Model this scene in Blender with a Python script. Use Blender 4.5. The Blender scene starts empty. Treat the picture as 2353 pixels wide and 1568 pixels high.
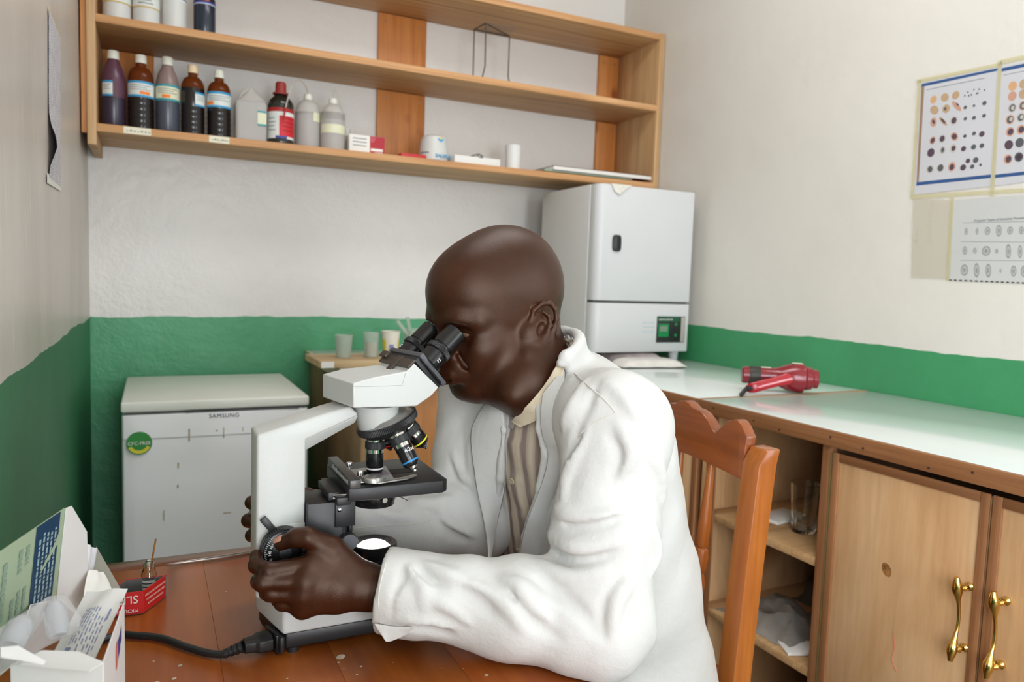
import bpy, bmesh, math, random
import numpy as np
from mathutils import Vector, Matrix
random.seed(7)
np.random.seed(7)
SC = bpy.context.scene
COL = SC.collection
# ------------------------------------------------------------------ camera
FPX, PIT, YAW, ROL, CAMH = 1699.0, 0.08076, 0.45437, 0.03344, 1.22
W_PX, H_PX = 2353.0, 1568.0
_f = Vector((math.sin(YAW)*math.cos(PIT), math.cos(YAW)*math.cos(PIT), -math.sin(PIT)))
_r0 = Vector((math.cos(YAW), -math.sin(YAW), 0.0))
_u0 = _r0.cross(_f)
_r = _r0*math.cos(ROL) + _u0*math.sin(ROL)
_u = -_r0*math.sin(ROL) + _u0*math.cos(ROL)
CAM = Vector((0, 0, CAMH))
cd = bpy.data.cameras.new('camera')
cam = bpy.data.objects.new('camera', cd)
COL.objects.link(cam)
cam.matrix_world = Matrix(((_r.x, _u.x, -_f.x, 0), (_r.y, _u.y, -_f.y, 0), (_r.z, _u.z, -_f.z, CAMH), (0, 0, 0, 1)))
cd.sensor_width = 36.0
cd.lens = FPX / W_PX * 36.0
cd.clip_start = 0.02
cd.dof.use_dof = True
cd.dof.focus_distance = 1.0
cd.dof.aperture_fstop = 6.0
SC.camera = cam
# ------------------------------------------------------------------ light
SC.view_settings.view_transform = 'Standard'
SC.view_settings.look = 'None'
SC.view_settings.gamma = 1.0
SC.view_settings.use_curve_mapping = False
SC.view_settings.exposure = 0.07
world = bpy.data.worlds.new('daylight')
SC.world = world
world.use_nodes = True
world.node_tree.nodes['Background'].inputs[0].default_value = (0.80, 0.90, 1.0, 1)
world.node_tree.nodes['Background'].inputs[1].default_value = 3.0


def area_light(name, loc, rot, sx, sy, power, color):
    l = bpy.data.lights.new(name, 'AREA')
    l.shape = 'RECTANGLE'
    l.size, l.size_y, l.energy, l.color = sx, sy, power, color
    o = bpy.data.objects.new(name, l)
    COL.objects.link(o)
    o.location = loc
    o.rotation_euler = rot
    return o


# daylight falling in through the windows behind the camera, one straight behind and one on the left; the right one is added fill
area_light('window_daylight', (0.60, -3.34, 1.12), (math.radians(90), 0, 0), 0.95, 1.75, 66, (0.965, 0.985, 1.03))
area_light('side_window_daylight', (-0.16, -0.85, 1.50), (math.radians(90), 0, math.radians(-90)), 1.4, 1.45, 38, (0.965, 0.985, 1.03))
area_light('right_window_fill', (1.885, -0.62, 1.62), (math.radians(90), 0, math.radians(90)), 1.3, 1.3, 11, (0.965, 0.985, 1.03))


# overhead fill: an unseen ceiling lamp added to brighten upward faces
area_light('overhead_fill', (0.90, 1.35, 2.86), (0, 0, 0), 1.2, 0.5, 13, (0.98, 0.985, 1.0))


def ray(px, py):
    return _f + _r*((px-W_PX/2)/FPX) - _u*((py-H_PX/2)/FPX)


def at(px, py, **k):
    """the point of the room seen at a place of the photograph, on a plane X=, Y=, Z= or at depth D="""
    d = ray(px, py)
    (a, v), = k.items()
    if a == 'D':
        return CAM + d*v
    i = 'XYZ'.index(a)
    return CAM + d*((v-CAM[i])/d[i])


def atp(px, py, p, n):
    d = ray(px, py)
    n = Vector(n)
    return CAM + d*((Vector(p)-CAM).dot(n)/d.dot(n))


def proj(p):
    q = Vector(p) - CAM
    z = q.dot(_f)
    return (W_PX/2+FPX*q.dot(_r)/z, H_PX/2-FPX*q.dot(_u)/z, z)


# ------------------------------------------------------------------ materials
MATS = {}


def srgb(r, g, b):
    f = lambda c: (c/255/12.92) if c/255 <= 0.04045 else ((c/255+0.055)/1.055)**2.4
    return (f(r), f(g), f(b), 1.0)


class NT:
    def __init__(s, name):
        s.m = bpy.data.materials.new(name)
        s.m.use_nodes = True
        s.t = s.m.node_tree
        s.b = s.t.nodes['Principled BSDF']
        s.out = s.t.nodes['Material Output']

    def n(s, typ, **k):
        x = s.t.nodes.new(typ)
        for a, v in k.items():
            if a.startswith('i_'):
                x.inputs[a[2:].replace('_', ' ')].default_value = v
            elif a.startswith('n_'):
                x.inputs[int(a[2:])].default_value = v
            else:
                setattr(x, a, v)
        return x

    def l(s, a, b):
        s.t.links.new(a, b)

    def coord(s, scale=(1, 1, 1), rot=(0, 0, 0), loc=(0, 0, 0)):
        tc = s.n('ShaderNodeTexCoord')
        mp = s.n('ShaderNodeMapping')
        mp.inputs['Scale'].default_value = scale
        mp.inputs['Rotation'].default_value = rot
        mp.inputs['Location'].default_value = loc
        s.l(tc.outputs['Object'], mp.inputs['Vector'])
        return mp.outputs['Vector']

    def noise(s, vec, scale, detail=4, rough=0.55, dist=0.0):
        x = s.n('ShaderNodeTexNoise')
        x.inputs['Scale'].default_value = scale
        x.inputs['Detail'].default_value = detail
        x.inputs['Roughness'].default_value = rough
        x.inputs['Distortion'].default_value = dist
        if vec is not None:
            s.l(vec, x.inputs['Vector'])
        return x.outputs['Fac']

    def ramp(s, fac, stops):
        x = s.n('ShaderNodeValToRGB')
        e = x.color_ramp.elements
        while len(e) < len(stops):
            e.new(0.5)
        for i, (p, c) in enumerate(stops):
            e[i].position = p
            e[i].color = c
        s.l(fac, x.inputs['Fac'])
        return x.outputs['Color']

    def mix(s, fac, a, b, typ='MIX'):
        x = s.n('ShaderNodeMix', data_type='RGBA', blend_type=typ)
        for idx, v in ((0, fac), (6, a), (7, b)):
            if hasattr(v, 'is_linked'):
                s.l(v, x.inputs[idx])
            else:
                x.inputs[idx].default_value = v
        return x.outputs[2]

    def math(s, op, a, b=0.0, c=0.0):
        x = s.n('ShaderNodeMath', operation=op)
        for i, v in enumerate((a, b, c)):
            if hasattr(v, 'is_linked'):
                s.l(v, x.inputs[i])
            else:
                x.inputs[i].default_value = v
        return x.outputs[0]

    def bump(s, height, strength=0.2, dist=0.01):
        x = s.n('ShaderNodeBump')
        x.inputs['Strength'].default_value = strength
        x.inputs['Distance'].default_value = dist
        s.l(height, x.inputs['Height'])
        s.l(x.outputs['Normal'], s.b.inputs['Normal'])

    def set(s, **k):
        names = dict(col='Base Color', rough='Roughness', metal='Metallic', spec='Specular IOR Level', trans='Transmission Weight',
                     ior='IOR', alpha='Alpha', sss='Subsurface Weight', sssr='Subsurface Radius', ssss='Subsurface Scale',
                     coat='Coat Weight', coatr='Coat Roughness', sheen='Sheen Weight', emis='Emission Color', emiss='Emission Strength')
        for a, v in k.items():
            i = s.b.inputs[names[a]]
            if hasattr(v, 'is_linked'):
                s.l(v, i)
            else:
                i.default_value = v
        return s


def plain(name, col, rough=0.5, var=0.06, vscale=6.0, bump=0.0, bscale=200.0, **k):
    """a painted or moulded surface: one colour with a faint unevenness and optional fine grain"""
    if name in MATS:
        return MATS[name]
    t = NT(name)
    v = t.coord()
    if var:
        f = t.noise(v, vscale, 3)
        dark = tuple(c*(1-var*1.6) for c in col[:3])+(1,)
        lite = tuple(min(1, c*(1+var)) for c in col[:3])+(1,)
        t.set(col=t.ramp(f, [(0.3, dark), (0.7, lite)]))
    else:
        t.set(col=col)
    t.set(rough=rough, **k)
    if bump:
        t.bump(t.noise(v, bscale, 2), bump, 0.002)
    MATS[name] = t.m
    return t.m


def wood(name, dark, mid, light, axis='X', scale=14.0, stretch=0.06, rough=0.55, knots=0.0, fine=0.5, bump=0.15, coat=0.0, loc=(0, 0, 0)):
    if name in MATS:
        return MATS[name]
    t = NT(name)
    sc = [1.0, 1.0, 1.0]
    sc['XYZ'.index(axis)] = stretch
    v = t.coord(scale=tuple(sc), loc=loc)
    base = t.noise(v, scale, 5, 0.6, 1.1)
    col = t.ramp(base, [(0.28, dark), (0.5, mid), (0.72, light)])
    sc2 = [1.0, 1.0, 1.0]
    sc2['XYZ'.index(axis)] = stretch*0.35
    v2 = t.coord(scale=tuple(sc2), loc=loc)
    fn = t.noise(v2, scale*14, 3, 0.6)
    g = t.ramp(fn, [(0.35, (0.62, 0.55, 0.48, 1)), (0.62, (1, 1, 1, 1))])
    col = t.mix(fine, col, g, 'MULTIPLY')
    blot = t.noise(t.coord(loc=(3, 1, 2)), 2.6, 3)
    col = t.mix(0.35, col, t.ramp(blot, [(0.35, (0.72, 0.66, 0.6, 1)), (0.65, (1, 1, 1, 1))]), 'MULTIPLY')
    if knots:
        vo = t.n('ShaderNodeTexVoronoi')
        vo.inputs['Scale'].default_value = knots
        s3 = [1.0, 1.0, 1.0]
        s3['XYZ'.index(axis)] = 0.7
        t.l(t.coord(scale=tuple(s3), loc=loc), vo.inputs['Vector'])
        k = t.ramp(vo.outputs['Distance'], [(0.05, (0.16, 0.07, 0.03, 1)), (0.11, (0.55, 0.36, 0.2, 1)), (0.2, (1, 1, 1, 1))])
        col = t.mix(0.8, col, k, 'MULTIPLY')
    t.set(col=col, rough=rough, coat=coat, coatr=0.15)
    t.bump(fn, bump, 0.002)
    MATS[name] = t.m
    return t.m


# ------------------------------------------------------------------ geometry
WLOC = {}


def frame(z, x=(1, 0, 0)):
    z = Vector(z).normalized()
    x = Vector(x)
    x = x - z*x.dot(z)
    if x.length < 1e-4:
        x = Vector((0, 1, 0)) - z*z.y
    x.normalize()
    return x, z.cross(x), z


def smooth_path(pts, n=8):
    """Catmull-Rom through the points"""
    P = [Vector(p) for p in pts]
    P = [P[0]*2-P[1]] + P + [P[-1]*2-P[-2]]
    out = []
    for i in range(1, len(P)-2):
        a, b, c, d = P[i-1:i+3]
        for k in range(n):
            t = k/n
            out.append(0.5*((2*b)+(c-a)*t+(2*a-5*b+4*c-d)*t*t+(3*b-a-3*c+d)*t**3))
    out.append(P[-2])
    return out


class MB:
    def __init__(s):
        s.v, s.f, s.m = [], [], []

    def add(s, vs, fs, mi=0):
        o = len(s.v)
        s.v += [tuple(v) for v in vs]
        s.f += [tuple(i+o for i in f) for f in fs]
        s.m += [mi]*len(fs)
        return s

    def box(s, c, size, X=(1, 0, 0), Z=(0, 0, 1), mi=0):
        x, y, z = frame(Z, X)
        c = Vector(c)
        hx, hy, hz = (d/2 for d in size)
        vs = [c+x*(hx*i)+y*(hy*j)+z*(hz*k) for k in (-1, 1) for j in (-1, 1) for i in (-1, 1)]
        return s.add(vs, [(0, 2, 3, 1), (4, 5, 7, 6), (0, 1, 5, 4), (2, 6, 7, 3), (0, 4, 6, 2), (1, 3, 7, 5)], mi)

    def mm(s, a, b, mi=0):
        return s.box([(p+q)/2 for p, q in zip(a, b)], [abs(q-p) for p, q in zip(a, b)], mi=mi)

    def prism(s, poly, ext, mi=0):
        n = len(poly)
        P = [Vector(p) for p in poly]
        e = Vector(ext)
        nm = Vector((0, 0, 0))
        for i in range(n):
            nm += P[i].cross(P[(i+1) % n])
        if nm.dot(e) > 0:
            P = P[::-1]
        vs = P+[p+e for p in P]
        fs = [tuple(range(n)), tuple(range(2*n-1, n-1, -1))]
        fs += [(i, i+n, (i+1) % n+n, (i+1) % n) for i in range(n)]
        return s.add(vs, fs, mi)

    def loft(s, rings, closed=True, caps=True, mi=0):
        n = len(rings[0])
        vs = [p for r in rings for p in r]
        fs = []
        for i in range(len(rings)-1):
            for j in range(n if closed else n-1):
                k = (j+1) % n
                fs.append((i*n+j, i*n+k, (i+1)*n+k, (i+1)*n+j))
        if caps and closed:
            fs.append(tuple(range(n-1, -1, -1)))
            fs.append(tuple((len(rings)-1)*n+j for j in range(n)))
        return s.add(vs, fs, mi)

    def lathe(s, o, prof, axis=(0, 0, 1), n=32, mi=0, x=(1, 0, 0), caps=True):
        X, Y, Z = frame(axis, x)
        o = Vector(o)
        rings = [[o+Z*h+(X*math.cos(2*math.pi*j/n)+Y*math.sin(2*math.pi*j/n))*r for j in range(n)] for r, h in prof]
        return s.loft(rings, True, caps, mi)

    def cyl(s, a, b, r, r2=None, n=24, mi=0):
        a, b = Vector(a), Vector(b)
        return s.lathe(a, [(r, 0), (r if r2 is None else r2, (b-a).length)], b-a, n, mi)

    def tube(s, pts, r, n=10, mi=0, caps=True):
        P = [Vector(p) for p in pts]
        rs = [r]*len(P) if not hasattr(r, '__len__') else r
        t = (P[1]-P[0]).normalized()
        x, y, _ = frame(t, (0.3, 0.2, 0.9))
        rings = []
        for i, p in enumerate(P):
            d = (P[min(i+1, len(P)-1)]-P[max(i-1, 0)]).normalized()
            x = (x-d*x.dot(d)).normalized()
            y = d.cross(x)
            rings.append([p+(x*math.cos(2*math.pi*j/n)+y*math.sin(2*math.pi*j/n))*rs[i] for j in range(n)])
        return s.loft(rings, True, caps, mi)

    def ball(s, c, r, n=16, mi=0):
        r = (r, r, r) if not hasattr(r, '__len__') else r
        c = Vector(c)
        rings = []
        for i in range(1, n//2):
            a = math.pi*i/(n//2)
            rings.append([c+Vector((r[0]*math.sin(a)*math.cos(2*math.pi*j/n), r[1]*math.sin(a)*math.sin(2*math.pi*j/n), -r[2]*math.cos(a))) for j in range(n)])
        return s.loft(rings, True, True, mi)

    def quad(s, a, b, c, d, mi=0):
        return s.add([a, b, c, d], [(0, 1, 2, 3)], mi)

    def disc(s, c, nrm, r, r2=None, n=24, x=(1, 0, 0), mi=0):
        X, Y, _ = frame(nrm, x)
        c = Vector(c)
        r2 = r2 or r
        return s.add([c+X*(r*math.cos(2*math.pi*j/n))+Y*(r2*math.sin(2*math.pi*j/n)) for j in range(n)], [tuple(range(n))], mi)

    def build(s, name, mats, parent=None, bevel=0.0, seg=2, angle=35, smooth=True, loc=None, thick=0.0, subdiv=0):
        if not isinstance(mats, (list, tuple)):
            mats = [mats]
        base = Vector(loc) if loc is not None else (WLOC[parent.name] if parent else Vector((0, 0, 0)))
        me = bpy.data.meshes.new(name)
        me.from_pydata([tuple(Vector(v)-base) for v in s.v], [], s.f)
        me.polygons.foreach_set('material_index', s.m)
        for m in mats:
            me.materials.append(m)
        bm = bmesh.new()
        bm.from_mesh(me)
        bmesh.ops.recalc_face_normals(bm, faces=bm.faces) if thick == 0 else None
        if bevel:
            ed = [e for e in bm.edges if len(e.link_faces) == 2 and e.calc_face_angle(0) > math.radians(30)]
            bmesh.ops.bevel(bm, geom=ed, offset=bevel, segments=seg, affect='EDGES', profile=0.5, clamp_overlap=True)
        if thick:
            bmesh.ops.solidify(bm, geom=bm.faces[:], thickness=thick)
            bmesh.ops.recalc_face_normals(bm, faces=bm.faces)
        bm.to_mesh(me)
        bm.free()
        if smooth:
            me.polygons.foreach_set('use_smooth', [True]*len(me.polygons))
            me.set_sharp_from_angle(angle=math.radians(angle))
        o = bpy.data.objects.new(name, me)
        COL.objects.link(o)
        WLOC[o.name] = base
        if parent:
            o.parent = parent
        else:
            o.location = base
        if subdiv:
            md = o.modifiers.new('subdivision', 'SUBSURF')
            md.levels = md.render_levels = subdiv
        return o


def thing(name, label, cat, loc=(0, 0, 0), group=None):
    o = bpy.data.objects.new(name, None)
    o.empty_display_size = 0.05
    COL.objects.link(o)
    o.location = loc
    WLOC[o.name] = Vector(loc)
    return tag(o, label, cat, group)


def tag(o, label, cat, group=None):
    o['label'] = label
    o['category'] = cat
    if group:
        o['group'] = group
    return o


def struct(o):
    o['kind'] = 'structure'
    return o


def lab(o, label):
    o['label'] = label
    return o


def copy_tree(o, parent=None, off=None):
    c = o.copy()
    COL.objects.link(c)
    WLOC[c.name] = WLOC[o.name].copy()
    if parent:
        c.parent = parent
    if off is not None:
        c.location = Vector(o.location)+Vector(off)
        WLOC[c.name] = WLOC[o.name]+Vector(off)
    for ch in o.children:
        copy_tree(ch, c)
    return c


def writing(name, text, o, right, up, size, mat, parent, align='LEFT', depth=0.0004, lift=0.0005, spacing=1.0):
    """flat print: letters standing on the surface at o"""
    cu = bpy.data.curves.new(name, 'FONT')
    cu.body, cu.size, cu.align_x, cu.extrude = text, size, align, depth/2
    cu.space_character = spacing
    cu.resolution_u = 3
    tmp = bpy.data.objects.new(name+'_tmp', cu)
    COL.objects.link(tmp)
    dg = bpy.context.evaluated_depsgraph_get()
    me = bpy.data.meshes.new_from_object(tmp.evaluated_get(dg))
    bpy.data.objects.remove(tmp)
    me.name = name
    r = Vector(right).normalized()
    n = r.cross(Vector(up)).normalized()
    u = n.cross(r)
    base = WLOC[parent.name]
    p = Vector(o)-base+n*lift
    me.transform(Matrix(((r.x, u.x, n.x, p.x), (r.y, u.y, n.y, p.y), (r.z, u.z, n.z, p.z), (0, 0, 0, 1))))
    me.materials.clear()
    me.materials.append(mat)
    ob = bpy.data.objects.new(name, me)
    COL.objects.link(ob)
    ob.parent = parent
    WLOC[ob.name] = base
    return ob
# ================================================================== the room
XL, XR, YB, YF, ZC = -0.19, 1.915, 2.88, -3.40, 2.95


def wall_paint(name, white, green, dado, wob_axis, rough_w, rough_g, streak=0.0, gloss_bump=0.12):
    t = NT(name)
    tc = t.n('ShaderNodeTexCoord')
    sp = t.n('ShaderNodeSeparateXYZ')
    t.l(tc.outputs['Object'], sp.inputs[0])
    v = t.coord(scale=(1, 1, 0.0))
    wob = t.noise(v, 3.0, 3)
    wob2 = t.noise(v, 25.0, 2)
    h = t.math('ADD', t.math('MULTIPLY', t.math('SUBTRACT', wob, 0.5), 0.03), t.math('MULTIPLY', t.math('SUBTRACT', wob2, 0.5), 0.006))
    lim = t.math('ADD', h, dado)
    fac = t.math('GREATER_THAN', sp.outputs['Z'], lim)
    big = t.noise(t.coord(), 1.7, 4)
    wcol = t.ramp(big, [(0.3, tuple(c*0.93 for c in white[:3])+(1,)), (0.7, white)])
    gcol = t.ramp(t.noise(t.coord(loc=(5, 2, 1)), 3.5, 5), [(0.3, tuple(c*0.80 for c in green[:3])+(1,)), (0.7, green)])
    if streak:
        s = t.noise(t.coord(scale=(1, 1, 0.07)), 60, 5, 0.7)
        big2 = t.noise(t.coord(scale=(1, 1, 0.5), loc=(2, 7, 1)), 4, 3)
        m = t.math('MULTIPLY', t.ramp(s, [(0.56, (0, 0, 0, 1)), (0.68, (1, 1, 1, 1))]), t.ramp(big2, [(0.45, (0, 0, 0, 1)), (0.62, (1, 1, 1, 1))]))
        m = t.math('MULTIPLY', m, streak)
        wcol = t.mix(m, wcol, srgb(232, 226, 216))
        smu = t.noise(t.coord(scale=(1, 1, 0.25), loc=(4, 4, 9)), 3.0, 4)
        wcol = t.mix(0.8, wcol, t.ramp(smu, [(0.35, (0.80, 0.78, 0.77, 1)), (0.6, (1, 1, 1, 1))]), 'MULTIPLY')
    col = t.mix(fac, gcol, wcol)
    t.set(col=col, rough=t.math('ADD', t.math('MULTIPLY', fac, rough_w-rough_g), rough_g), spec=0.5)
    lum = t.noise(t.coord(), 9.0, 5, 0.6)
    fine = t.noise(t.coord(), 70.0, 3)
    t.bump(t.math('ADD', t.math('MULTIPLY', lum, 1.0), t.math('MULTIPLY', fine, 0.12)), gloss_bump, 0.02)
    return t.m


WHITE = srgb(230, 227, 223)
GREEN = srgb(84, 166, 120)
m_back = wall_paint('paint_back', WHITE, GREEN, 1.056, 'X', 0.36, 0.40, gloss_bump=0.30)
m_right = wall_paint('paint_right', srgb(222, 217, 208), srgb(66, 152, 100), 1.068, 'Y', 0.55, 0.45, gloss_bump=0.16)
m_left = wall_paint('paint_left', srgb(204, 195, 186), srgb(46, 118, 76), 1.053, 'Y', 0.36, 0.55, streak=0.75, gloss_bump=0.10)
m_ceil = plain('ceiling_paint', srgb(232, 228, 220), 0.8, 0.03, 2.0)
m_floor = plain('cement_floor', srgb(104, 90, 78), 0.6, 0.25, 3.0, 0.2, 60)
struct(MB().mm((XL-0.1, YB, 0), (XR+0.1, YB+0.1, ZC)).build('wall_back', m_back, smooth=False))
LY0, LY1, LZ0, LZ1 = -1.60, -0.10, 0.74, 2.26
wl = MB().mm((XL-0.1, LY1, 0), (XL, YB, ZC)).mm((XL-0.1, YF, 0), (XL, LY0, ZC))
wl.mm((XL-0.1, LY0, 0), (XL, LY1, LZ0)).mm((XL-0.1, LY0, LZ1), (XL, LY1, ZC))
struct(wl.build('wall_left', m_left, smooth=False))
f2 = MB()
for y in (LY0+0.02, LY1-0.02, (LY0+LY1)/2):
    f2.mm((XL-0.09, y-0.02, LZ0), (XL-0.04, y+0.02, LZ1))
for z in (LZ0+0.02, LZ1-0.02, LZ0+0.9):
    f2.mm((XL-0.09, LY0, z-0.02), (XL-0.04, LY1, z+0.02))
struct(f2.build('window_2', plain('window_frame_paint', srgb(90, 120, 100), 0.5), smooth=False))
RY0, RY1 = -1.32, 0.08
wr = MB().mm((XR, RY1, 0), (XR+0.1, YB, ZC)).mm((XR, YF, 0), (XR+0.1, RY0, ZC))
wr.mm((XR, RY0, 0), (XR+0.1, RY1, 0.93)).mm((XR, RY0, 2.31), (XR+0.1, RY1, ZC))
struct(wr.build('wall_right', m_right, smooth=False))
f3 = MB()  # unseen window frame, added with the fill light on the right
for y in (RY0+0.02, RY1-0.02, (RY0+RY1)/2):
    f3.mm((XR+0.04, y-0.02, 0.93), (XR+0.09, y+0.02, 2.31))
for z in (0.95, 2.29, 1.8):
    f3.mm((XR+0.04, RY0, z-0.02), (XR+0.09, RY1, z+0.02))
struct(f3.build('added_window_3', plain('window_frame_paint', srgb(90, 120, 100), 0.5), smooth=False))
struct(MB().mm((XL-0.1, YF-0.1, -0.06), (XR+0.1, YB+0.1, 0)).build('floor', m_floor, smooth=False))
struct(MB().mm((XL-0.1, YF-0.1, ZC), (XR+0.1, YB+0.1, ZC+0.08)).build('ceiling', m_ceil, smooth=False))
wf = MB()
WX0, WX1, WZ0, WZ1 = 0.08, 1.12, 0.20, 2.05
wf.mm((XL-0.1, YF-0.1, 0), (WX0, YF, ZC)).mm((WX1, YF-0.1, 0), (XR+0.1, YF, ZC))
wf.mm((WX0, YF-0.1, 0), (WX1, YF, WZ0)).mm((WX0, YF-0.1, WZ1), (WX1, YF, ZC))
struct(wf.build('wall_front', plain('front_wall_paint', srgb(206, 200, 190), 0.7, 0.05, 3), smooth=False))
fr = MB()
for x in (WX0+0.02, WX1-0.02, (WX0+WX1)/2):
    fr.mm((x-0.02, YF-0.09, WZ0), (x+0.02, YF-0.04, WZ1))
for z in (WZ0+0.02, WZ1-0.02, WZ0+0.9):
    fr.mm((WX0, YF-0.09, z-0.02), (WX1, YF-0.04, z+0.02))
struct(fr.build('window_1', plain('window_frame_paint', srgb(90, 120, 100), 0.5), smooth=False))

# unseen fitting added on the ceiling to go with the overhead fill
cl_ = thing('fill_light_fitting', 'unseen white fitting added for the overhead fill light on the ceiling above the work table', 'ceiling light', (0.90, 1.35, 2.88))
MB().mm((0.28, 1.08, 2.90), (1.52, 1.62, 2.949)).build('housing', m_ceil, cl_, 0.004)
# ================================================================== furniture
PLY_D, PLY_M, PLY_L = srgb(172, 132, 88), srgb(202, 162, 114), srgb(220, 184, 138)
m_plyx = wood('plywood_along', PLY_D, PLY_M, PLY_L, 'X', 10, 0.05, 0.55, 0, 0.45)
m_plyz = wood('plywood_upright', PLY_D, PLY_M, PLY_L, 'Z', 10, 0.06, 0.55, 0, 0.45)
m_pinez = wood('pine_post', srgb(178, 104, 48), srgb(206, 134, 70), srgb(222, 156, 90), 'Z', 9, 0.07, 0.5, 7.0, 0.4)
m_edge = wood('plywood_edge', srgb(186, 132, 84), srgb(216, 164, 112), srgb(232, 186, 136), 'X', 16, 0.04, 0.6, 0, 0.4)
m_screw = plain('screw_metal', srgb(150, 150, 150), 0.35, 0.1, metal=1.0)
m_paper = plain('paper_white', srgb(236, 234, 228), 0.7, 0.03, 8)
m_papery = plain('paper_cream', srgb(232, 228, 205), 0.7, 0.04, 8)
m_ink = plain('dark_ink', srgb(60, 58, 60), 0.7, 0)
# ---- wall shelf
SY0, SY1 = 2.57, 2.878
sh = thing('wall_shelf', 'long open plywood shelf fixed to the back wall above the refrigerator and incubator', 'shelf', (0.87, 2.87, 1.62))
for z0, z1 in ((1.625, 1.649), (1.942, 1.966), (2.231, 2.255)):
    MB().mm((-0.146, SY0, z0), (1.886, SY1, z1)).build('shelf_board', m_plyx, sh, 0.0015)
    e = MB().mm((-0.146, SY0-0.003, z0+0.0005), (1.886, SY0, z1-0.0005)).build('front_edge', m_edge, sh, 0.001)
MB().mm((1.886, SY0-0.003, 1.618), (1.911, SY1, 2.258)).build('side_panel', m_plyz, sh, 0.0015)
MB().mm((-0.170, SY0-0.003, 1.585), (-0.146, SY1, 2.62)).build('side_panel', m_plyz, sh, 0.0015)
MB().mm((-0.186, SY0+0.01, 1.62), (-0.171, SY0+0.03, 2.62)).build('edge_strip', m_pinez, sh, 0.001)
for x0, x1 in ((0.786, 0.979), (1.783, 1.884), (-0.144, 0.01)):
    for z0, z1 in ((1.651, 1.940), (1.968, 2.229)):
        b = MB().mm((x0, 2.862, z0), (x1, 2.8795, z1)).build('back_post', m_pinez, sh, 0.0015)
        s = MB()
        for zz in (z0+0.03, z1-0.03):
            for xx in (x0+0.025, x1-0.025):
                s.lathe((xx, 2.8625, zz), [(0.003, 0), (0.003, 0.002)], (0, -1, 0), 10)
        s.build('screws', m_screw, b)['kind'] = 'stuff'
for x0, x1 in ((-0.075, -0.0), (0.165, 0.225)):
    tagp = MB().mm((x0, SY0-0.0042, 1.6265), (x1, SY0-0.0032, 1.6475)).build('paper_tag', m_papery, sh)
    lab(tagp, 'small cream paper tag with faded handwriting stuck to the lower shelf edge')
    for k in range(7):
        xx = x0+0.008+k*(x1-x0-0.016)/6
        MB().mm((xx, SY0-0.0046, 1.634), (xx+0.0055, SY0-0.0041, 1.636+0.003*((k*5) % 3)/2)).build('handwriting', plain('pencil_grey', srgb(140, 136, 128), 0.7, 0), tagp)

# ---- fridge
m_enamel = plain('white_enamel', srgb(228, 229, 229), 0.32, 0.025, 3)
m_encream = plain('cream_enamel', srgb(230, 232, 222), 0.4, 0.03, 3)
m_gasket = plain('grey_gasket', srgb(96, 98, 98), 0.6)
m_rust = plain('rust_stain', srgb(186, 168, 138), 0.7, 0.3, 40)
FX0, FX1, FY0, FY1, FZ = -0.080, 0.431, 2.281, 2.83, 0.85
fg = thing('refrigerator', 'small white worktop-height refrigerator standing against the green back wall', 'refrigerator', (0.175, 2.55, 0))
MB().mm((FX0+0.006, FY0+0.05, 0.03), (FX1-0.006, FY1, FZ-0.032)).build('body', m_enamel, fg, 0.006)
MB().mm((FX0, FY0, FZ-0.030), (FX1, FY1, FZ)).build('top_panel', m_encream, fg, 0.006, 3)
MB().mm((FX0+0.01, FY0+0.012, 0.05), (FX1-0.01, FY0+0.052, FZ-0.03)).build('gasket', m_gasket, fg)
dr = MB()
N = 14
prof = [(FX0+0.002, FY0+0.046), (FX0+0.002, FY0+0.012)]
for i in range(N+1):
    a = i/N
    prof.append((FX0+0.006+(FX1-FX0-0.012)*a, FY0+0.004-0.008*math.sin(math.pi*a)))
prof += [(FX1-0.002, FY0+0.012), (FX1-0.002, FY0+0.046)]
dr.prism([(x, y, 0.06) for x, y in prof], (0, 0, FZ-0.0375-0.06))
door = dr.build('door', m_enamel, fg, 0.003)
MB().prism([(x, y-0.0015, FZ-0.106) for x, y in prof], (0, 0, 0.0025)).build('trim_line', plain('pale_seam', srgb(196, 197, 197), 0.5), door)
MB().mm((FX0+0.165, FY0-0.0005, FZ-0.0372), (FX1-0.03, FY0+0.011, FZ-0.0335)).build('handle_recess', m_gasket, door)
writing('brand_lettering', 'SAMSUNG', at(480, 961, Y=FY0-0.0050), (1, 0, 0), (0, 0, 1), 0.017, plain('grey_print', srgb(90, 92, 98), 0.5, 0), door, spacing=1.1)
st = MB().lathe(at(320, 1019, Y=FY0-0.002), [(0.0325, 0), (0.0325, 0.001)], (0, -1, 0), 40).build('round_sticker', plain('sticker_green', srgb(46, 142, 60), 0.4, 0.02), door)
lab(st, 'round green and yellow sticker reading CFC-FREE')
c0 = at(320, 1019, Y=FY0-0.0033)
b = MB()
ring = []
for i in range(17):
    a = math.radians(205+130*i/16)
    ring.append(((c0.x+0.030*math.cos(a), c0.y, c0.z+0.030*math.sin(a)), (c0.x+0.021*math.cos(a), c0.y, c0.z+0.021*math.sin(a)+0.0005)))
for p, q in zip(ring, ring[1:]):
    b.quad(p[0], q[0], q[1], p[1])
b.build('yellow_band', plain('sticker_yellow', srgb(222, 210, 60), 0.4, 0), st)
writing('sticker_lettering', 'CFC-FREE', (c0.x, c0.y, c0.z-0.005), (1, 0, 0), (0, 0, 1), 0.0135, m_paper, st, 'CENTER')
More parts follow.
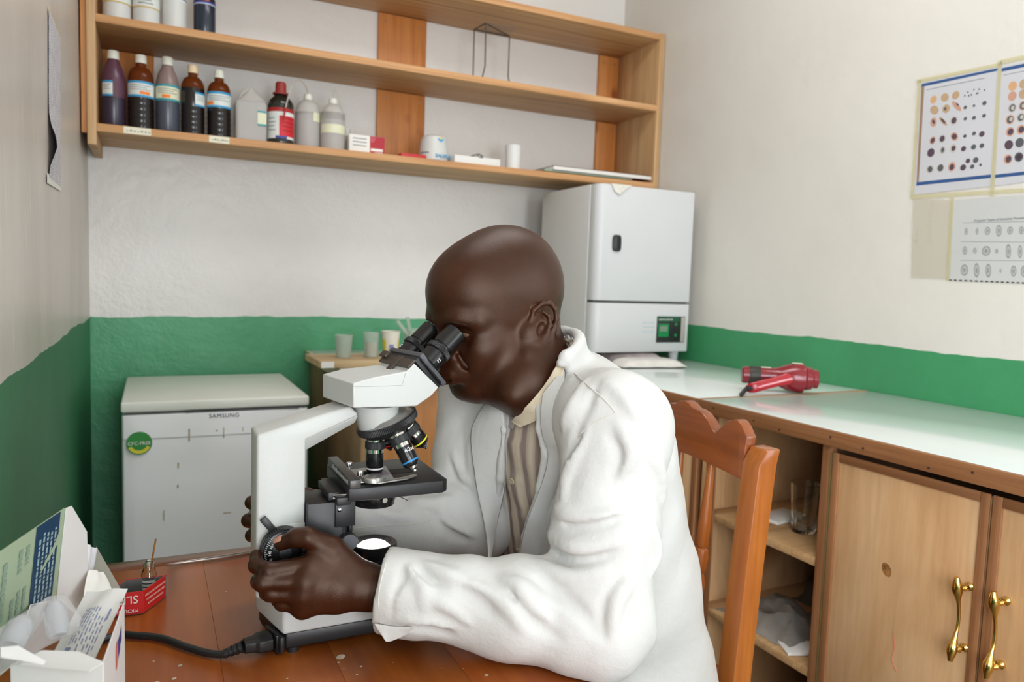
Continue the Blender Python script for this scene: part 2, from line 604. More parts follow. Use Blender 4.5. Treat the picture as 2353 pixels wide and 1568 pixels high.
for px, py, w, h in ((435, 1000, 0.0035, 0.035), (514, 995, 0.003, 0.03), (410, 1070, 0.0035, 0.016), (409, 1118, 0.003, 0.01), (377, 1185, 0.002, 0.03), (522, 1179, 0.022, 0.003), (558, 987, 0.002, 0.014), (498, 990, 0.006, 0.004)):
    q = at(px, py, Y=FY0-0.0042)
    MB().mm((q.x-w/2, q.y-0.0003, q.z-h/2), (q.x+w/2, q.y+0.0003, q.z+h/2)).build('tape_residue', m_rust, door)
for x in (FX0+0.05, FX1-0.05):
    for y in (FY0+0.08, FY1-0.05):
        MB().cyl((x, y, 0), (x, y, 0.031), 0.02).build('foot', m_gasket, fg)

# ---- laboratory benches
CT = 0.93
m_formica = plain('pale_green_laminate', srgb(222, 232, 228), 0.12, 0.03, 2.0, 0.02, 40, spec=0.6)
m_lipY = wood('hardwood_lip_y', srgb(126, 82, 50), srgb(158, 108, 68), srgb(182, 132, 88), 'Y', 14, 0.04, 0.5)
m_lipX = wood('hardwood_lip_x', srgb(150, 104, 66), srgb(186, 138, 92), srgb(204, 160, 112), 'X', 14, 0.04, 0.5)
m_lipZ = wood('hardwood_lip_z', srgb(120, 78, 48), srgb(152, 102, 64), srgb(176, 126, 84), 'Z', 14, 0.04, 0.5)
m_doorply = wood('door_plywood', srgb(196, 148, 100), srgb(216, 172, 124), srgb(230, 192, 148), 'Z', 5, 0.22, 0.5, 2.2, 0.28)
m_doorply2 = wood('orange_plywood', srgb(188, 124, 66), srgb(208, 146, 84), srgb(222, 164, 104), 'Z', 9, 0.10, 0.5, 0, 0.45)
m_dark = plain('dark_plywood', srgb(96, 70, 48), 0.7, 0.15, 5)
BX = 1.29
wt = thing('worktop', 'pale green laminate worktop on the near cabinet along the right wall', 'worktop', (1.6, 0.85, CT-0.035))
MB().mm((BX, 0.10, CT-0.03), (XR-0.002, 1.500, CT)).build('laminate_top', m_formica, wt, 0.002)
lip = MB().mm((BX-0.012, 0.10, CT-0.034), (BX, 1.500, CT-0.0005)).build('front_lip', m_lipY, wt, 0.002)
s = MB()
for k in range(9):
    s.lathe((BX-0.012, 1.44-0.11*k-0.03*(k % 2), CT-0.014-0.006*(k % 3)), [(0.0025, 0), (0.0025, 0.0008)], (-1, 0, 0), 8)
s.build('nail_heads', plain('dark_nail', srgb(60, 40, 28), 0.6, 0), lip)['kind'] = 'stuff'
MB().mm((BX-0.012, 1.5005, CT-0.03), (XR-0.002, 1.506, CT+0.001)).build('end_strip', m_lipX, wt)
wt2 = thing('worktop', 'pale green laminate worktop running into the corner under the incubator', 'worktop', (1.6, 2.2, CT-0.035))
MB().mm((BX, 1.512, CT-0.03), (XR-0.002, YB-0.003, CT)).build('laminate_top', m_formica, wt2, 0.002)
MB().mm((BX-0.012, 1.512, CT-0.034), (BX, 2.068, CT-0.0005)).build('front_lip', m_lipY, wt2, 0.002)
wt3 = thing('worktop', 'pale laminate worktop along the back wall behind the microscope', 'worktop', (0.9, 2.45, CT-0.035))
MB().mm((0.538, 2.082, CT-0.03), (BX-0.002, YB-0.003, CT)).build('laminate_top', m_formica, wt3, 0.002)
m_lipc = plain('cream_lip', srgb(214, 204, 178), 0.5, 0.08, 12)
MB().mm((0.526, 2.070, CT-0.036), (BX-0.013, 2.082, CT-0.0005)).build('front_lip', m_lipX, wt3, 0.002)
MB().mm((0.526, 2.0825, CT-0.036), (0.538, YB-0.003, CT-0.0005)).build('side_lip', m_lipc, wt3, 0.002)


def handle(parent, y, z0, z1, x):
    """brass bow handle: two round feet and a swelling bow"""
    h = MB()
    pts, rs = [], []
    for i in range(25):
        a = i/24
        zz = z1+(z0-z1)*a
        out = 0.025-0.008*math.cos((a-0.5)*2*math.pi)*0.9
        pts.append((x-out, y, zz))
        e = abs(a-0.5)*2
        rs.append(0.0030+0.0062*math.exp(-((e-0.72)/0.22)**2)*(1 if a < 0.5 else 0.95))
    h.tube(pts, rs, 14)
    o = h.build('handle', m_brass, parent)
    zf = (z1-z0)*0.13
    for zz in (z1-zf, z0+zf):
        MB().lathe((x, y-0.004, zz), [(0.0075, 0), (0.0075, 0.003), (0.004, 0.006), (0.004, 0.014), (0.0062, 0.018), (0.003, 0.024)], (-1, 0, 0), 16).build('handle_foot', m_brass, o)
    return o


m_brass = plain('polished_brass', (0.78, 0.52, 0.14, 1), 0.16, 0.05, metal=1.0)
m_ghinge = plain('hinge_metal', srgb(190, 176, 120), 0.35, 0.1, metal=0.8)
nc = thing('cabinet', 'plywood cabinet along the right wall with an open bay and two doors with brass handles', 'cabinet', (1.6, 0.8, 0))
FXc = BX+0.006
MB().mm((FXc+0.004, 1.478, 0.0), (XR-0.004, 1.496, CT-0.036)).build('side_panel', m_doorply, nc, 0.001)
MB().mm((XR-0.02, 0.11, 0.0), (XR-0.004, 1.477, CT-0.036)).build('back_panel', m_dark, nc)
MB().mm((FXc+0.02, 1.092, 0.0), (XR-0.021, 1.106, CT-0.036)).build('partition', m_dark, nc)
MB().mm((FXc+0.004, 0.11, 0.0), (XR-0.021, 0.13, CT-0.036)).build('side_panel', m_doorply, nc, 0.001)
for z in (0.628, 0.376, 0.06):
    MB().mm((FXc+0.004, 1.1075, z-0.008), (XR-0.021, 1.4765, z+0.010)).build('shelf_board', m_plyx, nc, 0.001)
MB().mm((FXc, 1.0905, 0.0), (FXc+0.019, 1.1135, CT-0.036)).build('stile', m_lipZ, nc, 0.0015)
MB().mm((FXc, 1.440, 0.0), (FXc+0.0035, 1.474, CT-0.036)).build('stile', m_lipZ, nc, 0.0015)
MB().mm((FXc-0.002, 1.0865, 0.08), (FXc+0.003, 1.0895, CT-0.05)).build('piano_hinge', m_ghinge, nc)
for y1, y0, hy in ((1.085, 0.757, 0.785), (0.752, 0.42, 0.722)):
    d = MB().mm((FXc+0.004, y0+0.001, 0.06), (FXc+0.018, y1-0.001, CT-0.055)).build('door', m_doorply, nc, 0.001)
    for a, b_ in (((y0, 0.05), (y0+0.016, CT-0.048)), ((y1-0.016, 0.05), (y1, CT-0.048))):
        MB().mm((FXc-0.001, a[0], a[1]), (FXc+0.0038, b_[0], b_[1])).build('door_frame', m_lipZ, d, 0.001)
    MB().mm((FXc-0.001, y0+0.0165, CT-0.066), (FXc+0.0038, y1-0.0165, CT-0.048)).build('door_frame', m_lipY, d, 0.001)
    handle(d, hy, 0.576, 0.728, FXc+0.0038)
# marks of wear on the first door
kn = at(2037, 1310, X=FXc+0.0039)
MB().disc(kn, (-1, 0, 0), 0.014, 0.010, 20, (0, 0.5, 0.9)).build('stain', plain('ring_stain', srgb(166, 116, 64), 0.55, 0.5, 90), nc)
MB().tube(smooth_path([at(2052, 1450, X=FXc+0.0036), at(2055, 1490, X=FXc+0.0036), at(2049, 1515, X=FXc+0.0036), at(2060, 1545, X=FXc+0.0036)]), 0.0006, 5).build('red_mark', plain('red_crayon', srgb(206, 110, 86), 0.7, 0), nc)
# far cabinet under the corner
fc = thing('cabinet', 'plywood cabinet on the right behind the chair, next to the open bay', 'cabinet', (1.6, 1.8, 0))
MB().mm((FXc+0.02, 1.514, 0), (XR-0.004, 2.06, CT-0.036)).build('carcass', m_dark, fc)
MB().mm((FXc, 1.514, 0), (FXc+0.019, 1.534, CT-0.036)).build('stile', m_lipZ, fc, 0.001)
MB().mm((FXc+0.002, 1.536, 0.04), (FXc+0.0195, 1.80, CT-0.05)).build('door', m_doorply, fc, 0.001)
MB().mm((FXc+0.002, 1.804, 0.04), (FXc+0.0195, 2.05, CT-0.05)).build('door', m_doorply, fc, 0.001)
# back cabinet
bc = thing('cabinet', 'orange plywood cabinet between the refrigerator and the corner, behind the microscope', 'cabinet', (0.9, 2.45, 0))
MB().mm((0.544, 2.092, 0), (0.560, YB-0.004, CT-0.038)).build('side_panel', plain('brown_side_panel', srgb(150, 122, 86), 0.6, 0.25, 5), bc, 0.001)  # side panel in a duller, mottled brown than the doors
MB().mm((0.561, 2.110, 0), (BX-0.004, YB-0.004, CT-0.038)).build('carcass', m_dark, bc)
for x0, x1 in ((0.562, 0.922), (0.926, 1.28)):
    MB().mm((x0, 2.092, 0.03), (x1, 2.109, CT-0.040)).build('door', m_doorply2, bc, 0.001)

# ---- incubator
ib = thing('incubator', 'white box-shaped laboratory incubator with a black recessed door handle on the corner worktop', 'incubator', (1.64, 2.45, CT))
m_inc = plain('light_grey_enamel', srgb(208, 209, 210), 0.42, 0.02, 3)
m_incs = plain('grey_enamel_side', srgb(206, 205, 202), 0.5, 0.03, 3)
IX0, IX1, IY0, IY1, IZ0, IZ1 = 1.425, 1.862, 2.262, 2.68, 0.972, 1.578
MB().mm((IX0, IY0+0.055, IZ0), (IX1, IY1, IZ1)).build('body', m_incs, ib, 0.004)
MB().mm((IX0+0.03, IY1, IZ0+0.03), (IX1-0.03, IY1+0.03, IZ1-0.05)).build('rear_cover', m_gasket, ib, 0.002)


def rounded_front(z0, z1, r=0.030):
    pr = [(IX0+0.003, IY0+0.052)]
    for i in range(9):
        a = math.pi/2*i/8
        pr.append((IX0+0.003+r-r*math.cos(a), IY0+r-r*math.sin(a)))
    pr += [(IX1-0.006, IY0), (IX1, IY0+0.006), (IX1, IY0+0.052)]
    return MB().prism([(x, y, z0) for x, y in pr], (0, 0, z1-z0))


idoor = rounded_front(1.162, IZ1).build('door', m_inc, ib, 0.0025)
MB().mm((IX0+0.012, IY0+0.02, 1.154), (IX1-0.004, IY0+0.05, 1.1615)).build('door_gap', m_gasket, ib)
low = rounded_front(IZ0, 1.153).build('lower_front', m_inc, ib, 0.0025)
MB().mm((IX0+0.006, IY0+0.0525, IZ0+0.18), (IX1-0.004, IY0+0.0548, IZ1-0.004)).build('door_seal', m_gasket, ib)
hc = at(1417, 559, Y=IY0-0.002)
hp = []
for i in range(28):
    a = 2*math.pi*i/28
    ca, sa = math.cos(a), math.sin(a)
    hp.append((hc.x+0.0185*math.copysign(abs(ca)**0.5, ca), IY0+0.0002, hc.z+0.030*math.copysign(abs(sa)**0.5, sa)))
m_blackpl = plain('black_plastic', srgb(42, 44, 44), 0.35, 0.08, 20)
hnd = MB().prism(hp, (0, -0.007, 0)).build('door_handle', m_blackpl, idoor, 0.002)
MB().prism([(hc.x+(x-hc.x)*0.40+0.007, IY0-0.0069, hc.z+(z-hc.z)*0.7) for x, y, z in hp], (0, -0.0008, 0)).build('recess', plain('black_recess', srgb(12, 12, 13), 0.5, 0), hnd)
MB().prism([(hc.x+(x-hc.x)*0.32-0.007, IY0-0.0069, hc.z+(z-hc.z)*0.72) for x, y, z in hp], (0, -0.0025, 0)).build('latch', plain('grey_latch', srgb(62, 66, 66), 0.3, 0), hnd, 0.001)
p0, p1 = at(1510, 727, Y=IY0), at(1571, 787, Y=IY0)
pan = MB().mm((p0.x, IY0-0.003, p1.z), (p1.x, IY0+0.001, p0.z)).build('control_panel', plain('panel_black', srgb(36, 38, 38), 0.35, 0), low, 0.0008)
pw, ph = p1.x-p0.x, p0.z-p1.z
m_pgreen = plain('panel_green', srgb(20, 128, 72), 0.4, 0)
MB().mm((p0.x+0.001, IY0-0.0036, p0.z-0.2*ph), (p0.x+0.80*pw, IY0-0.0031, p0.z-0.012*ph)).build('green_band', plain('panel_dark_green', srgb(20, 84, 56), 0.4, 0), pan)
MB().mm((p0.x+0.05*pw, IY0-0.0036, p0.z-0.78*ph), (p0.x+0.42*pw, IY0-0.0031, p0.z-0.28*ph)).build('display_field', m_pgreen, pan)
MB().mm((p0.x+0.10*pw, IY0-0.0042, p0.z-0.58*ph), (p0.x+0.36*pw, IY0-0.0037, p0.z-0.36*ph)).build('display', plain('display_grey', srgb(120, 140, 120), 0.3, 0), pan)
MB().mm((p0.x+0.84*pw, IY0-0.006, p1.z+0.02*ph), (p1.x-0.001, IY0-0.0032, p0.z-0.02*ph)).build('switch_strip', plain('panel_grey', srgb(168, 166, 156), 0.4, 0), pan, 0.001)
for k in (0.3, 0.72):
    MB().lathe((p0.x+0.66*pw, IY0-0.0032, p0.z-k*ph), [(0.006, 0), (0.006, 0.002)], (0, -1, 0), 16).build('button', m_pgreen, pan)
writing('panel_lettering', 'LAB INCUBATOR', (p0.x+0.04*pw, IY0-0.0037, p0.z-0.15*ph), (1, 0, 0), (0, 0, 1), 0.0085, m_paper, pan)
m_pbl = plain('pale_blue_print', srgb(176, 196, 202), 0.5, 0)
for k in range(3):
    for j in range(6):
        MB().mm((p0.x-0.064+0.0095*j, IY0-0.0006, p0.z-(0.24+0.17*k)*ph-0.003), (p0.x-0.064+0.0095*j+0.0072-0.002*((j+k) % 2), IY0+0.0002, p0.z-(0.24+0.17*k)*ph+0.002)).build('faded_print', m_pbl, low)
for x in (IX0+0.03, IX1-0.03):
    for y in (IY0+0.05, IY1-0.04):
        MB().cyl((x, y, CT), (x, y, IZ0), 0.016, 0.02).build('foot', m_inc, ib)
# ---- table
m_table = wood('varnished_table', srgb(104, 52, 22), srgb(142, 78, 34), srgb(172, 102, 50), 'Y', 5.5, 0.10, 0.28, 1.5, 0.35, 0.06, 0.5)
m_tabler = wood('varnished_table_rail', srgb(104, 52, 22), srgb(138, 74, 32), srgb(160, 92, 44), 'X', 6, 0.10, 0.3, 0, 0.35, 0.06, 0.4)
TZ = 0.75
tb = thing('table', 'worn varnished brown wooden work table carrying the microscope', 'table', (0.14, 0.8, 0))
xs = [-0.185, -0.068, 0.072, 0.2, 0.335, 0.47]
for i in range(5):
    MB().mm((xs[i]+0.00012, 0.10, TZ-0.026), (xs[i+1]-0.00012, 1.2625, TZ)).build('plank', wood('varnished_plank_%d' % i, srgb(108+5*(i % 2), 50, 16), srgb(152+4*((i*2) % 3), 80+2*(i % 2), 26), srgb(182, 104, 40), 'Y', 5.5, 0.10, 0.34, 0, 0.30, 0.05, 0.0, (i*1.7, i*0.6, 0)), tb, 0.0003)
MB().mm((-0.185, 1.263, TZ-0.026), (0.47, 1.306, TZ)).build('end_rail', m_tabler, tb, 0.0015)
for x in (-0.15, 0.43):
    MB().mm((x-0.012, 0.16, TZ-0.13), (x+0.012, 1.24, TZ-0.027)).build('apron', m_table, tb, 0.002)
    for y in (0.14, 1.26):
        MB().mm((x-0.03, y-0.03, 0), (x+0.03, y+0.03, TZ-0.027)).build('leg', m_tabler, tb, 0.004)
for y in (0.15, 1.25):
    MB().mm((-0.137, y-0.012, TZ-0.13), (0.417, y+0.012, TZ-0.0275)).build('apron', m_tabler, tb, 0.002)
sp = MB()
rnd = random.Random(5)
for px, py, r in ((783, 1510, 0.0065), (778, 1523, 0.002), (830, 1532, 0.002), (790, 1537, 0.001), (820, 1551, 0.0015), (947, 1473, 0.0015), (1118, 1552, 0.003), (1070, 1295, 0.004), (400, 1478, 0.003), (414, 1530, 0.003), (1040, 1275, 0.0015), (353, 1520, 0.0015), (520, 1360, 0.0015), (360, 1570, 0.004), (400, 1560, 0.003), (903, 1523, 0.001), (660, 1560, 0.0015), (1183, 1525, 0.0025), (1205, 1527, 0.002)):
    q = at(px, py, Z=TZ+0.0003)
    sp.disc(q, (0, 0, 1), r, r*0.8, 12, (rnd.random(), rnd.random(), 0))
for k in range(70):
    q = Vector((rnd.uniform(-0.15, 0.46), rnd.uniform(0.55, 1.25), TZ+0.0003))
    r = rnd.uniform(0.0004, 0.0011)
    sp.disc(q, (0, 0, 1), r, r, 7)
o = sp.build('paint_spots', plain('pale_paint_spots', srgb(196, 180, 158), 0.6, 0.2, 60), tb)
o['kind'] = 'stuff'
# ---- chair
m_chair = wood('orange_varnish', srgb(120, 60, 16), srgb(160, 86, 28), srgb(184, 110, 42), 'Z', 8, 0.08, 0.3, 3.0, 0.35, 0.05, 0.4)
m_chairr = wood('orange_varnish_rail', srgb(120, 60, 26), srgb(154, 82, 36), srgb(176, 104, 52), 'Y', 8, 0.08, 0.3, 0, 0.35, 0.05, 0.4)
ch = thing('chair', 'varnished orange wooden chair with a scalloped top rail behind the seated man', 'chair', (0.75, 1.1, 0))
CY0, CY1 = 0.905, 1.335


def chair_post(y0, y1):
    pf = []
    for z, x in ((0, 0.95), (0.2, 0.895), (0.45, 0.876), (0.56, 0.880), (0.75, 0.893), (0.925, 0.908), (0.952, 0.925)):
        pf.append((x, z))
    back = [(x+0.040 if z < 0.94 else x+0.030, z) for x, z in pf]
    poly = [(x, y0, z) for x, z in pf] + [(x, y0, z) for x, z in back[::-1]]
    return MB().prism(poly, (0, y1-y0, 0)).build('back_post', m_chair, ch, 0.003)


chair_post(CY0, CY0+0.040)
chair_post(CY1-0.04, CY1)
tr = []
Yc = (CY0+CY1)/2
L0, L1 = CY0+0.041, CY1-0.041
for i in range(49):
    a = i/48
    y = L0+(L1-L0)*a
    s_ = (a*3) % 1.0
    e = abs(a-0.5)*2
    lobes = [(0.0, 0.966), (0.05, 0.986), (0.09, 0.992), (0.15, 0.985), (0.233, 0.957), (0.29, 0.976), (0.34, 0.987), (0.38, 0.991), (0.42, 0.9915), (0.46, 0.999), (0.5, 1.002)]
    aa = a if a <= 0.5 else 1-a
    zt = np.interp(aa, [l[0] for l in lobes], [l[1] for l in lobes])
    tr.append((y, zt))
xr = lambda z: 0.912+(z-0.93)*0.12
poly = [(xr(z), y, z) for y, z in tr]
bot = [(xr(0.893), y, 0.893+0.012*math.sin(math.pi*(y-L0)/(L1-L0))) for y, _ in tr[::-1]]
MB().prism(poly+bot, (0.022, 0, 0)).build('top_rail', m_chairr, ch, 0.002)
MB().mm((0.884, L0, 0.50), (0.906, L1, 0.55)).build('lower_rail', m_chairr, ch, 0.003)
for k in range(3):
    y = L0+(L1-L0)*(k+1)/4
    zb, zt = 0.545, 0.90
    pf = [(0.009, 0), (0.013, 0.02), (0.009, 0.03), (0.012, 0.06), (0.012, 0.10), (0.009, 0.108), (0.0125, 0.115), (0.014, 0.135), (0.009, 0.152), (0.0125, 0.158), (0.0145, 0.18), (0.0125, 0.197), (0.0095, 0.2), (0.0125, 0.205), (0.0115, 0.25), (0.008, 0.31), (0.0055, 0.36)]
    b0, b1 = Vector((0.893, y, zb)), Vector((0.919, y, zt))
    MB().lathe(b0, pf, b1-b0, 18).build('spindle', m_chair, ch)
MB().prism([(0.89, CY0+0.01, 0.43), (0.89, CY1-0.01, 0.43), (0.50, CY1+0.02, 0.43), (0.47, CY1-0.01, 0.43), (0.47, CY0+0.01, 0.43), (0.50, CY0-0.02, 0.43)], (0, 0, 0.025)).build('seat', m_chairr, ch, 0.006)
for y in (CY0+0.03, CY1-0.03):
    MB().mm((0.50, y-0.02, 0), (0.54, y+0.02, 0.43)).build('leg', m_chair, ch, 0.004)
    MB().mm((0.54, y-0.01, 0.2), (0.87, y+0.01, 0.23)).build('stretcher', m_chair, ch, 0.003)
# ================================================================== things on the wall shelf
def see_through(name, col, rough=0.15, trans=0.6, alpha=1.0, **k):
    if name in MATS:
        return MATS[name]
    t = NT(name)
    t.set(col=col, rough=rough, trans=trans, ior=1.25, alpha=alpha, **k)
    MATS[name] = t.m
    return t.m


m_amber = see_through('amber_plastic', (0.20, 0.045, 0.008, 1), 0.12, 0.45)
m_darkliq = plain('dark_liquid', (0.010, 0.007, 0.007, 1), 0.12, 0)
m_purple = plain('violet_plastic', srgb(92, 56, 74), 0.28, 0.08, 4)
m_purpled = plain('violet_plastic_filled', srgb(52, 44, 62), 0.25, 0.06, 4)
m_greypl = plain('smoky_plastic', srgb(142, 120, 116), 0.3, 0.06, 4)
m_greyd = plain('smoky_plastic_filled', srgb(72, 78, 90), 0.25, 0.06, 4)
m_cap = plain('white_cap', srgb(226, 226, 214), 0.45, 0.03)
m_capc = plain('cream_cap', srgb(232, 210, 176), 0.45, 0.03)
m_lwhite = plain('label_white', srgb(222, 228, 224), 0.5, 0.02)
m_lcream = plain('label_cream', srgb(226, 226, 196), 0.5, 0.02)
m_lblue = plain('label_blue', srgb(50, 154, 204), 0.5, 0)
m_lteal = plain('label_teal', srgb(40, 150, 160), 0.5, 0)
m_lorange = plain('label_orange', srgb(244, 130, 30), 0.5, 0)
m_lgrey = plain('label_print', srgb(130, 136, 140), 0.6, 0)
m_frost = see_through('frosted_polythene', srgb(222, 218, 212), 0.38, 0.25, 0.72)
m_frostd = see_through('frosted_polythene_filled', srgb(206, 203, 200), 0.35, 0.2, 0.85)
m_tube = see_through('clear_tube', srgb(216, 208, 198), 0.25, 0.2, 0.8)
m_red = plain('red_plastic', srgb(168, 34, 34), 0.4, 0.05)
m_glass = NT('clear_glass').set(col=(0.95, 0.97, 0.96, 1), rough=0.02, trans=1.0, ior=1.45).m
Z_LOW, Z_MID = 1.6495, 1.9665


def span(x0, x1, y, Y):
    a, b = at(x0, y, Y=Y), at(x1, y, Y=Y)
    c = (a+b)/2
    az = math.atan2(c.x, c.y)
    return c.x, (b.x-a.x)/2*math.cos(az)*0.985


def zat(x, y, Y):
    return at(x, y, Y=Y).z


def patch(o, r, z0, z1, a0, a1, name, mat, parent, n=14, lift=0.0006):
    """a paper label wrapped round a bottle, angles in degrees, -90 faces the room"""
    b = MB()
    P = [(math.cos(math.radians(a0+(a1-a0)*i/n)), math.sin(math.radians(a0+(a1-a0)*i/n))) for i in range(n+1)]
    R = r+lift
    b.add([(o[0]+c*R, o[1]+s*R, z) for c, s in P for z in (z0, z1)], [(2*i, 2*i+2, 2*i+3, 2*i+1) for i in range(n)])
    return b.build(name, mat, parent)


def bottle_label(t, o, r, z0, z1, a0, a1, paper, edge, orange=None, lines=3):
    h = z1-z0
    p = patch(o, r, z0, z1, a0, a1, 'label', paper, t)
    patch(o, r, z1-0.14*h, z1, a0, a1, 'label_band', edge, p, lift=0.001)
    patch(o, r, z0, z0+0.13*h, a0, a1, 'label_band', edge, p, lift=0.001)
    for k in range(lines):
        za = z1-(0.28+0.13*k)*h
        patch(o, r, za-0.02*h, za+0.02*h, a0+(a1-a0)*0.15, a0+(a1-a0)*(0.8-0.12*(k % 2)), 'print', m_lgrey, p, lift=0.001)
    if orange:
        patch(o, r, z0+0.17*h, z0+0.36*h, orange[0], orange[1], 'orange_tag', m_lorange, p, lift=0.0013)
    return p


def reagent(label, x0, x1, ytop, kind, cap, body_m, fill_m, fill_y, lab_y, lab_a, paper, edge, orange, Y=2.665):
    cx, r = span(x0, x1, 230, Y)
    zb = Z_LOW
    xm = (x0+x1)/2
    zt = zat(xm, ytop, Y)
    H = zt-zb
    o = (cx, Y)
    t = thing('reagent_bottle', label, 'bottle', (cx, Y, zb), 'reagent bottles on the lower shelf')
    cr = r*(0.50 if kind == 'cone' else 0.45)
    ch = 0.026
    zn = H-ch-0.001
    zf = zat(xm, fill_y, Y)-zb
    if kind == 'cone':
        pf = [(r*0.9, 0), (r, 0.006), (r, H*0.62), (r*0.97, H*0.66), (r*0.80, H*0.77), (cr*1.0, zn-0.006), (cr*0.92, zn)]
    else:
        pf = [(r*0.9, 0), (r, 0.005)]
        zl0 = zat(xm, lab_y[1], Y)-zb
        nr = 5
        for k in range(nr):
            za, zz = 0.008+(zl0-0.012)*k/nr, 0.008+(zl0-0.012)*(k+1)/nr
            pf += [(r*0.985, za+0.002), (r, za+0.006), (r, zz-0.004), (r*0.972, zz-0.001)]
        zs = H*0.66
        pf += [(r, zl0), (r, zs)]
        for i in range(1, 8):
            a = math.pi/2*i/7
            pf.append((cr*0.9+(r-cr*0.9)*math.cos(a), zs+(zn-0.012-zs)*math.sin(a)))
        pf += [(cr*0.88, zn)]

    def split(lo, hi):
        out = []
        rr = [q[0] for q in pf]
        zz = [q[1] for q in pf]
        ins = sorted(set([z for z in zz if lo < z < hi]+[lo, hi]))
        return [(float(np.interp(z, zz, rr)), z) for z in ins]
    body = MB().lathe((cx, Y, zb), split(zf, zn), n=36).build('body', body_m, t, angle=50)
    lower = MB().lathe((cx, Y, zb), split(0, zf-0.0003), n=36).build('filled_body', fill_m, t, angle=50)
    cm = MB()
    cm.lathe((cx, Y, zb+zn), [(cr, 0.0005), (cr, ch*0.30), (cr*0.95, ch*0.33), (cr*0.95, ch*0.40), (cr*0.98, ch*0.42), (cr*0.96, ch*0.92), (cr*0.88, ch)], n=28)
    cm.build('cap', cap, t)
    bottle_label(t, o, r, zat(xm, lab_y[1], Y), zat(xm, lab_y[0], Y), lab_a[0], lab_a[1], paper, edge, orange)
    return t


reagent('violet conical plastic bottle, leftmost on the lower shelf, with white cap', 232, 290, 117, 'cone', m_cap, m_purple, m_purpled, 227, (191, 226), (-150, -92), m_lwhite, m_lblue, None)
reagent('large amber ribbed bottle of dark liquid, second from the left on the lower shelf', 293, 355, 127, 'round', m_cap, m_amber, m_darkliq, 229, (192, 228), (-165, -15), m_lwhite, m_lblue, (-95, -50))
reagent('grey smoky conical bottle between two amber bottles on the lower shelf', 357, 413, 132, 'cone', m_cap, m_greypl, m_greyd, 236, (199, 236), (-170, -10), m_lcream, m_lteal, (-118, -78))
reagent('amber ribbed bottle with cream cap, label only on its right side', 415, 471, 150, 'round', m_capc, m_amber, m_darkliq, 206, (216, 248), (-82, -5), m_lwhite, m_lblue, None)
reagent('amber ribbed bottle with white cap, rightmost of the row of amber bottles', 475, 531, 162, 'round', m_cap, m_amber, m_darkliq, 252, (216, 252), (-172, -8), m_lwhite, m_lblue, (-165, -120))

# ---- translucent jerrycan
Y = 2.67
cx, r = span(537, 612, 270, Y)
zs, za = zat(575, 238, Y), zat(578, 204, Y)
t = thing('jerrycan', 'translucent white plastic canister with pointed top and small label on the lower shelf', 'canister', (cx, Y, Z_LOW))
w = r*0.98


def sq(c, w, d, z, k=0.25):
    out = []
    for i in range(24):
        a = 2*math.pi*i/24
        ca, sa = math.cos(a), math.sin(a)
        out.append((c[0]+w*math.copysign(abs(ca)**k, ca), c[1]+d*math.copysign(abs(sa)**k, sa), z))
    return out


MB().loft([sq((cx, Y), w*0.96, w*0.8, Z_LOW), sq((cx, Y), w, w*0.85, Z_LOW+0.008), sq((cx, Y), w, w*0.85, zs-0.006), sq((cx, Y), w*0.95, w*0.8, zs)]).build('body', m_frostd, t, angle=50)
MB().loft([sq((cx+0.004, Y), w*0.94, w*0.79, zs+0.0005), sq((cx+0.004, Y), w*0.5, w*0.45, zs+(za-zs)*0.55, 0.5), sq((cx+0.004, Y), w*0.16, w*0.15, za, 0.9)]).build('shoulder', m_frost, t, angle=50)
MB().tube(smooth_path([(cx-w*0.75, Y-0.01, zs+0.002), (cx-w*0.55, Y-0.01, zs+(za-zs)*0.5), (cx-w*0.1, Y-0.01, za-0.002)]), 0.0035, 8).build('grip', m_frost, t)
p0, p1 = at(592, 254, Y=Y-w*0.86), at(612, 291, Y=Y-w*0.86)
lb = MB().mm((p0.x, Y-w*0.86-0.001, p1.z), (min(p1.x, cx+w*0.97), Y-w*0.855, p0.z)).build('label', m_lcream, t)
for z in (p0.z-0.003, p1.z+0.003):
    MB().mm((p0.x, Y-w*0.86-0.0015, z-0.003), (min(p1.x, cx+w*0.97), Y-w*0.86-0.0008, z+0.003)).build('label_band', m_lteal, lb)

# ---- black bottle with red cap
Y = 2.66
cx, r = span(613, 676, 280, Y)
t = thing('reagent_bottle', 'black bottle with red screw cap and red and white label on the lower shelf', 'bottle', (cx, Y, Z_LOW), 'reagent bottles on the lower shelf')
zz = lambda y: zat(645, y, Y)-Z_LOW
m_blackb = plain('black_bottle', (0.012, 0.014, 0.010, 1), 0.12, 0, coat=0.3)
MB().lathe((cx, Y, Z_LOW), [(r*0.88, 0), (r, 0.006), (r, 0.018), (r*0.97, 0.021), (r*0.97, zz(252)), (r*0.985, zz(245)), (r*0.92, zz(236)), (r*0.72, zz(228)), (r*0.52, zz(223)), (r*0.46, zz(219))], n=36).build('body', m_blackb, t, angle=50)
MB().lathe((cx, Y, Z_LOW+zz(219)), [(r*0.60, 0.0005), (r*0.60, 0.006), (r*0.42, 0.009), (r*0.40, zz(192)-zz(219)-0.002), (r*0.34, zz(190)-zz(219))], n=28).build('cap', plain('brick_red_cap', srgb(150, 44, 40), 0.5, 0.08), t)
o = (cx, Y)
p = patch(o, r*0.97, Z_LOW+0.022, zat(645, 253, Y), -178, -2, 'label', m_lwhite, t, 20)
patch(o, r*0.97, zat(645, 262, Y), zat(645, 253, Y), -178, -2, 'label_band', m_red, p, 20, 0.001)
m_lred = plain('label_red', srgb(206, 30, 44), 0.5, 0.03)
patch(o, r*0.97, Z_LOW+0.030, zat(645, 271, Y), -104, -12, 'label_field', m_lred, p, 14, 0.001)
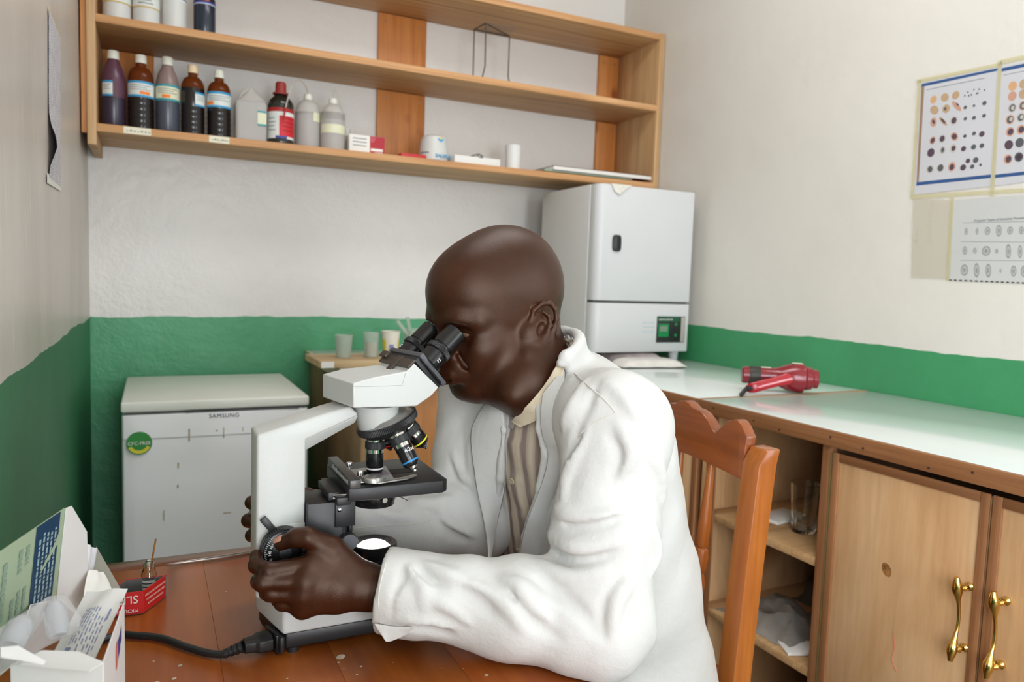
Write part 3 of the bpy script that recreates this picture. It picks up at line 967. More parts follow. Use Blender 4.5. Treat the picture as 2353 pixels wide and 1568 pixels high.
patch(o, r*0.97, Z_LOW+0.022, Z_LOW+0.031, -120, -70, 'label_band', plain('label_navy', srgb(60, 70, 140), 0.5, 0), p, 10, 0.0012)
for k in range(4):
    zc = zat(645, 277+9*k, Y)
    patch(o, r*0.97, zc-0.002, zc+0.002, -90, -40+6*(k % 2), 'print', plain('label_dark_red', srgb(150, 20, 30), 0.5, 0), p, 8, 0.0015)
    patch(o, r*0.97, zc-0.0012, zc+0.0012, -160, -125+5*(k % 2), 'print', m_lgrey, p, 6, 0.0015)

# ---- wash bottles


def wash(label, x0, x1, ysh, ycap, tube_px, fill_y, Y, tip=None):
    cx, r = span(x0, x1, 290, Y)
    xm = (x0+x1)/2
    z = lambda y: zat(xm, y, Y)-Z_LOW
    t = thing('wash_bottle', label, 'bottle', (cx, Y, Z_LOW), 'translucent wash bottles on the lower shelf')
    zs, zc = z(ysh+38), z(ycap[1])
    pf = []
    for i in range(9):
        a = math.pi/2*i/8
        pf.append((r*0.26+(r-r*0.26)*math.cos(a), zs+(zc-zs)*math.sin(a)))
    MB().lathe((cx, Y, Z_LOW), [(r, z(fill_y)), (r, zs)]+pf[1:], n=32).build('body', m_frost, t, angle=50)
    MB().lathe((cx, Y, Z_LOW), [(r*0.92, 0), (r, 0.006), (r, z(fill_y)-0.0004)], n=32).build('filled_body', m_frostd, t, angle=50)
    h = z(ycap[0])-zc
    MB().lathe((cx, Y, Z_LOW+zc), [(r*0.33, 0.0004), (r*0.36, h*0.5), (r*0.3, h*0.9), (r*0.12, h)], n=24).build('cap', m_cap, t)
    pts = [Vector((cx, Y, Z_LOW+zc+h*0.8))]+[at(px, py, Y=yy) for px, py, yy in tube_px]
    path = smooth_path(pts, 8)
    s = MB().tube(path, 0.0024, 8).build('spout_tube', m_tube, t)
    if tip:
        MB().tube([at(*tip[0][:2], Y=tip[0][2]), at(*tip[1][:2], Y=tip[1][2])], [0.0042, 0.0022], 10).build('tip', m_red, s)
    return t


w1 = wash('clear wash bottle with a long spout tube ending in a red tip', 677, 737, 228, (216, 231), ((704, 200, 2.67), (688, 184, 2.66), (672, 195, 2.64), (662, 225, 2.61), (656, 250, 2.60)), 262, 2.69, ((656.5, 247, 2.60), (651, 277, 2.60)))
w2 = wash('smaller clear wash bottle with a short looped spout and cream label band', 736, 793, 240, (226, 240), ((766, 214, 2.66), (771, 206, 2.655), (778, 214, 2.65), (783, 242, 2.65)), 262, 2.66)
cx, r = span(736, 793, 290, 2.66)
patch((cx, 2.66), r, zat(765, 310, 2.66), zat(765, 290, 2.66), -175, -5, 'label', m_lcream, w2)
cx, r = span(677, 737, 290, 2.69)
patch((cx, 2.69), r, zat(720, 284, 2.69), zat(720, 264, 2.69), -75, -25, 'label', m_lcream, w1)

# ---- small glass beside the box
cx, r = span(786, 806, 320, 2.70)
t = thing('glass_vial', 'small clear glass vial half hidden behind the red and white carton', 'vial', (cx, 2.70, Z_LOW))
zt = zat(800, 297, 2.70)-Z_LOW
MB().lathe((cx, 2.70, Z_LOW), [(r*0.9, 0), (r, 0.002), (r, zt), (r*0.88, zt), (r*0.88, 0.003), (0.0005, 0.003)], n=24, caps=False).build('body', m_frost, t)


def carton(name, label, cat, x0, x1, yt, Y, depth, mat, zb=Z_LOW, bevel=0.0008, **k):
    a, b = at(x0, (yt), Y=Y), at(x1, (yt), Y=Y)
    zt = at((x0+x1)/2, yt, Y=Y).z
    t = thing(name, label, cat, ((a.x+b.x)/2, Y+depth/2, zb), **k)
    MB().mm((a.x, Y, zb), (b.x, Y+depth, zt)).build('box', mat, t, bevel)
    return t, a.x, b.x, zt


t, xa, xb, zt = carton('carton', 'small white and red cardboard carton in front of the middle shelf post', 'carton', 803, 884, 312, 2.62, 0.05, m_paper)
xm = xa+(xb-xa)*0.58
MB().mm((xm, 2.6192, Z_LOW+0.0005), (xb+0.0003, 2.6198, zt-0.0005)).build('red_field', plain('carton_red', srgb(176, 24, 42), 0.5, 0.02), t)
MB().mm((xm+0.003, 2.6186, Z_LOW+0.013), (xb-0.006, 2.6191, Z_LOW+0.022)).build('white_field', m_paper, t)
MB().mm((xm+0.018, 2.6186, Z_LOW+0.002), (xb-0.006, 2.6191, Z_LOW+0.009)).build('white_field', m_paper, t)
for k in range(3):
    MB().mm((xa+0.012, 2.6192, zt-0.014-0.012*k), (xm-0.012, 2.6198, zt-0.011-0.012*k)).build('print', m_lgrey, t)
    MB().mm((xm+0.003, 2.6186, zt-0.008-0.006*k), (xm+0.02-0.003*k, 2.6191, zt-0.006-0.006*k)).build('print', plain('carton_pink', srgb(226, 130, 140), 0.5, 0), t)
carton('carton', 'flat red card packet lying in front of the blue-lettered tub', 'carton', 922, 980, 354, 2.60, 0.05, plain('packet_red', srgb(196, 40, 46), 0.5, 0.05))

# ---- plastic tub with blue lettering
Y = 2.67
cx, r = span(962, 1030, 345, Y)
t = thing('plastic_tub', 'white round plastic tub with blue lettering on the lower shelf', 'tub', (cx, Y, Z_LOW))
zt = zat(996, 314, Y)-Z_LOW
MB().lathe((cx, Y, Z_LOW), [(r*0.98, 0), (r, 0.004), (r*0.97, zt*0.45), (r*0.90, zt*0.80), (r*0.80, zt*0.95), (r*0.6, zt)], n=36).build('body', plain('tub_white', srgb(214, 214, 210), 0.4, 0.03), t)
m_tubblue = plain('tub_blue', srgb(70, 164, 214), 0.5, 0)
patch((cx, Y), r, Z_LOW+0.004, Z_LOW+0.008, -150, -20, 'blue_line', m_tubblue, t)
patch((cx, Y), r*0.97, Z_LOW+zt*0.30, Z_LOW+zt*0.36, -172, -128, 'print', m_lgrey, t)
q = Vector((cx+0.002, Y-r*0.99-0.001, Z_LOW+zt*0.16))
writing('lettering', 'SALWA', q+Vector((-0.014, 0, 0)), (1, 0.03, 0), (0, -0.06, 1), 0.0185, m_tubblue, t, depth=0.004)
b = MB()
qc = Vector((cx+0.010, Y-r*0.93-0.002, Z_LOW+zt*0.80))
for s in (-1, 1):
    b.add([qc+Vector((0, 0, -0.008)), qc+Vector((s*0.012, 0.004, 0.002)), qc+Vector((s*0.010, 0.005, 0.008)), qc+Vector((0, 0.003, 0.0))], [(0, 1, 2, 3)])
b.build('blue_mark', m_tubblue, t)
MB().disc(qc+Vector((0, 0.001, 0.008)), (0, -1, 0.2), 0.004).build('yellow_mark', plain('tub_yellow', srgb(230, 210, 60), 0.5, 0), t)

# ---- white flat box with a metal clip on it
t, xa, xb, zt = carton('tray', 'low white box with a bent metal clip lying on it', 'box', 1045, 1150, 361, 2.60, 0.08, plain('box_white', srgb(228, 228, 224), 0.5, 0.02))
cl = thing('metal_clip', 'bent dark wire clip resting on the low white box', 'clip', ((xa+xb)/2, 2.63, zt))
cx = at(1098, 358, Y=2.62).x
mw = plain('dark_wire', srgb(92, 90, 84), 0.35, 0.1, metal=0.9)
MB().tube(smooth_path([(cx-0.030, 2.63, zt+0.002), (cx-0.012, 2.62, zt+0.010), (cx+0.006, 2.615, zt+0.012), (cx+0.020, 2.625, zt+0.003)]), 0.002, 8).build('bow', mw, cl)
MB().tube(smooth_path([(cx, 2.605, zt+0.012), (cx+0.012, 2.602, zt+0.006), (cx+0.010, 2.600, zt-0.001), (cx-0.002, 2.600, zt+0.0), (cx-0.008, 2.602, zt+0.007), (cx, 2.605, zt+0.012)]), 0.0013, 8).build('ring', mw, cl)
MB().box((cx-0.012, 2.64, zt+0.004), (0.03, 0.012, 0.006)).build('jaw', mw, cl, 0.001)
# ---- crumpled film by the tub
cx = at(1046, 360, Y=2.66).x
t = MB()
rr = random.Random(3)
for k in range(7):
    a, b_ = rr.uniform(-0.014, 0.014), rr.uniform(-0.01, 0.01)
    p = Vector((cx+a, 2.66+b_, Z_LOW))
    t.add([p, p+Vector((0.010, 0.004, 0)), p+Vector((0.006, 0.01, rr.uniform(0.008, 0.02))), p+Vector((-0.004, 0.006, rr.uniform(0.006, 0.016)))], [(0, 1, 2, 3)])
tag(t.build('crumpled_film', m_frost, None, loc=(cx, 2.66, Z_LOW), thick=0.0004), 'crumpled clear film between the lettered tub and the low white box', 'wrapper')
# ---- white cup
Y = 2.66
cx, r = span(1160, 1198, 360, Y)
zt = zat(1180, 335, Y)-Z_LOW
t = thing('plastic_cup', 'plain white plastic cup standing alone on the lower shelf', 'cup', (cx, Y, Z_LOW))
MB().lathe((cx, Y, Z_LOW), [(r*0.9, 0), (r*0.93, 0.001), (r, zt), (r*0.96, zt), (r*0.88, 0.004), (0.0005, 0.004)], n=28, caps=False).build('body', plain('cup_white', srgb(226, 226, 224), 0.45, 0.02), t)
# ---- books and folders
x0, x1 = at(1262, 390, Y=2.62).x, at(1496, 405, Y=2.60).x
def book(label, z, h, xa, xb, ya, yb, cover, nm='book', tilt=0.0, cat='book'):
    t = thing(nm, label, cat, ((xa+xb)/2, (ya+yb)/2, z), 'papers stacked on the lower shelf')
    MB().mm((xa, ya+0.002, z+0.0012), (xb-0.002, yb, z+h-0.0012)).build('pages', m_paper, t, 0.0004)
    MB().mm((xa-0.002, ya, z), (xb, yb, z+0.001)).build('cover', cover, t)
    MB().mm((xa-0.002, ya, z+h-0.001), (xb, yb, z+h)).build('cover', cover, t)
    return t
book('thin red folder at the bottom of the paper stack', Z_LOW, 0.006, x0-0.075, x1-0.02, 2.60, 2.80, plain('folder_red', srgb(150, 40, 36), 0.6), 'folder', cat='folder')
book('green exercise book between the red folder and the white register', Z_LOW+0.0062, 0.005, x0-0.035, x1-0.10, 2.59, 2.78, plain('folder_green', srgb(96, 170, 110), 0.6))
book('white register with dark red cover on top of the paper stack', Z_LOW+0.0114, 0.017, x0, x1, 2.58, 2.79, plain('cover_maroon', srgb(104, 52, 46), 0.6))
# ---- wire tripod with gauze
TY = 2.68
P = [at(1099, 76, Y=2.66), at(1127, 50, Y=2.60), at(1181, 79, Y=2.66)]
zt = 2.175
P = [Vector((P[0].x, 2.70, zt)), Vector((P[1].x-0.012, 2.615, zt)), Vector((P[2].x, 2.70, zt))]
feet = [Vector((P[0].x, 2.70, Z_MID)), Vector((P[1].x-0.012, 2.61, Z_MID)), Vector((P[2].x+0.016, 2.70, Z_MID))]
t = thing('tripod_stand', 'rusty dark wire tripod stand with a gauze top on the middle shelf', 'tripod', ((P[0].x+P[2].x)/2, 2.68, Z_MID))
mwr = plain('rusty_wire', srgb(78, 70, 60), 0.6, 0.3, 60)
for a, b_ in zip(P, feet):
    mid = a.lerp(b_, 0.75)
    mid.x = a.x
    MB().tube([a, mid, b_+Vector((0, 0, 0.0022))], 0.0024, 8).build('leg', mwr, t)
rg = MB()
for i in range(3):
    rg.tube([P[i], P[(i+1) % 3]], 0.0026, 8)
rg.build('top_ring', mwr, t)
g = MB()
c = (P[0]+P[1]+P[2])/3+Vector((0.03, 0, 0.004))
for k in range(9):
    d = -0.055+0.11*k/8
    g.tube([c+Vector((d, -0.055, 0)), c+Vector((d, 0.055, 0))], 0.0007, 4)
    g.tube([c+Vector((-0.055, d, 0.001)), c+Vector((0.055, d, 0.001))], 0.0007, 4)
g.build('gauze', plain('gauze_grey', srgb(120, 110, 108), 0.6), t)['kind'] = 'stuff'
# ---- jars on the middle board
m_jarw = plain('jar_white', srgb(216, 218, 216), 0.4, 0.03)
m_jarcap = plain('jar_lid', srgb(232, 230, 222), 0.5, 0.02)
m_yel = plain('label_ochre', srgb(206, 176, 90), 0.5, 0)
for i, (x0, x1, lbl) in enumerate(((235, 302, 'white round jar at the left end of the middle shelf'), (304, 368, 'white round jar, second from the left on the middle shelf'), (372, 429, 'plain white jar next to the dark blue bottle on the middle shelf'))):
    Y = 2.68
    cx, r = span(x0, x1, 20, Y)
    t = thing('jar', lbl, 'jar', (cx, Y, Z_MID), 'white jars on the middle shelf')
    MB().lathe((cx, Y, Z_MID), [(r*0.93, 0), (r, 0.008), (r, 0.10), (r*0.9, 0.115), (r*0.75, 0.12)], n=32).build('body', m_jarw, t)
    MB().lathe((cx, Y, Z_MID), [(r*0.8, 0.1205), (r*0.82, 0.14), (r*0.75, 0.143)], n=32).build('lid', m_jarcap, t)
    z = zat((x0+x1)/2, (14, 26, 3)[i], Y)
    p = patch((cx, Y), r, z, Z_MID+0.1, -178, -2, 'label', m_lwhite, t)
    if i < 2:
        patch((cx, Y), r, z, z+0.004, -178, -2, 'label_band', m_yel, p, lift=0.001)
        for k in range(3):
            patch((cx, Y), r, z+0.012+0.009*k, z+0.015+0.009*k, -125, -60-8*k, 'print', m_lgrey, p, lift=0.001)
    else:
        patch((cx, Y), r, z, z+0.003, -178, -2, 'label_band', plain('label_royal', srgb(60, 70, 150), 0.5, 0), p, lift=0.001)
Y = 2.69
cx, r = span(444, 496, 35, Y)
t = thing('reagent_bottle', 'dark blue bottle with orange mark alone on the middle shelf', 'bottle', (cx, Y, Z_MID))
MB().lathe((cx, Y, Z_MID), [(r*0.9, 0), (r, 0.006), (r, 0.13), (r*0.6, 0.16), (r*0.4, 0.17), (r*0.4, 0.18)], n=32).build('body', plain('blue_black_plastic', srgb(36, 46, 62), 0.2, 0.05), t)
MB().lathe((cx, Y, Z_MID+0.18), [(r*0.47, 0.0005), (r*0.47, 0.02)], n=24).build('cap', m_cap, t)
z = zat(470, 14, Y)
p = patch((cx, Y), r, z, Z_MID+0.11, -178, -2, 'label', plain('label_lilac', srgb(200, 206, 230), 0.5, 0), t)
patch((cx, Y), r, z, z+0.005, -178, -2, 'label_band', plain('label_royal', srgb(60, 70, 150), 0.5, 0), p, lift=0.001)
patch((cx, Y), r, z+0.008, z+0.03, -125, -70, 'orange_tag', plain('label_vermilion', srgb(230, 90, 50), 0.5, 0), p, lift=0.001)
# ================================================================== small things round the room
# ---- tag hanging from the incubator top
q = [at(1405, 420, Y=IY0-0.003), at(1452, 424, Y=IY0-0.003), at(1437, 436, Y=IY0-0.004), at(1424, 447, Y=IY0-0.006), at(1413, 440, Y=IY0-0.005)]
b = MB()
top = [Vector((p.x, IY0+0.03, IZ1+0.001)) for p in q[:2]]
b.add([top[0], top[1], Vector((q[1].x, IY0-0.002, IZ1+0.001)), Vector((q[0].x, IY0-0.002, IZ1+0.001))]+q[2:], [(0, 1, 2, 3), (3, 2, 4, 5, 6)])
tag(b.build('cloth_tag', plain('tag_cloth', srgb(220, 216, 204), 0.8, 0.1, 60), None, loc=top[0], thick=0.001), 'torn cream cloth tag hanging over the front edge of the incubator', 'tag')
# ---- packets under the incubator
m_bag = plain('packet_plastic', srgb(228, 224, 218), 0.3, 0.06, 20)


def soft_pack(name, label, cat, c, size, mat, rot=0.0, parent=None, seed=0, group=None):
    rr = random.Random(seed)
    t = MB()
    nx, ny = 12, 8
    ca, sa = math.cos(rot), math.sin(rot)
    for side in (1, 0):
        vs, fs = [], []
        for j in range(ny+1):
            for i in range(nx+1):
                u, v = i/nx*2-1, j/ny*2-1
                e = (1-u**6)*(1-v**6)
                h = size[2]*(0.18+0.82*e**0.6) if side else size[2]*0.16*(1-e)
                h += (rr.uniform(-1, 1)*0.04*size[2]) if side else 0
                x, y = u*size[0]/2, v*size[1]/2
                vs.append((c[0]+x*ca-y*sa, c[1]+x*sa+y*ca, c[2]+h))
        for j in range(ny):
            for i in range(nx):
                a = j*(nx+1)+i
                fs.append((a, a+1, a+nx+2, a+nx+1))
        t.add(vs, fs)
    return tag(t.build(name, mat, None, loc=c, subdiv=1), label, cat, group)


soft_pack('plastic_packet', 'white plastic packet lying on the worktop in front of the incubator', 'packet', (1.60, 2.16, CT+0.0005), (0.26, 0.13, 0.03), m_bag, -0.12, seed=1)
soft_pack('plastic_packet', 'white packet with a dark red stripe pushed under the incubator', 'packet', (1.645, 2.335, CT+0.0005), (0.24, 0.13, 0.036), plain('packet_striped', srgb(206, 190, 190), 0.4, 0.25, 9), -0.08, seed=2)
# ---- hair dryer
m_hd = plain('dark_red_plastic', srgb(132, 22, 34), 0.22, 0.08, 8, coat=0.3)
m_hdl = plain('red_handle_plastic', srgb(170, 14, 32), 0.22, 0.05, 8, coat=0.3)
m_hdb = plain('black_band', srgb(48, 44, 36), 0.45, 0.1)
zc = CT+0.0425
a, b_ = at(1704, 861, Z=zc+0.002), at(1879, 872, Z=zc)
d = (b_-a).normalized()
L = (b_-a).length
hd = thing('hair_dryer', 'dark red hair dryer with a black band lying on the pale worktop', 'hair dryer', (1.58, 1.58, CT))
MB().lathe(a, [(0.021, 0.0), (0.024, 0.004), (0.024, 0.020)], d, 32).build('nozzle', m_hd, hd)
MB().lathe(a, [(0.0262, 0.0202), (0.0268, 0.024), (0.0268, 0.046), (0.0262, 0.050)], d, 32).build('nozzle_band', m_hdb, hd)
MB().lathe(a, [(0.0245, 0.0502), (0.025, 0.09), (0.029, 0.105), (0.0375, 0.125), (0.0415, 0.15), (0.042, 0.163), (0.0405, 0.1635), (0.0405, 0.166), (0.0418, 0.1665), (0.0405, L-0.052), (0.034, L-0.036), (0.0325, L-0.034), (0.0335, L-0.033), (0.031, L-0.018), (0.0265, L-0.014), (0.0265, L-0.002), (0.024, L)], d, 40).build('housing', m_hd, hd, angle=28)
g = MB()
for k in range(-4, 5):
    g.box(b_+Vector((0, 0, k*0.0048)), (0.001, 2*math.sqrt(0.023**2-(k*0.0048)**2), 0.0012), X=d)
g.build('air_intake_grille', plain('intake_dark_red', srgb(96, 22, 32), 0.5, 0), hd)['kind'] = 'stuff'
up = MB()
for u, w in ((0.062, 0.011), (0.128, 0.014)):
    pass
MB().box(a+d*0.066+Vector((0, 0, 0.0248)), (0.026, 0.018, 0.0012), X=d).build('sticker', m_papery, hd, 0.0003)
MB().box(a+d*0.150+Vector((0, 0, 0.0415)), (0.028, 0.02, 0.0012), X=d).build('sticker', m_papery, hd, 0.0003)
h0 = at(1800, 869, Z=CT+0.046)+Vector((-0.012, -0.022, 0))
h1 = at(1724, 893, Z=CT+0.017)
MB().loft([[(h0+(h1-h0)*s_)+Vector((math.cos(q_)*wx*0.6, math.cos(q_)*wx*-0.8, math.sin(q_)*wz)) for q_ in [2*math.pi*i/20 for i in range(20)]] for s_, wx, wz in ((0, 0.017, 0.016), (0.1, 0.015, 0.0145), (0.5, 0.0145, 0.0135), (0.93, 0.0155, 0.0145), (1.0, 0.0135, 0.012))]).build('handle', m_hdl, hd)
MB().tube(smooth_path([h1+(h1-h0).normalized()*-0.006, h1+(h1-h0).normalized()*0.012, at(1702, 909, Z=CT+0.005)]), [0.0075]*8+[0.006]*8+[0.0035], 12).build('cord_sleeve', plain('black_rubber', srgb(32, 32, 32), 0.5, 0.1), hd)
# ---- tumbler and papers in the open bay
zt_ = 0.628+0.0105
c = at(1845, 1222, Z=zt_)
t = thing('glass_tumbler', 'ribbed clear drinking glass on the upper shelf of the open cabinet bay', 'glass', (c.x, c.y, zt_))
ht = at(1845, 1108, X=c.x).z-zt_
R0, R1 = 0.027, 0.0345
rings = []
for r_, z_, fl in ((R0*0.94, 0.0, 0), (R0, 0.002, 0.4), (R0+0.001, 0.008, 1), (R0+(R1-R0)*0.35, ht*0.33, 1), (R0+(R1-R0)*0.45, ht*0.38, 0), (R1, ht, 0), (R1-0.0018, ht, 0), (R0+(R1-R0)*0.45-0.003, ht*0.4, 0), (R0-0.004, 0.010, 0)):
    rings.append([(c.x+math.cos(2*math.pi*j/48)*(r_+fl*0.0009*math.cos(16*2*math.pi*j/48)), c.y+math.sin(2*math.pi*j/48)*(r_+fl*0.0009*math.cos(16*2*math.pi*j/48)), zt_+z_) for j in range(48)])
MB().loft(rings).build('body', m_glass, t)
pr_ = MB().box((c.x+0.03, c.y+0.10, zt_+0.004), (0.12, 0.07, 0.008), X=(1, 0.15, 0))
tag(pr_.build('paper_packet', m_paper, None, 0.001, loc=(c.x+0.03, c.y+0.10, zt_)), 'small white paper packet beside the tumbler in the open bay', 'packet')
rr = random.Random(11)


def crumple(label, c, sx, sy, h, mat, seed, nm='plastic_bag'):
    rr = random.Random(seed)
    n = 10
    vs, fs = [], []
    for j in range(n+1):
        for i in range(n+1):
            u, v = i/n*2-1, j/n*2-1
            e = max(0.0, (1-u*u)*(1-v*v))
            vs.append((c[0]+u*sx+rr.uniform(-1, 1)*0.006, c[1]+v*sy+rr.uniform(-1, 1)*0.006, c[2]+0.001+h*e**0.5*rr.uniform(0.35, 1.0)))
    for j in range(n):
        for i in range(n):
            a = j*(n+1)+i
            fs.append((a, a+1, a+n+2, a+n+1))
    o = MB().add(vs, fs).build(nm, mat, None, loc=c, angle=60, thick=0.001)
    return tag(o, label, 'bag')


zl = 0.376+0.0105
crumple('crumpled pale plastic bag on the lower shelf of the open bay', (1.42, 1.31, zl), 0.10, 0.12, 0.055, plain('grey_bag', srgb(150, 144, 136), 0.4, 0.15, 20), 4)
crumple('crumpled dark bag at the back of the lower bay shelf', (1.64, 1.29, zl), 0.08, 0.12, 0.13, plain('dark_bag', srgb(60, 56, 54), 0.5), 5)
b = MB().box((1.38, 1.19, zl+0.004), (0.13, 0.09, 0.006), X=(0.9, -0.4, 0))
tag(b.build('paper_sheets', m_paper, None, 0.001, loc=(1.38, 1.19, zl)), 'folded white papers lying in front of the bags in the open bay', 'papers')
# ---- board with cups on the back worktop
bd = thing('wooden_board', 'pale wooden board laid across the end of the back worktop', 'board', (0.75, 2.42, CT))
m_board = wood('pale_board', srgb(176, 146, 104), srgb(206, 180, 138), srgb(226, 204, 166), 'X', 10, 0.06, 0.6)
MB().prism([(0.466, 2.30, CT+0.0008), (1.10, 2.30, CT+0.0008), (1.10, 2.53, CT+0.0008), (0.463, 2.53, CT+0.0008)], (0, 0, 0.022)).build('board', m_board, bd, 0.003)
MB().box((0.489, 2.2985, CT+0.0118), (0.040, 0.001, 0.019)).build('white_tape', m_paper, bd)
ZB = CT+0.0230


def cup(name, label, px0, px1, pyb, pyt, taper, mat, Y, group='cups and beakers on the wooden board', wall=0.0012, cat='cup'):
    c0, c1 = at(px0, pyt, Y=Y), at(px1, pyt, Y=Y)
    cx = (c0.x+c1.x)/2
    r = (c1.x-c0.x)/2*math.cos(math.atan2(cx, Y))
    h = (c0.z+c1.z)/2-ZB
    t = thing(name, label, cat, (cx, Y, ZB), group)
    MB().lathe((cx, Y, ZB), [(r*taper*0.96, 0), (r*taper, 0.001), (r*0.985, h-0.003), (r*1.02, h-0.002), (r*1.02, h), (r*0.985-wall, h), (r*taper-wall, 0.003), (0.0005, 0.003)], n=32, caps=False).build('body', mat, t)
    return t, (cx, Y), r, h


m_cupc = see_through('translucent_cup', srgb(206, 216, 204), 0.3, 0.3, 0.55)
m_cupg = see_through('glassy_cup', srgb(206, 220, 208), 0.15, 0.3, 0.42)
cup('specimen_cup', 'plain translucent plastic cup, leftmost on the wooden board', 769, 811, 812, 770, 0.80, m_cupc, 2.40)
t, o, r, h = cup('specimen_cup', 'clear beaker with a folded pink paper inside, second on the board', 835, 872, 808, 764, 0.88, m_cupg, 2.40)
patch(o, r*0.80, ZB+0.004, ZB+h*0.62, -160, -55, 'paper_slip', plain('slip_pink', srgb(222, 198, 184), 0.7, 0.03), t)
t, o, r, h = cup('specimen_cup', 'white and yellow printed plastic cup on the wooden board', 876, 920, 808, 761, 0.74, plain('cup_cream', srgb(226, 222, 208), 0.45, 0.02), 2.40)
m_ylab = plain('cup_yellow', srgb(222, 204, 60), 0.5, 0.05)
for a0, a1 in ((-178, -140), (-45, -2)):
    b = MB()
    n = 8
    for i in range(n):
        q = []
        for aa, zz in ((i, 0.05), (i+1, 0.05), (i+1, 0.68), (i, 0.68)):
            an = math.radians(a0+(a1-a0)*aa/n)
            rr_ = r*(0.74+(1-0.74)*zz)+0.0008
            q.append((o[0]+math.cos(an)*rr_, o[1]+math.sin(an)*rr_, ZB+h*zz))
        b.quad(*q)
    b.build('yellow_print', m_ylab, t)
patch(o, r*0.88, ZB+h*0.25, ZB+h*0.5, -115, -85, 'blue_print', plain('cup_blue', srgb(120, 130, 180), 0.5, 0), t, lift=0.001)
t, o, r, h = cup('beaker', 'large clear beaker of plastic tubes standing behind the eyepieces', 927, 1002, 812, 757, 0.97, m_cupg, 2.44, cat='beaker')
for k, (p0, p1) in enumerate((((913, 737), (958, 800)), ((936, 728), (950, 800)))):
    q0, q1 = at(*p0, Y=(2.425, 2.455)[k]), at(*p1, Y=(2.425, 2.455)[k])
    q1.z = max(q1.z, ZB+0.006)
    tb_ = MB().tube([q0, q1], 0.0065, 12)
    tag(tb_.build('test_tube', m_cupc, None, loc=q1), ('translucent plastic tube leaning left out of the large beaker', 'translucent plastic tube standing nearly upright in the large beaker')[k], 'tube', 'tubes in the large beaker')
# ---- charts on the right wall
XW = XR-0.0012
m_chart = plain('chart_paper', srgb(200, 199, 203), 0.45, 0.02, 4)
m_chart2 = plain('chart_paper_grey', srgb(198, 198, 195), 0.5, 0.02, 4)
m_cblue = plain('chart_blue', srgb(48, 82, 132), 0.5, 0.05)
m_tape = see_through('yellowed_tape', srgb(222, 214, 172), 0.4, 0.0, 0.42)
m_film = see_through('clear_film', srgb(222, 214, 196), 0.25, 0.0, 0.35)
m_brownb = plain('chart_brown', srgb(150, 120, 96), 0.6, 0.05)
CELL = [plain('cell_orange', srgb(206, 160, 116), 0.6, 0.05), plain('cell_tan', srgb(184, 154, 120), 0.6, 0.08, 300), plain('cell_plum', srgb(84, 66, 78), 0.6, 0.15, 300), plain('cell_grey', srgb(86, 88, 92), 0.6, 0.15, 300), plain('cell_pink', srgb(196, 150, 128), 0.6, 0.1), plain('cell_pale', srgb(188, 180, 172), 0.6, 0.05)]


def wall_poly(px, lift=0.0):
    return [at(x, y, X=XW-lift) for x, y in px]


def cells(items, parent, lift=0.0008, axis_y=(0, 1, 0)):
    b = MB()
    for x, y, rx, ry, rot, mi in items:
        c = at(x, y, X=XW-lift-(0.0002 if mi in (2, 3) else 0))
        s = (c-CAM).dot(_f)/FPX
        # px sizes: horizontals on this wall are seen at a slant
        a = math.radians(rot)
        b.disc(c, (-1, 0, 0), ry*s, rx*s, 16, (0, math.sin(a)*0.9, math.cos(a)), mi)
    o = b.build('printed_cells', CELL, parent)
    o['kind'] = 'stuff'
    return o


ch1 = thing('wall_chart', 'blood cell chart with blue bars and small figures, left half of the upper pair', 'chart', at(2200, 300, X=XW))
b = MB()
b.add(wall_poly(((2116, 190), (2298, 153), (2280, 428), (2101, 448))), [(0, 1, 2, 3)])
b.build('sheet', m_chart, ch1, thick=0.0006)
MB().add(wall_poly(((2118, 193), (2296, 156), (2295, 162), (2117, 200)), 0.0008), [(0, 1, 2, 3)]).build('blue_bar', m_cblue, ch1)
MB().add(wall_poly(((2106, 419), (2278, 401), (2277, 409), (2105, 427)), 0.0008), [(0, 1, 2, 3)]).build('blue_bar', m_cblue, ch1)
MB().add(wall_poly(((2117, 200), (2124, 199), (2111, 419), (2106, 420)), 0.0008), [(0, 1, 2, 3)]).build('brown_edge', m_brownb, ch1)
MB().add(wall_poly(((2128, 206), (2262, 179), (2262, 180.5), (2128, 207.5)), 0.0008), [(0, 1, 2, 3)]).build('title_line', m_lgrey, ch1)
it = [(2145, 229, 8, 9, 0, 0), (2171, 224, 9, 10, 50, 1), (2196, 219, 9, 9, 40, 1),
      (2147, 253, 9, 12, 50, 1), (2174, 250, 9, 10, 20, 1), (2198, 244, 5, 17, 45, 4),
      (2145, 281, 8, 11, 10, 4), (2167, 279, 4, 15, 45, 1), (2192, 277, 9, 9, 0, 5),
      (2143, 323, 7, 9, -15, 4), (2165, 319, 8, 9, 0, 5), (2193, 314, 8, 11, 40, 4),
      (2166, 345, 7, 9, 0, 5), (2190, 341, 8, 10, 0, 5), (2137, 389, 9, 9, 10, 5), (2161, 386, 9, 9, 10, 5), (2187, 383, 9, 11, -10, 4)]
it += [(2145, 280, 3, 6, 30, 2), (2167, 278, 2.5, 9, 45, 2), (2192, 277, 6, 7, 0, 2), (2143, 323, 5, 6, -15, 2), (2165, 319, 6, 7, 0, 2), (2193, 314, 6, 7, 40, 2), (2139, 351, 9, 10, 0, 2), (2166, 345, 4, 6, 0, 3), (2191, 341, 5, 6, 0, 2), (2137, 389, 6, 7, 20, 3), (2161, 386, 7, 8, 0, 3), (2187, 384, 6, 7, 0, 2), (2200, 240, 2, 5, 45, 2), (2172, 250, 3, 4, 0, 3)]
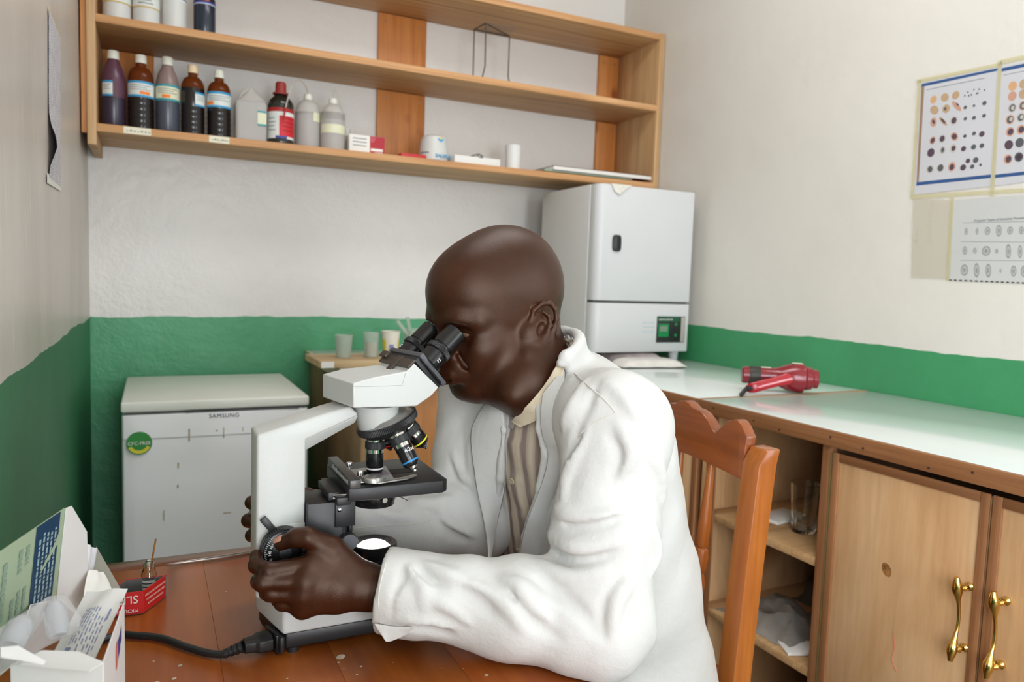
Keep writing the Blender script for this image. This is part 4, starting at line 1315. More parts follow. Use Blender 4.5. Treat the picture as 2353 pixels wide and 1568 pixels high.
for x, y, r in ((2218, 247, 4), (2238, 243, 3), (2262, 237, 5), (2218, 273, 4), (2238, 271, 4.5), (2261, 266, 4.5), (2217, 313, 4), (2238, 307, 4.5), (2256, 308, 6.5), (2214, 342, 6), (2237, 338, 6), (2256, 335, 5.5), (2224, 370, 5.5), (2213, 385, 7), (2234, 383, 5), (2253, 379, 3)):
    it.append((x, y, r, r, 0, 3 if (x+y) % 2 else 2))
it += [(2242, 368, 6.5, 6.5, 0, 3), (2242, 368, 5, 5, 0, 5)]
for x, y in ((2217, 220), (2224, 212), (2232, 218), (2238, 206), (2244, 215), (2250, 205), (2262, 207), (2226, 220), (2247, 214)):
    it.append((x, y, 1.6, 2.2, 20, 3))
cells(it, ch1)
ch2 = thing('wall_chart', 'blood cell chart with large round cells, right half of the upper pair', 'chart', at(2330, 280, X=XW))
MB().add(wall_poly(((2300, 153), (2480, 116), (2470, 404), (2281, 428))), [(0, 1, 2, 3)]).build('sheet', m_chart, ch2, thick=0.0006)
MB().add(wall_poly(((2301, 157), (2480, 120), (2480, 128), (2300, 165)), 0.0008), [(0, 1, 2, 3)]).build('blue_bar', m_cblue, ch2)
MB().add(wall_poly(((2282, 402), (2470, 382), (2470, 390), (2281, 410)), 0.0008), [(0, 1, 2, 3)]).build('blue_bar', m_cblue, ch2)
MB().add(wall_poly(((2306, 172), (2480, 137), (2480, 138.5), (2306, 173.5)), 0.0008), [(0, 1, 2, 3)]).build('title_line', m_lgrey, ch2)
it = []
for r_, (x, y) in enumerate(((2327, 198), (2326, 221), (2326, 248), (2321, 275), (2321, 303), (2318, 333), (2316, 366))):
    for k in range(4):
        xx, yy = x+25*k, y-5*k
        bc = (0, 4, 5, 4, 4, 2, 4)[r_] if k % 2 == 0 else (1, 1, 4, 5, 4, 3, 3)[r_]
        it.append((xx, yy, 9.5, 11, 20, bc))
        if r_ in (2, 3):
            it.append((xx, yy, 7, 8, 0, 3))
        if r_ in (4, 6):
            it.append((xx+1, yy, 6.5, 7.5, 0, 2))
b_ = cells(it, ch2)
it = [(x+25*k+1, y-5*k, 4, 5, 0, 5) for k in range(4) for x, y in ((2326, 248), (2322, 274))]
bb = MB()
for x, y, rx, ry, ro, mi in it:
    c = at(x, y, X=XW-0.0016)
    s = (c-CAM).dot(_f)/FPX
    bb.disc(c, (-1, 0, 0), ry*s, rx*s, 12, (0, 0, 1), 5)
bb.build('printed_cells', CELL, ch2)['kind'] = 'stuff'
ch3 = thing('wall_chart', 'grey printed chart of egg shapes below the blue-barred charts', 'chart', at(2270, 560, X=XW))
MB().add(wall_poly(((2189, 460), (2480, 440), (2478, 655), (2179, 644))), [(0, 1, 2, 3)]).build('sheet', m_chart2, ch3, thick=0.0006)
m_egg = plain('egg_grey', srgb(150, 152, 150), 0.6, 0.12, 300)
m_egl = plain('egg_light', srgb(180, 182, 178), 0.6, 0.06, 300)
bb = MB()
for row, (y0, dy, shapes) in enumerate(((535, 0.0, ((2220, 4, 8), (2245, 3.5, 8), (2269, 6.5, 9.5), (2295, 6.5, 14), (2321, 6.5, 9.5), (2347, 5.5, 9.5), (2373, 6, 9))), (575, 0.0, ((2217, 5.5, 10), (2240, 4.5, 7), (2266, 10, 11.5), (2290, 4, 5.5), (2317, 6, 17), (2344, 5, 15), (2370, 5, 12))), (620, 0.0, ((2216, 9, 13.5), (2244, 6.5, 17), (2271, 6.5, 16), (2299, 2.5, 5), (2329, 6.5, 13), (2354, 8, 14))))):
    for x, rx, ry in shapes:
        c = at(x, y0+(x-2270)*0.02*(-1 if row == 0 else 1)+(-4 if row == 0 else 2), X=XW-0.0008)
        s = (c-CAM).dot(_f)/FPX
        for k, mi in ((1.0, 0), (0.72, 1), (0.4, 0)):
            bb.disc(c-Vector((0.0002*(1-k), 0, 0)), (-1, 0, 0), ry*s*k, rx*s*k, 14, (0, 0.1, 1), mi)
bb.build('printed_eggs', [m_egg, m_egl], ch3)['kind'] = 'stuff'
writing('title', 'Frequent Types of Intestinal Parasites', at(2238, 510, X=XW-0.0006), (0, -1, 0), (0, 0, 1), 0.0085, m_lgrey, ch3)
ln = MB()
for y, x0 in ((512, 2212), (555, 2208), (598, 2206)):
    ln.add(wall_poly(((x0, y), (2470, y+2-8*(y < 520)), (2470, y+3-8*(y < 520)), (x0, y+1)), 0.0008), [(0, 1, 2, 3)])
ln.build('ruled_line', m_lgrey, ch3)['kind'] = 'stuff'
bd_ = MB()
for k in range(24):
    x = 2180+12*k
    bd_.add(wall_poly(((x, 642+0.04*(x-2180)), (x+6.5, 642.3+0.04*(x-2180)), (x+6.5, 645.5+0.04*(x-2180)), (x, 645.2+0.04*(x-2180))), 0.0008), [(0, 1, 2, 3)])
bd_.build('dashed_edge', m_ink, ch3)['kind'] = 'stuff'
fl = thing('plastic_film', 'sheet of clear plastic film with yellowed tape left of the egg chart', 'film', at(2140, 550, X=XW))
MB().add(wall_poly(((2098, 456), (2188, 459), (2178, 642), (2093, 639)), 0.0006), [(0, 1, 2, 3)]).build('film', m_film, fl, thick=0.0002)
MB().tube(smooth_path(wall_poly(((2145, 458), (2140, 500), (2141, 552)), 0.001)), 0.0006, 5).build('crease', m_frost, fl)
MB().tube(smooth_path(wall_poly(((2097, 500), (2098, 545), (2107, 556), (2112, 530)), 0.001)), 0.0007, 5).build('crease', m_frost, fl)
for nm_, px in (('upper edge of the left blood cell chart', ((2106, 183), (2302, 143), (2301, 152), (2106, 192))), ('upper edge of the right blood cell chart', ((2298, 138), (2480, 100), (2480, 110), (2298, 148))), ('join between the two blood cell charts', ((2293, 140), (2303, 140), (2284, 452), (2274, 452))), ('left edge of the blood cell chart', ((2109, 184), (2117, 184), (2098, 452), (2092, 452))), ('lower edge of the blood cell charts', ((2092, 448), (2480, 425), (2480, 434), (2092, 458))), ('left edge of the egg chart', ((2184, 452), (2192, 452), (2182, 645), (2174, 645)))):
    o = MB().add(wall_poly(px, 0.0012), [(0, 1, 2, 3)]).build('tape_strip', m_tape, None, loc=wall_poly(px, 0.0012)[0], thick=0.0002)
    tag(o, 'yellowed clear tape along the '+nm_, 'tape', 'tape strips round the wall charts')
# ---- sheet on the left wall
XWL = XL+0.0015
sheet = thing('wall_notice', 'printed paper notice curling off the left wall', 'notice', (XWL, 1.92, 1.57))
g = MB()
rows = 16
vs = []
for j in range(rows+1):
    z = 1.745+(1.40-1.745)*j/rows
    for i in range(7):
        a = i/6
        y = 1.835-0.05*j/rows*0.9+0.21*a
        curl = 0.016*math.exp(-((j/rows-0.80)/0.10)**2)*(1-a)**2
        vs.append((XWL+curl+0.001, y, z))
fs = [(j*7+i, j*7+i+1, (j+1)*7+i+1, (j+1)*7+i) for j in range(rows) for i in range(6)]
nt = NT('notice_print')
tcv = nt.coord(scale=(1, 1, 1))
wv = nt.n('ShaderNodeTexWave', wave_type='BANDS', bands_direction='Z')
wv.inputs['Scale'].default_value = 52
nt.l(tcv, wv.inputs['Vector'])
nn = nt.noise(nt.coord(scale=(1, 1, 0.3)), 120, 2)
msk = nt.math('MULTIPLY', nt.math('GREATER_THAN', wv.outputs['Fac'], 0.62), nt.math('GREATER_THAN', nn, 0.47))
nt.set(col=nt.mix(msk, srgb(206, 202, 206), srgb(150, 148, 156)), rough=0.6)
g.add(vs, fs).build('paper', nt.m, sheet, thick=0.0005)
MB().add([(XWL+0.001, 1.83, 1.75), (XWL+0.001, 2.05, 1.752), (XWL+0.001, 2.05, 1.735), (XWL+0.001, 1.83, 1.735)], [(0, 1, 2, 3)]).build('tape_strip', m_tape, sheet, thick=0.0003)
MB().add([(XWL+0.001, 1.76, 1.405), (XWL+0.001, 2.01, 1.412), (XWL+0.001, 2.01, 1.392), (XWL+0.001, 1.76, 1.385)], [(0, 1, 2, 3)]).build('tape_strip', plain('white_tape_m', srgb(224, 222, 214), 0.4, 0.02), sheet, thick=0.0003)

# ================================================================== things on the table
# ---- open red slide box with a vial
a, b_, c = at(383, 1322, Z=TZ+0.030), at(330, 1361, Z=TZ+0.030), at(258, 1318, Z=TZ+0.030)
rb = at(330, 1412, Z=TZ)
bx = thing('slide_box', 'open red and white microscope slide box upside down on the table', 'box', (rb.x-0.02, rb.y+0.04, TZ))
m_sred = plain('slidebox_red', srgb(206, 34, 34), 0.45, 0.03)
m_sgrey = plain('grey_card', srgb(112, 110, 108), 0.7, 0.06)
P0 = Vector((rb.x, rb.y, TZ+0.0005))
q = at(383, 1372, Z=TZ)
U = (Vector((q.x, q.y, TZ))-P0)
U = Vector((U.x, U.y, 0))
V = Vector((-0.052, 0.0, 0)) + Vector((0.0, 0.004, 0))
hB = 0.032
P1, P3 = P0+U, P0+V
P2 = P3+U
th = 0.0014
for k, (s, e) in enumerate(((P0, P1), (P1, P2), (P2, P3), (P3, P0))):
    dd = (e-s).normalized()
    nn_ = Vector((-dd.y, dd.x, 0))*th
    MB().prism([s, e, e+nn_*-1 if False else e+nn_, s+nn_], (0, 0, hB)).build('side', m_sred, bx)
    MB().prism([s+nn_*1.02, e+nn_*1.02, e+nn_*1.5, s+nn_*1.5], (0, 0, hB-0.0006)).build('lining', m_sgrey, bx)
MB().prism([P0, P1, P2, P3], (0, 0, 0.0012)).build('bottom', m_sgrey, bx)
fdir = (P3-P0).normalized()
n_front = Vector((0, -1, 0))
# print is upside down on the near end and the long side
writing('print', 'SLIDES', P0+Vector((0, -0.0004, 0))+fdir*0.006+Vector((0, 0, 0.027)), fdir, (0, 0, -1), 0.0155, m_paper, bx, lift=0.0004)
writing('print', 'MICROSCOPE', P0+Vector((0, -0.0004, 0))+fdir*0.006+Vector((0, 0, 0.0085)), fdir, (0, 0, -1), 0.0068, m_paper, bx, lift=0.0004)
ud = U.normalized()
nd_ = ud.cross(Vector((0, 0, 1)))
pb = MB()
rr = random.Random(8)
for k in range(3):
    t_ = 0.05+0.06*k
    while t_ < 0.93-0.05*k:
        w_ = rr.uniform(0.02, 0.07)
        zc_ = 0.0245-0.0068*k
        pb.quad(*[P0+U*tt+nd_*0.0006+Vector((0, 0, zz)) for tt, zz in ((t_, zc_-0.0016), (t_+w_, zc_-0.0016), (t_+w_, zc_+0.0012), (t_, zc_+0.0012))])
        t_ += w_+0.014
pb.build('print', plain('pale_red_print', srgb(236, 176, 170), 0.6, 0), bx)['kind'] = 'stuff'
vc = Vector((-0.006, 1.146, TZ+0.0019))
vl = thing('glass_vial', 'small clear glass vial with paper label standing in the red box', 'vial', vc)
MB().lathe(vc, [(0.0095, 0), (0.0105, 0.001), (0.0105, 0.034), (0.008, 0.040), (0.0068, 0.043), (0.0068, 0.045), (0.0076, 0.0458), (0.0068, 0.047), (0.0076, 0.0482), (0.0068, 0.0494), (0.0074, 0.0506), (0.0074, 0.052), (0.0056, 0.052), (0.0056, 0.042), (0.0092, 0.034), (0.0092, 0.002), (0.0002, 0.002)], n=28, caps=False).build('body', m_glass, vl)
patch((vc.x, vc.y), 0.0105, vc.z+0.006, vc.z+0.027, -170, 10, 'label', m_lwhite, vl)
for k in range(3):
    patch((vc.x, vc.y), 0.0105, vc.z+0.012+0.005*k, vc.z+0.0135+0.005*k, -140, -40-15*k, 'handwriting', m_ink, vl, lift=0.001)
s0 = vc+Vector((-0.004, 0.002, 0.004))
s1 = at(358, 1239, Y=vc.y+0.002)
tag(MB().tube([s0, s1], 0.0013, 10).build('applicator_stick', plain('stick_brown', srgb(166, 110, 52), 0.5, 0.15, 80), None, loc=s0), 'thin brown wooden stick standing in the small vial', 'stick')
# ---- forceps
f0, f1 = at(383, 1299, Z=TZ+0.004), at(600, 1268, Z=TZ+0.004)
fp = thing('forceps', 'steel dissecting forceps lying at the far edge of the table', 'forceps', (f0+f1)/2-Vector((0, 0, 0.004)))
m_steel = plain('brushed_steel', srgb(176, 168, 160), 0.28, 0.1, 90, metal=1.0)
dF = (f1-f0).normalized()
sF = Vector((-dF.y, dF.x, 0))
for s in (-1, 1):
    rings = []
    for a_, w_, o_, h_ in ((0, 0.0008, 0.0006, 0.0012), (0.15, 0.0016, 0.0015, 0.0018), (0.45, 0.0034, 0.0026, 0.0022), (0.75, 0.0040, 0.0030, 0.0022), (0.97, 0.0030, 0.0012, 0.0026), (1.0, 0.0026, 0.0008, 0.0026)):
        c_ = f0.lerp(f1, a_)+sF*s*o_*1.2
        rings.append([c_+sF*(w_*0.45*x_)+Vector((0, 0, h_*z_)) for x_, z_ in ((-1, -1), (1, -1), (1, 1), (-1, 1))])
    MB().loft(rings).build('arm', m_steel, fp, 0.0002)
# ================================================================== the microscope
AY = 0.970                       # plane of its axis
NY, FYm = 0.940, 1.000           # near and far face of limb
ms = thing('microscope', 'white and black binocular microscope with its lamp lit on the brown table', 'microscope', (0.27, AY, TZ))
m_msw = plain('microscope_white', srgb(200, 202, 199), 0.42, 0.015, 5, 0.12, 900)
m_msk = plain('microscope_black', srgb(34, 34, 36), 0.42, 0.06, 30, 0.05, 700)
m_mskg = plain('gloss_black', srgb(24, 24, 25), 0.22, 0.05, 30)
m_msg = plain('dark_grey_metal', srgb(84, 82, 80), 0.38, 0.05, 40, metal=0.5)
m_plate = plain('slate_plate', srgb(78, 80, 84), 0.4, 0.05, 20)
m_bracket = plain('brown_bracket', srgb(66, 58, 50), 0.4, 0.1, 300)
m_chrome = plain('bright_chrome', srgb(214, 212, 208), 0.12, 0.02, metal=1.0)
m_satin = plain('satin_chrome', srgb(172, 170, 166), 0.34, 0.05, metal=0.7)
m_wprint = plain('white_print', srgb(226, 226, 226), 0.5, 0)
axp = at(861, 1075, Y=AY)
AX = axp.x
# ---- base
bp = [at(650, 1470, Y=0.905)]
x0, xl = bp[0].x, 0.121
zb0, zb1 = 0.7765, 0.8125
plan = [(x0, 0.905), (xl+0.001, 0.985), (xl, 1.0), (xl+0.004, 1.018), (x0, 1.052), (0.325, 1.052), (0.352, 1.030), (0.352, 0.945), (0.330, 0.905)]
MB().prism([(x, y, zb0) for x, y in plan], (0, 0, zb1-zb0)).build('base', m_msw, ms, 0.004, 3)
cx_, cy_ = 0.236, 0.978
tray = [(cx_+(x-cx_)*0.955, cy_+(y-cy_)*0.955) for x, y in plan]
MB().prism([(x, y, 0.7565) for x, y in tray], (0, 0, zb0-0.7568)).build('base_tray', m_msk, ms, 0.003)
for x, y in ((x0+0.014, 0.9165), (x0+0.01, 1.03), (0.32, 1.035), (0.315, 0.922)):
    MB().cyl((x, y, TZ), (x, y, 0.7564), 0.0075, 0.0075, 18).build('rubber_foot', m_msk, ms)
# ---- limb: column and inclined arm
n = lambda x, y: at(x, y, Y=NY)
c0, c1 = n(590, 1006), n(703, 1013)
topL, armT, armT2 = n(590, 1001), n(758, 948), n(806, 934)
armB1, armB2 = n(826, 955), n(703, 1012)
col = [(c0.x, NY, zb1), (c1.x, NY, zb1), (c1.x, NY, armB2.z), tuple(armB1), tuple(armT2), tuple(armT), tuple(topL)]
limb = MB().prism(col, (0, FYm-NY, 0)).build('limb', m_msw, ms, 0.004, 3)
lo1, lo2 = n(703, 1041), n(824, 977)
und = MB()
ins = 0.016
und.loft([[Vector((c1.x-0.001, NY+0.002, armB2.z+0.001)), Vector((armB1.x, NY+0.002, armB1.z)), Vector((armB1.x, FYm-0.002, armB1.z)), Vector((c1.x-0.001, FYm-0.002, armB2.z+0.001))],
          [Vector((c1.x-0.001, NY+ins, lo1.z-0.003)), Vector((lo2.x, NY+ins, lo2.z)), Vector((lo2.x, FYm-ins, lo2.z)), Vector((c1.x-0.001, FYm-ins, lo1.z-0.003))]])
und.build('arm_underside', m_msw, ms, 0.003, 3)
MB().prism([(c1.x-0.04, NY+0.002, 0.905), (c1.x, NY+0.002, 0.905), (c1.x, NY+0.002, 0.835), (c1.x-0.05, NY+0.002, 0.835)], (0, -0.0035, 0)).build('knob_boss', m_msw, limb, 0.0015)
# ---- turning head: local axes
TH = math.radians(12)
HF = Vector((math.cos(TH), math.sin(TH), 0))      # towards the eyes
HL = Vector((math.sin(TH), -math.cos(TH), 0))     # towards the camera side
A0 = Vector((AX, AY, 0))
ZH = Vector((0, 0, 1))


def hl(px, py, w):
    p = atp(px, py, A0+HL*w, HL)
    q = p-A0
    return (q.dot(HF), q.z)


def H(u, z, w):
    return A0+HF*u+HL*w+ZH*z


WA, WB = 0.047, 0.040
P1, P2 = hl(812, 938, WA), hl(812, 881, WA)
Q1, Q2 = hl(861, 867.5, WA), hl(926, 935.5, WA)
R1, R2 = hl(934, 854, WB), hl(992, 910, WB)
PB = hl(957, 934, WB)
S1, S2 = hl(952, 835, WB), hl(1008.5, 890.5, WB)
INC = Vector((S1[0]-R1[0], S1[1]-R1[1])).normalized()
hb = MB()
secs = []
for w, s in ((WA, 1), (WB, 1)):
    pass
near = dict(P1=H(*P1, WA), P2=H(*P2, WA), Q1=H(*Q1, WA), Q2=H(*Q2, WA), R1=H(*R1, WB), R2=H(*R2, WB), PB=H(*PB, WB), S1=H(*S1, WB), S2=H(*S2, WB))
far = dict(P1=H(*P1, -WA), P2=H(*P2, -WA), Q1=H(*Q1, -WA), Q2=H(*Q2, -WA), R1=H(*R1, -WB), R2=H(*R2, -WB), PB=H(*PB, -WB), S1=H(*S1, -WB), S2=H(*S2, -WB))
ks = list(near)
vs = [near[k] for k in ks]+[far[k] for k in ks]
ix = {k: i for i, k in enumerate(ks)}
nk = len(ks)
fs = []
for poly in (('P1', 'P2', 'Q1', 'Q2'), ('Q1', 'R1', 'R2', 'PB', 'Q2'), ('R1', 'S1', 'S2', 'R2')):
    fs.append(tuple(ix[k] for k in poly))
    fs.append(tuple(ix[k]+nk for k in poly[::-1]))
loop = ['P1', 'P2', 'Q1', 'R1', 'S1', 'S2', 'R2', 'PB', 'Q2']
for a, b in zip(loop, loop[1:]+loop[:1]):
    fs.append((ix[a], ix[a]+nk, ix[b]+nk, ix[b]))
hb.add(vs, fs)
head = hb.build('head_housing', m_msw, ms, 0.0016, 2, angle=20)
m_seam = plain('seam_grey', srgb(168, 168, 164), 0.6, 0)
sm = MB()
for a, b in ((((812.5, 889), WA), ((880, 887.5), WA)), (((880, 887.5), WA), ((924, 886), WA-0.0036)), (((924, 886), WA-0.0036), ((932, 857), WB+0.0004))):
    p, q = H(*hl(*a[0], a[1]), a[1]+0.0003), H(*hl(*b[0], b[1]), b[1]+0.0003)
    sm.tube([p, q], 0.00025, 5)
sm.tube([H(*R1, WB)+ZH*0.0003, H(*R1, -WB)+ZH*0.0003], 0.0003, 5)
sm.build('seam_line', m_seam, head)
# tilted frame of the eyepiece tubes
TI = (HF*INC.x+ZH*INC.y).normalized()
TN = (HF*-INC.y+ZH*INC.x).normalized()           # up, square to the tubes
end = lambda t, w: H(S1[0]*(1-t)+S2[0]*t, S1[1]*(1-t)+S2[1]*t, w)
ec = end(0.5, 0)
eh = (Vector(S2)-Vector(S1)).length
hs = MB().box(ec+TI*0.004, (0.0078, 2*WB-0.002, eh*1.03), X=TI, Z=TN).build('slide_plate', m_msk, ms, 0.001)
MB().box(ec+TI*0.0115, (0.007, 2*WB+0.006, eh*1.10), X=TI, Z=TN).build('interpupillary_plate', m_plate, ms, 0.0012)
MB().box(ec+TI*0.0082+HL*(WB+0.0018), (0.003, 0.003, eh*0.86), X=TI, Z=TN).build('guide_groove', m_mskg, ms, 0.001)
# top bracket
tb0 = end(0, 0)
MB().box(tb0+TI*-0.004+TN*0.002, (0.014, 0.082, 0.0036), X=TI, Z=TN).build('dovetail', m_bracket, ms, 0.0006)
br = MB().box(tb0+TI*-0.012+TN*0.0035+HL*0.002, (0.030, 0.012, 0.0022), X=TI, Z=TN).build('clamp_strip', m_bracket, ms, 0.0006)
MB().box(tb0+TI*0.0042+TN*0.0005+HL*0.002, (0.0022, 0.012, 0.0075), X=TI, Z=TN).build('clamp_lip', m_bracket, br, 0.0005)
MB().box(tb0+TI*0.001+TN*0.006-HL*0.036, (0.010, 0.018, 0.004), X=TI, Z=TN).build('stop_lug', m_bracket, br, 0.0006)
for k in (-1, 1):
    MB().lathe(tb0+TI*-0.0235+TN*0.0045+HL*(0.002+0.0032*k), [(0.0016, 0), (0.0016, 0.0008), (0.0008, 0.0014)], TN, 12).build('screw', m_chrome, br)


def knurl(c, ax, r, h, n_, depth, mat, name, parent, mi=0):
    X, Y_, Z_ = frame(ax)
    rings = []
    for hh, k in ((0, 0.96), (h*0.08, 1), (h*0.92, 1), (h, 0.96)):
        ring = []
        for j in range(n_*2):
            rr_ = r*k*(1-(depth if j % 2 else 0))
            a_ = 2*math.pi*j/(n_*2)
            ring.append(Vector(c)+Z_*hh+(X*math.cos(a_)+Y_*math.sin(a_))*rr_)
        rings.append(ring)
    return MB().loft(rings).build(name, mat, parent, angle=20)


EYES = []
for w in (0.0315, -0.0315):
    b0 = ec+TI*0.015+HL*w+TN*(0.15*eh)
    eyp = MB().lathe(b0, [(0.0165, 0), (0.0165, 0.017), (0.0150, 0.0172), (0.0150, 0.0195)], TI, 40).build('tube_barrel', m_mskg, ms)
    knurl(b0+TI*0.0196, TI, 0.0185, 0.0075, 44, 0.05, m_msk, 'diopter_ring', ms)
    MB().lathe(b0+TI*0.0272, [(0.0155, 0), (0.0155, 0.002), (0.0147, 0.0024), (0.0147, 0.0036), (0.0158, 0.0040), (0.0158, 0.0335), (0.0150, 0.0345), (0.0125, 0.0345), (0.0112, 0.030), (0.0005, 0.0295)], TI, 48, caps=False).build('eyepiece', m_mskg, ms)
    EYES.append(b0+TI*0.0617)
    writing('scale', '75', b0+TI*0.006+TN*-0.004+HL*0.0160 if w > 0 else b0+TI*0.006+TN*0.0162, TI, TN if w > 0 else -HL, 0.006, m_wprint, eyp)
# ---- collar under the head
zc_top = min(P1[1], PB[1])-0.0005
hc_ = Vector((AX, AY, zc_top))
ND = Vector((math.sin(math.radians(21)), 0, -math.cos(math.radians(21))))   # nosepiece axis, downwards
NC = at(889, 968, Y=AY)
X1, Y1, _ = frame(ND, (1, 0, 0))
rings = [[], []]
for j in range(40):
    a = 2*math.pi*j/40
    p = hc_+Vector((math.cos(a)*0.0315, math.sin(a)*0.0315, 0))
    rings[0].append(p)
    q = Vector((AX+0.004+math.cos(a)*0.026, AY+math.sin(a)*0.026, 0))
    q.z = NC.z-(ND.x*(q.x-NC.x)+ND.y*(q.y-NC.y))/ND.z+0.004
    q.z = min(q.z, zc_top-0.002)
    rings[1].append(q)
MB().loft(rings).build('head_collar', m_msw, ms, 0.0006, angle=40)
rings[1] = rings[1]
# ---- nosepiece and objectives
npc = MB().lathe(NC-ND*0.004, [(0.030, -0.004), (0.034, 0.0), (0.0405, 0.001)], ND, 48).build('nosepiece_dish', m_satin, ms)
knurl(NC-ND*0.0035, ND, 0.0425, 0.009, 110, 0.02, m_msk, 'nosepiece_ring', ms)
MB().lathe(NC+ND*0.0056, [(0.041, 0), (0.034, 0.007), (0.020, 0.013), (0.010, 0.015)], ND, 48).build('turret', m_msk, ms)
WRK = Vector((0, 0, -1))


def objective(az, length, ring_col, text):
    # the turret turned by az about its axis; az 0 is the one in use, straight down
    M = Matrix.Rotation(az, 3, ND)
    d = M @ WRK
    root0 = Vector((AX, AY, 0))
    z_r = NC.z-(ND.x*(AX-NC.x))/ND.z-0.0095
    root0.z = z_r
    root = NC+M @ (root0-NC)
    o = MB().lathe(root, [(0.0125, 0), (0.0125, 0.010), (0.0118, 0.0102), (0.0118, 0.0106)], d, 36).build('objective', m_chrome, ms)
    knurl(root+d*0.0107, d, 0.0135, 0.0105, 60, 0.015, m_msk, 'knurled_ring', o)
    MB().lathe(root+d*0.0213, [(0.0120, 0), (0.0120, 0.005), (0.0116, 0.0052)], d, 36).build('chrome_ring', m_chrome, o)
    L = length
    MB().lathe(root+d*0.0266, [(0.0116, 0), (0.0116, L), (0.0105, L+0.003), (0.0075, L+0.006)], d, 36).build('barrel', m_mskg, o)
    MB().lathe(root+d*(0.0266+L-0.0024), [(0.01165, 0), (0.0118, 0.0003), (0.0118, 0.0019), (0.01165, 0.0022)], d, 36).build('colour_ring', ring_col, o)
    MB().lathe(root+d*(0.0266+L+0.006), [(0.0062, 0.0001), (0.0055, 0.003), (0.0030, 0.005), (0.0028, 0.0075)], d, 24).build('front_lens', m_chrome, o)
    if text:
        side = (Vector((-0.30, -0.93, 0.0)) - d*(Vector((-0.30, -0.93, 0)).dot(d))).normalized() if False else None
        v = (CAM-(root+d*0.036)).normalized()
        v = (v-d*v.dot(d)).normalized()
        r_ = d.cross(v)
        r_ = -r_ if r_.dot(_r) < 0 else r_
        writing('magnification', text, root+d*(0.0266+L*0.40)+v*0.0117-r_*0.001, r_, -d, 0.0085, m_wprint, o)
    return o


m_blue_r = plain('ring_blue', srgb(40, 140, 206), 0.4, 0)
m_yel_r = plain('ring_yellow', srgb(226, 222, 40), 0.4, 0)
m_red_r = plain('ring_red', srgb(190, 40, 40), 0.4, 0)
ob1 = objective(0.0, 0.0225, m_wprint, None)
sgn = 1 if (Matrix.Rotation(math.pi/2, 3, ND) @ WRK).y < 0 else -1
objective(sgn*math.radians(95), 0.0225, m_blue_r, '40x')
objective(sgn*math.radians(172), 0.012, m_yel_r, None)
objective(-sgn*math.radians(88), 0.006, m_red_r, None)
# ---- stage
ZS = 0.952
SX0, SX1, SYa, SYb = 0.222, 0.356, 0.906, 1.040
stp = [(SX0, SYa+0.002), (SX0, SYb), (SX1-0.010, SYb), (SX1, SYb-0.010), (SX1, SYa+0.008), (SX1-0.008, SYa), (0.249, SYa)]
MB().prism([(x, y, ZS-0.0165) for x, y in stp], (0, 0, 0.0165)).build('stage', m_msk, ms, 0.0014)
sl = []
for a_ in range(13):
    t_ = math.radians(-90+180*a_/12)
    sl.append((AX+0.047+math.cos(t_)*0.011, AY+0.002+math.sin(t_)*0.011))
sl = [(AX-0.012, AY+0.013), (AX-0.012, AY-0.009)]+sl
MB().prism([(x, y, ZS+0.0001) for x, y in sl], (0, 0, 0.0005)).build('stage_opening_dark', plain('opening_black', (0.004, 0.004, 0.004, 1), 0.6, 0), ms)  # black plate laid on top, painted as the darkness of the opening
m_glow = NT('light_spot_glow')
m_glow.set(col=(1, 0.9, 0.92, 1), emis=(1.0, 0.86, 0.90, 1), emiss=4.0)
MB().lathe((AX, AY, ZS+0.0007), [(0.0055, 0), (0.004, 0.0005), (0.0005, 0.0006)], n=20).build('slide_light_spot', m_glow.m, ms)  # glowing disc put in as the spot of lamp light on the slide
# mechanical stage
MB().mm((0.208, 0.912, ZS-0.022), (0.226, 1.012, ZS-0.012)).build('stage_carrier', m_msk, ms, 0.001)
MB().prism([(0.222, 0.903, ZS+0.0008), (0.236, 0.903, ZS+0.0008), (0.236, 1.035, ZS+0.0008), (0.222, 1.035, ZS+0.0008)], (0, 0, 0.011)).build('stage_rail', m_msg, ms, 0.0012)
for k in range(22):
    y = 0.915+0.0042*k
    MB().mm((0.2218, y, ZS+0.004), (0.2222, y+0.0006, ZS+(0.0085 if k % 5 else 0.0102))).build('rail_mark', m_wprint, ms)
MB().mm((0.2, 0.925, ZS-0.018), (0.214, 0.99, ZS-0.008)).build('rail_bracket', m_msk, ms, 0.001)
for k in (0, 1):
    MB().cyl((0.2055, 0.924+0.0, ZS-0.011-0.004*k), (0.222, 0.9225, ZS-0.011-0.004*k), 0.0011, n=10).build('guide_rod', m_chrome, ms)
# specimen holder plate with slide
hp_ = [(0.236, 0.921), (0.236, 0.985), (0.262, 0.992), (0.270, 0.985), (0.262, 0.975), (0.250, 0.972), (0.252, 0.948), (0.275, 0.940), (0.277, 0.930), (0.262, 0.921)]
MB().prism([(x, y, ZS+0.0022) for x, y in hp_], (0, 0, 0.0016)).build('specimen_holder', m_satin, ms, 0.0004)
sw = MB().lathe((0.2565, 0.9215, ZS+0.0039), [(0.0135, 0), (0.0135, 0.0035), (0.0120, 0.0060), (0.0105, 0.0066)], n=36).build('holder_pivot', m_satin, ms)
arm_pts = [(0.256, 0.9105), (0.262, 0.909), (0.300, 0.917), (0.318, 0.930), (0.320, 0.9335), (0.316, 0.935), (0.296, 0.926), (0.262, 0.921)]
MB().prism([(x, y, ZS+0.0024) for x, y in arm_pts], (0, 0, 0.0018)).build('finger_clip', m_satin, ms, 0.0005)
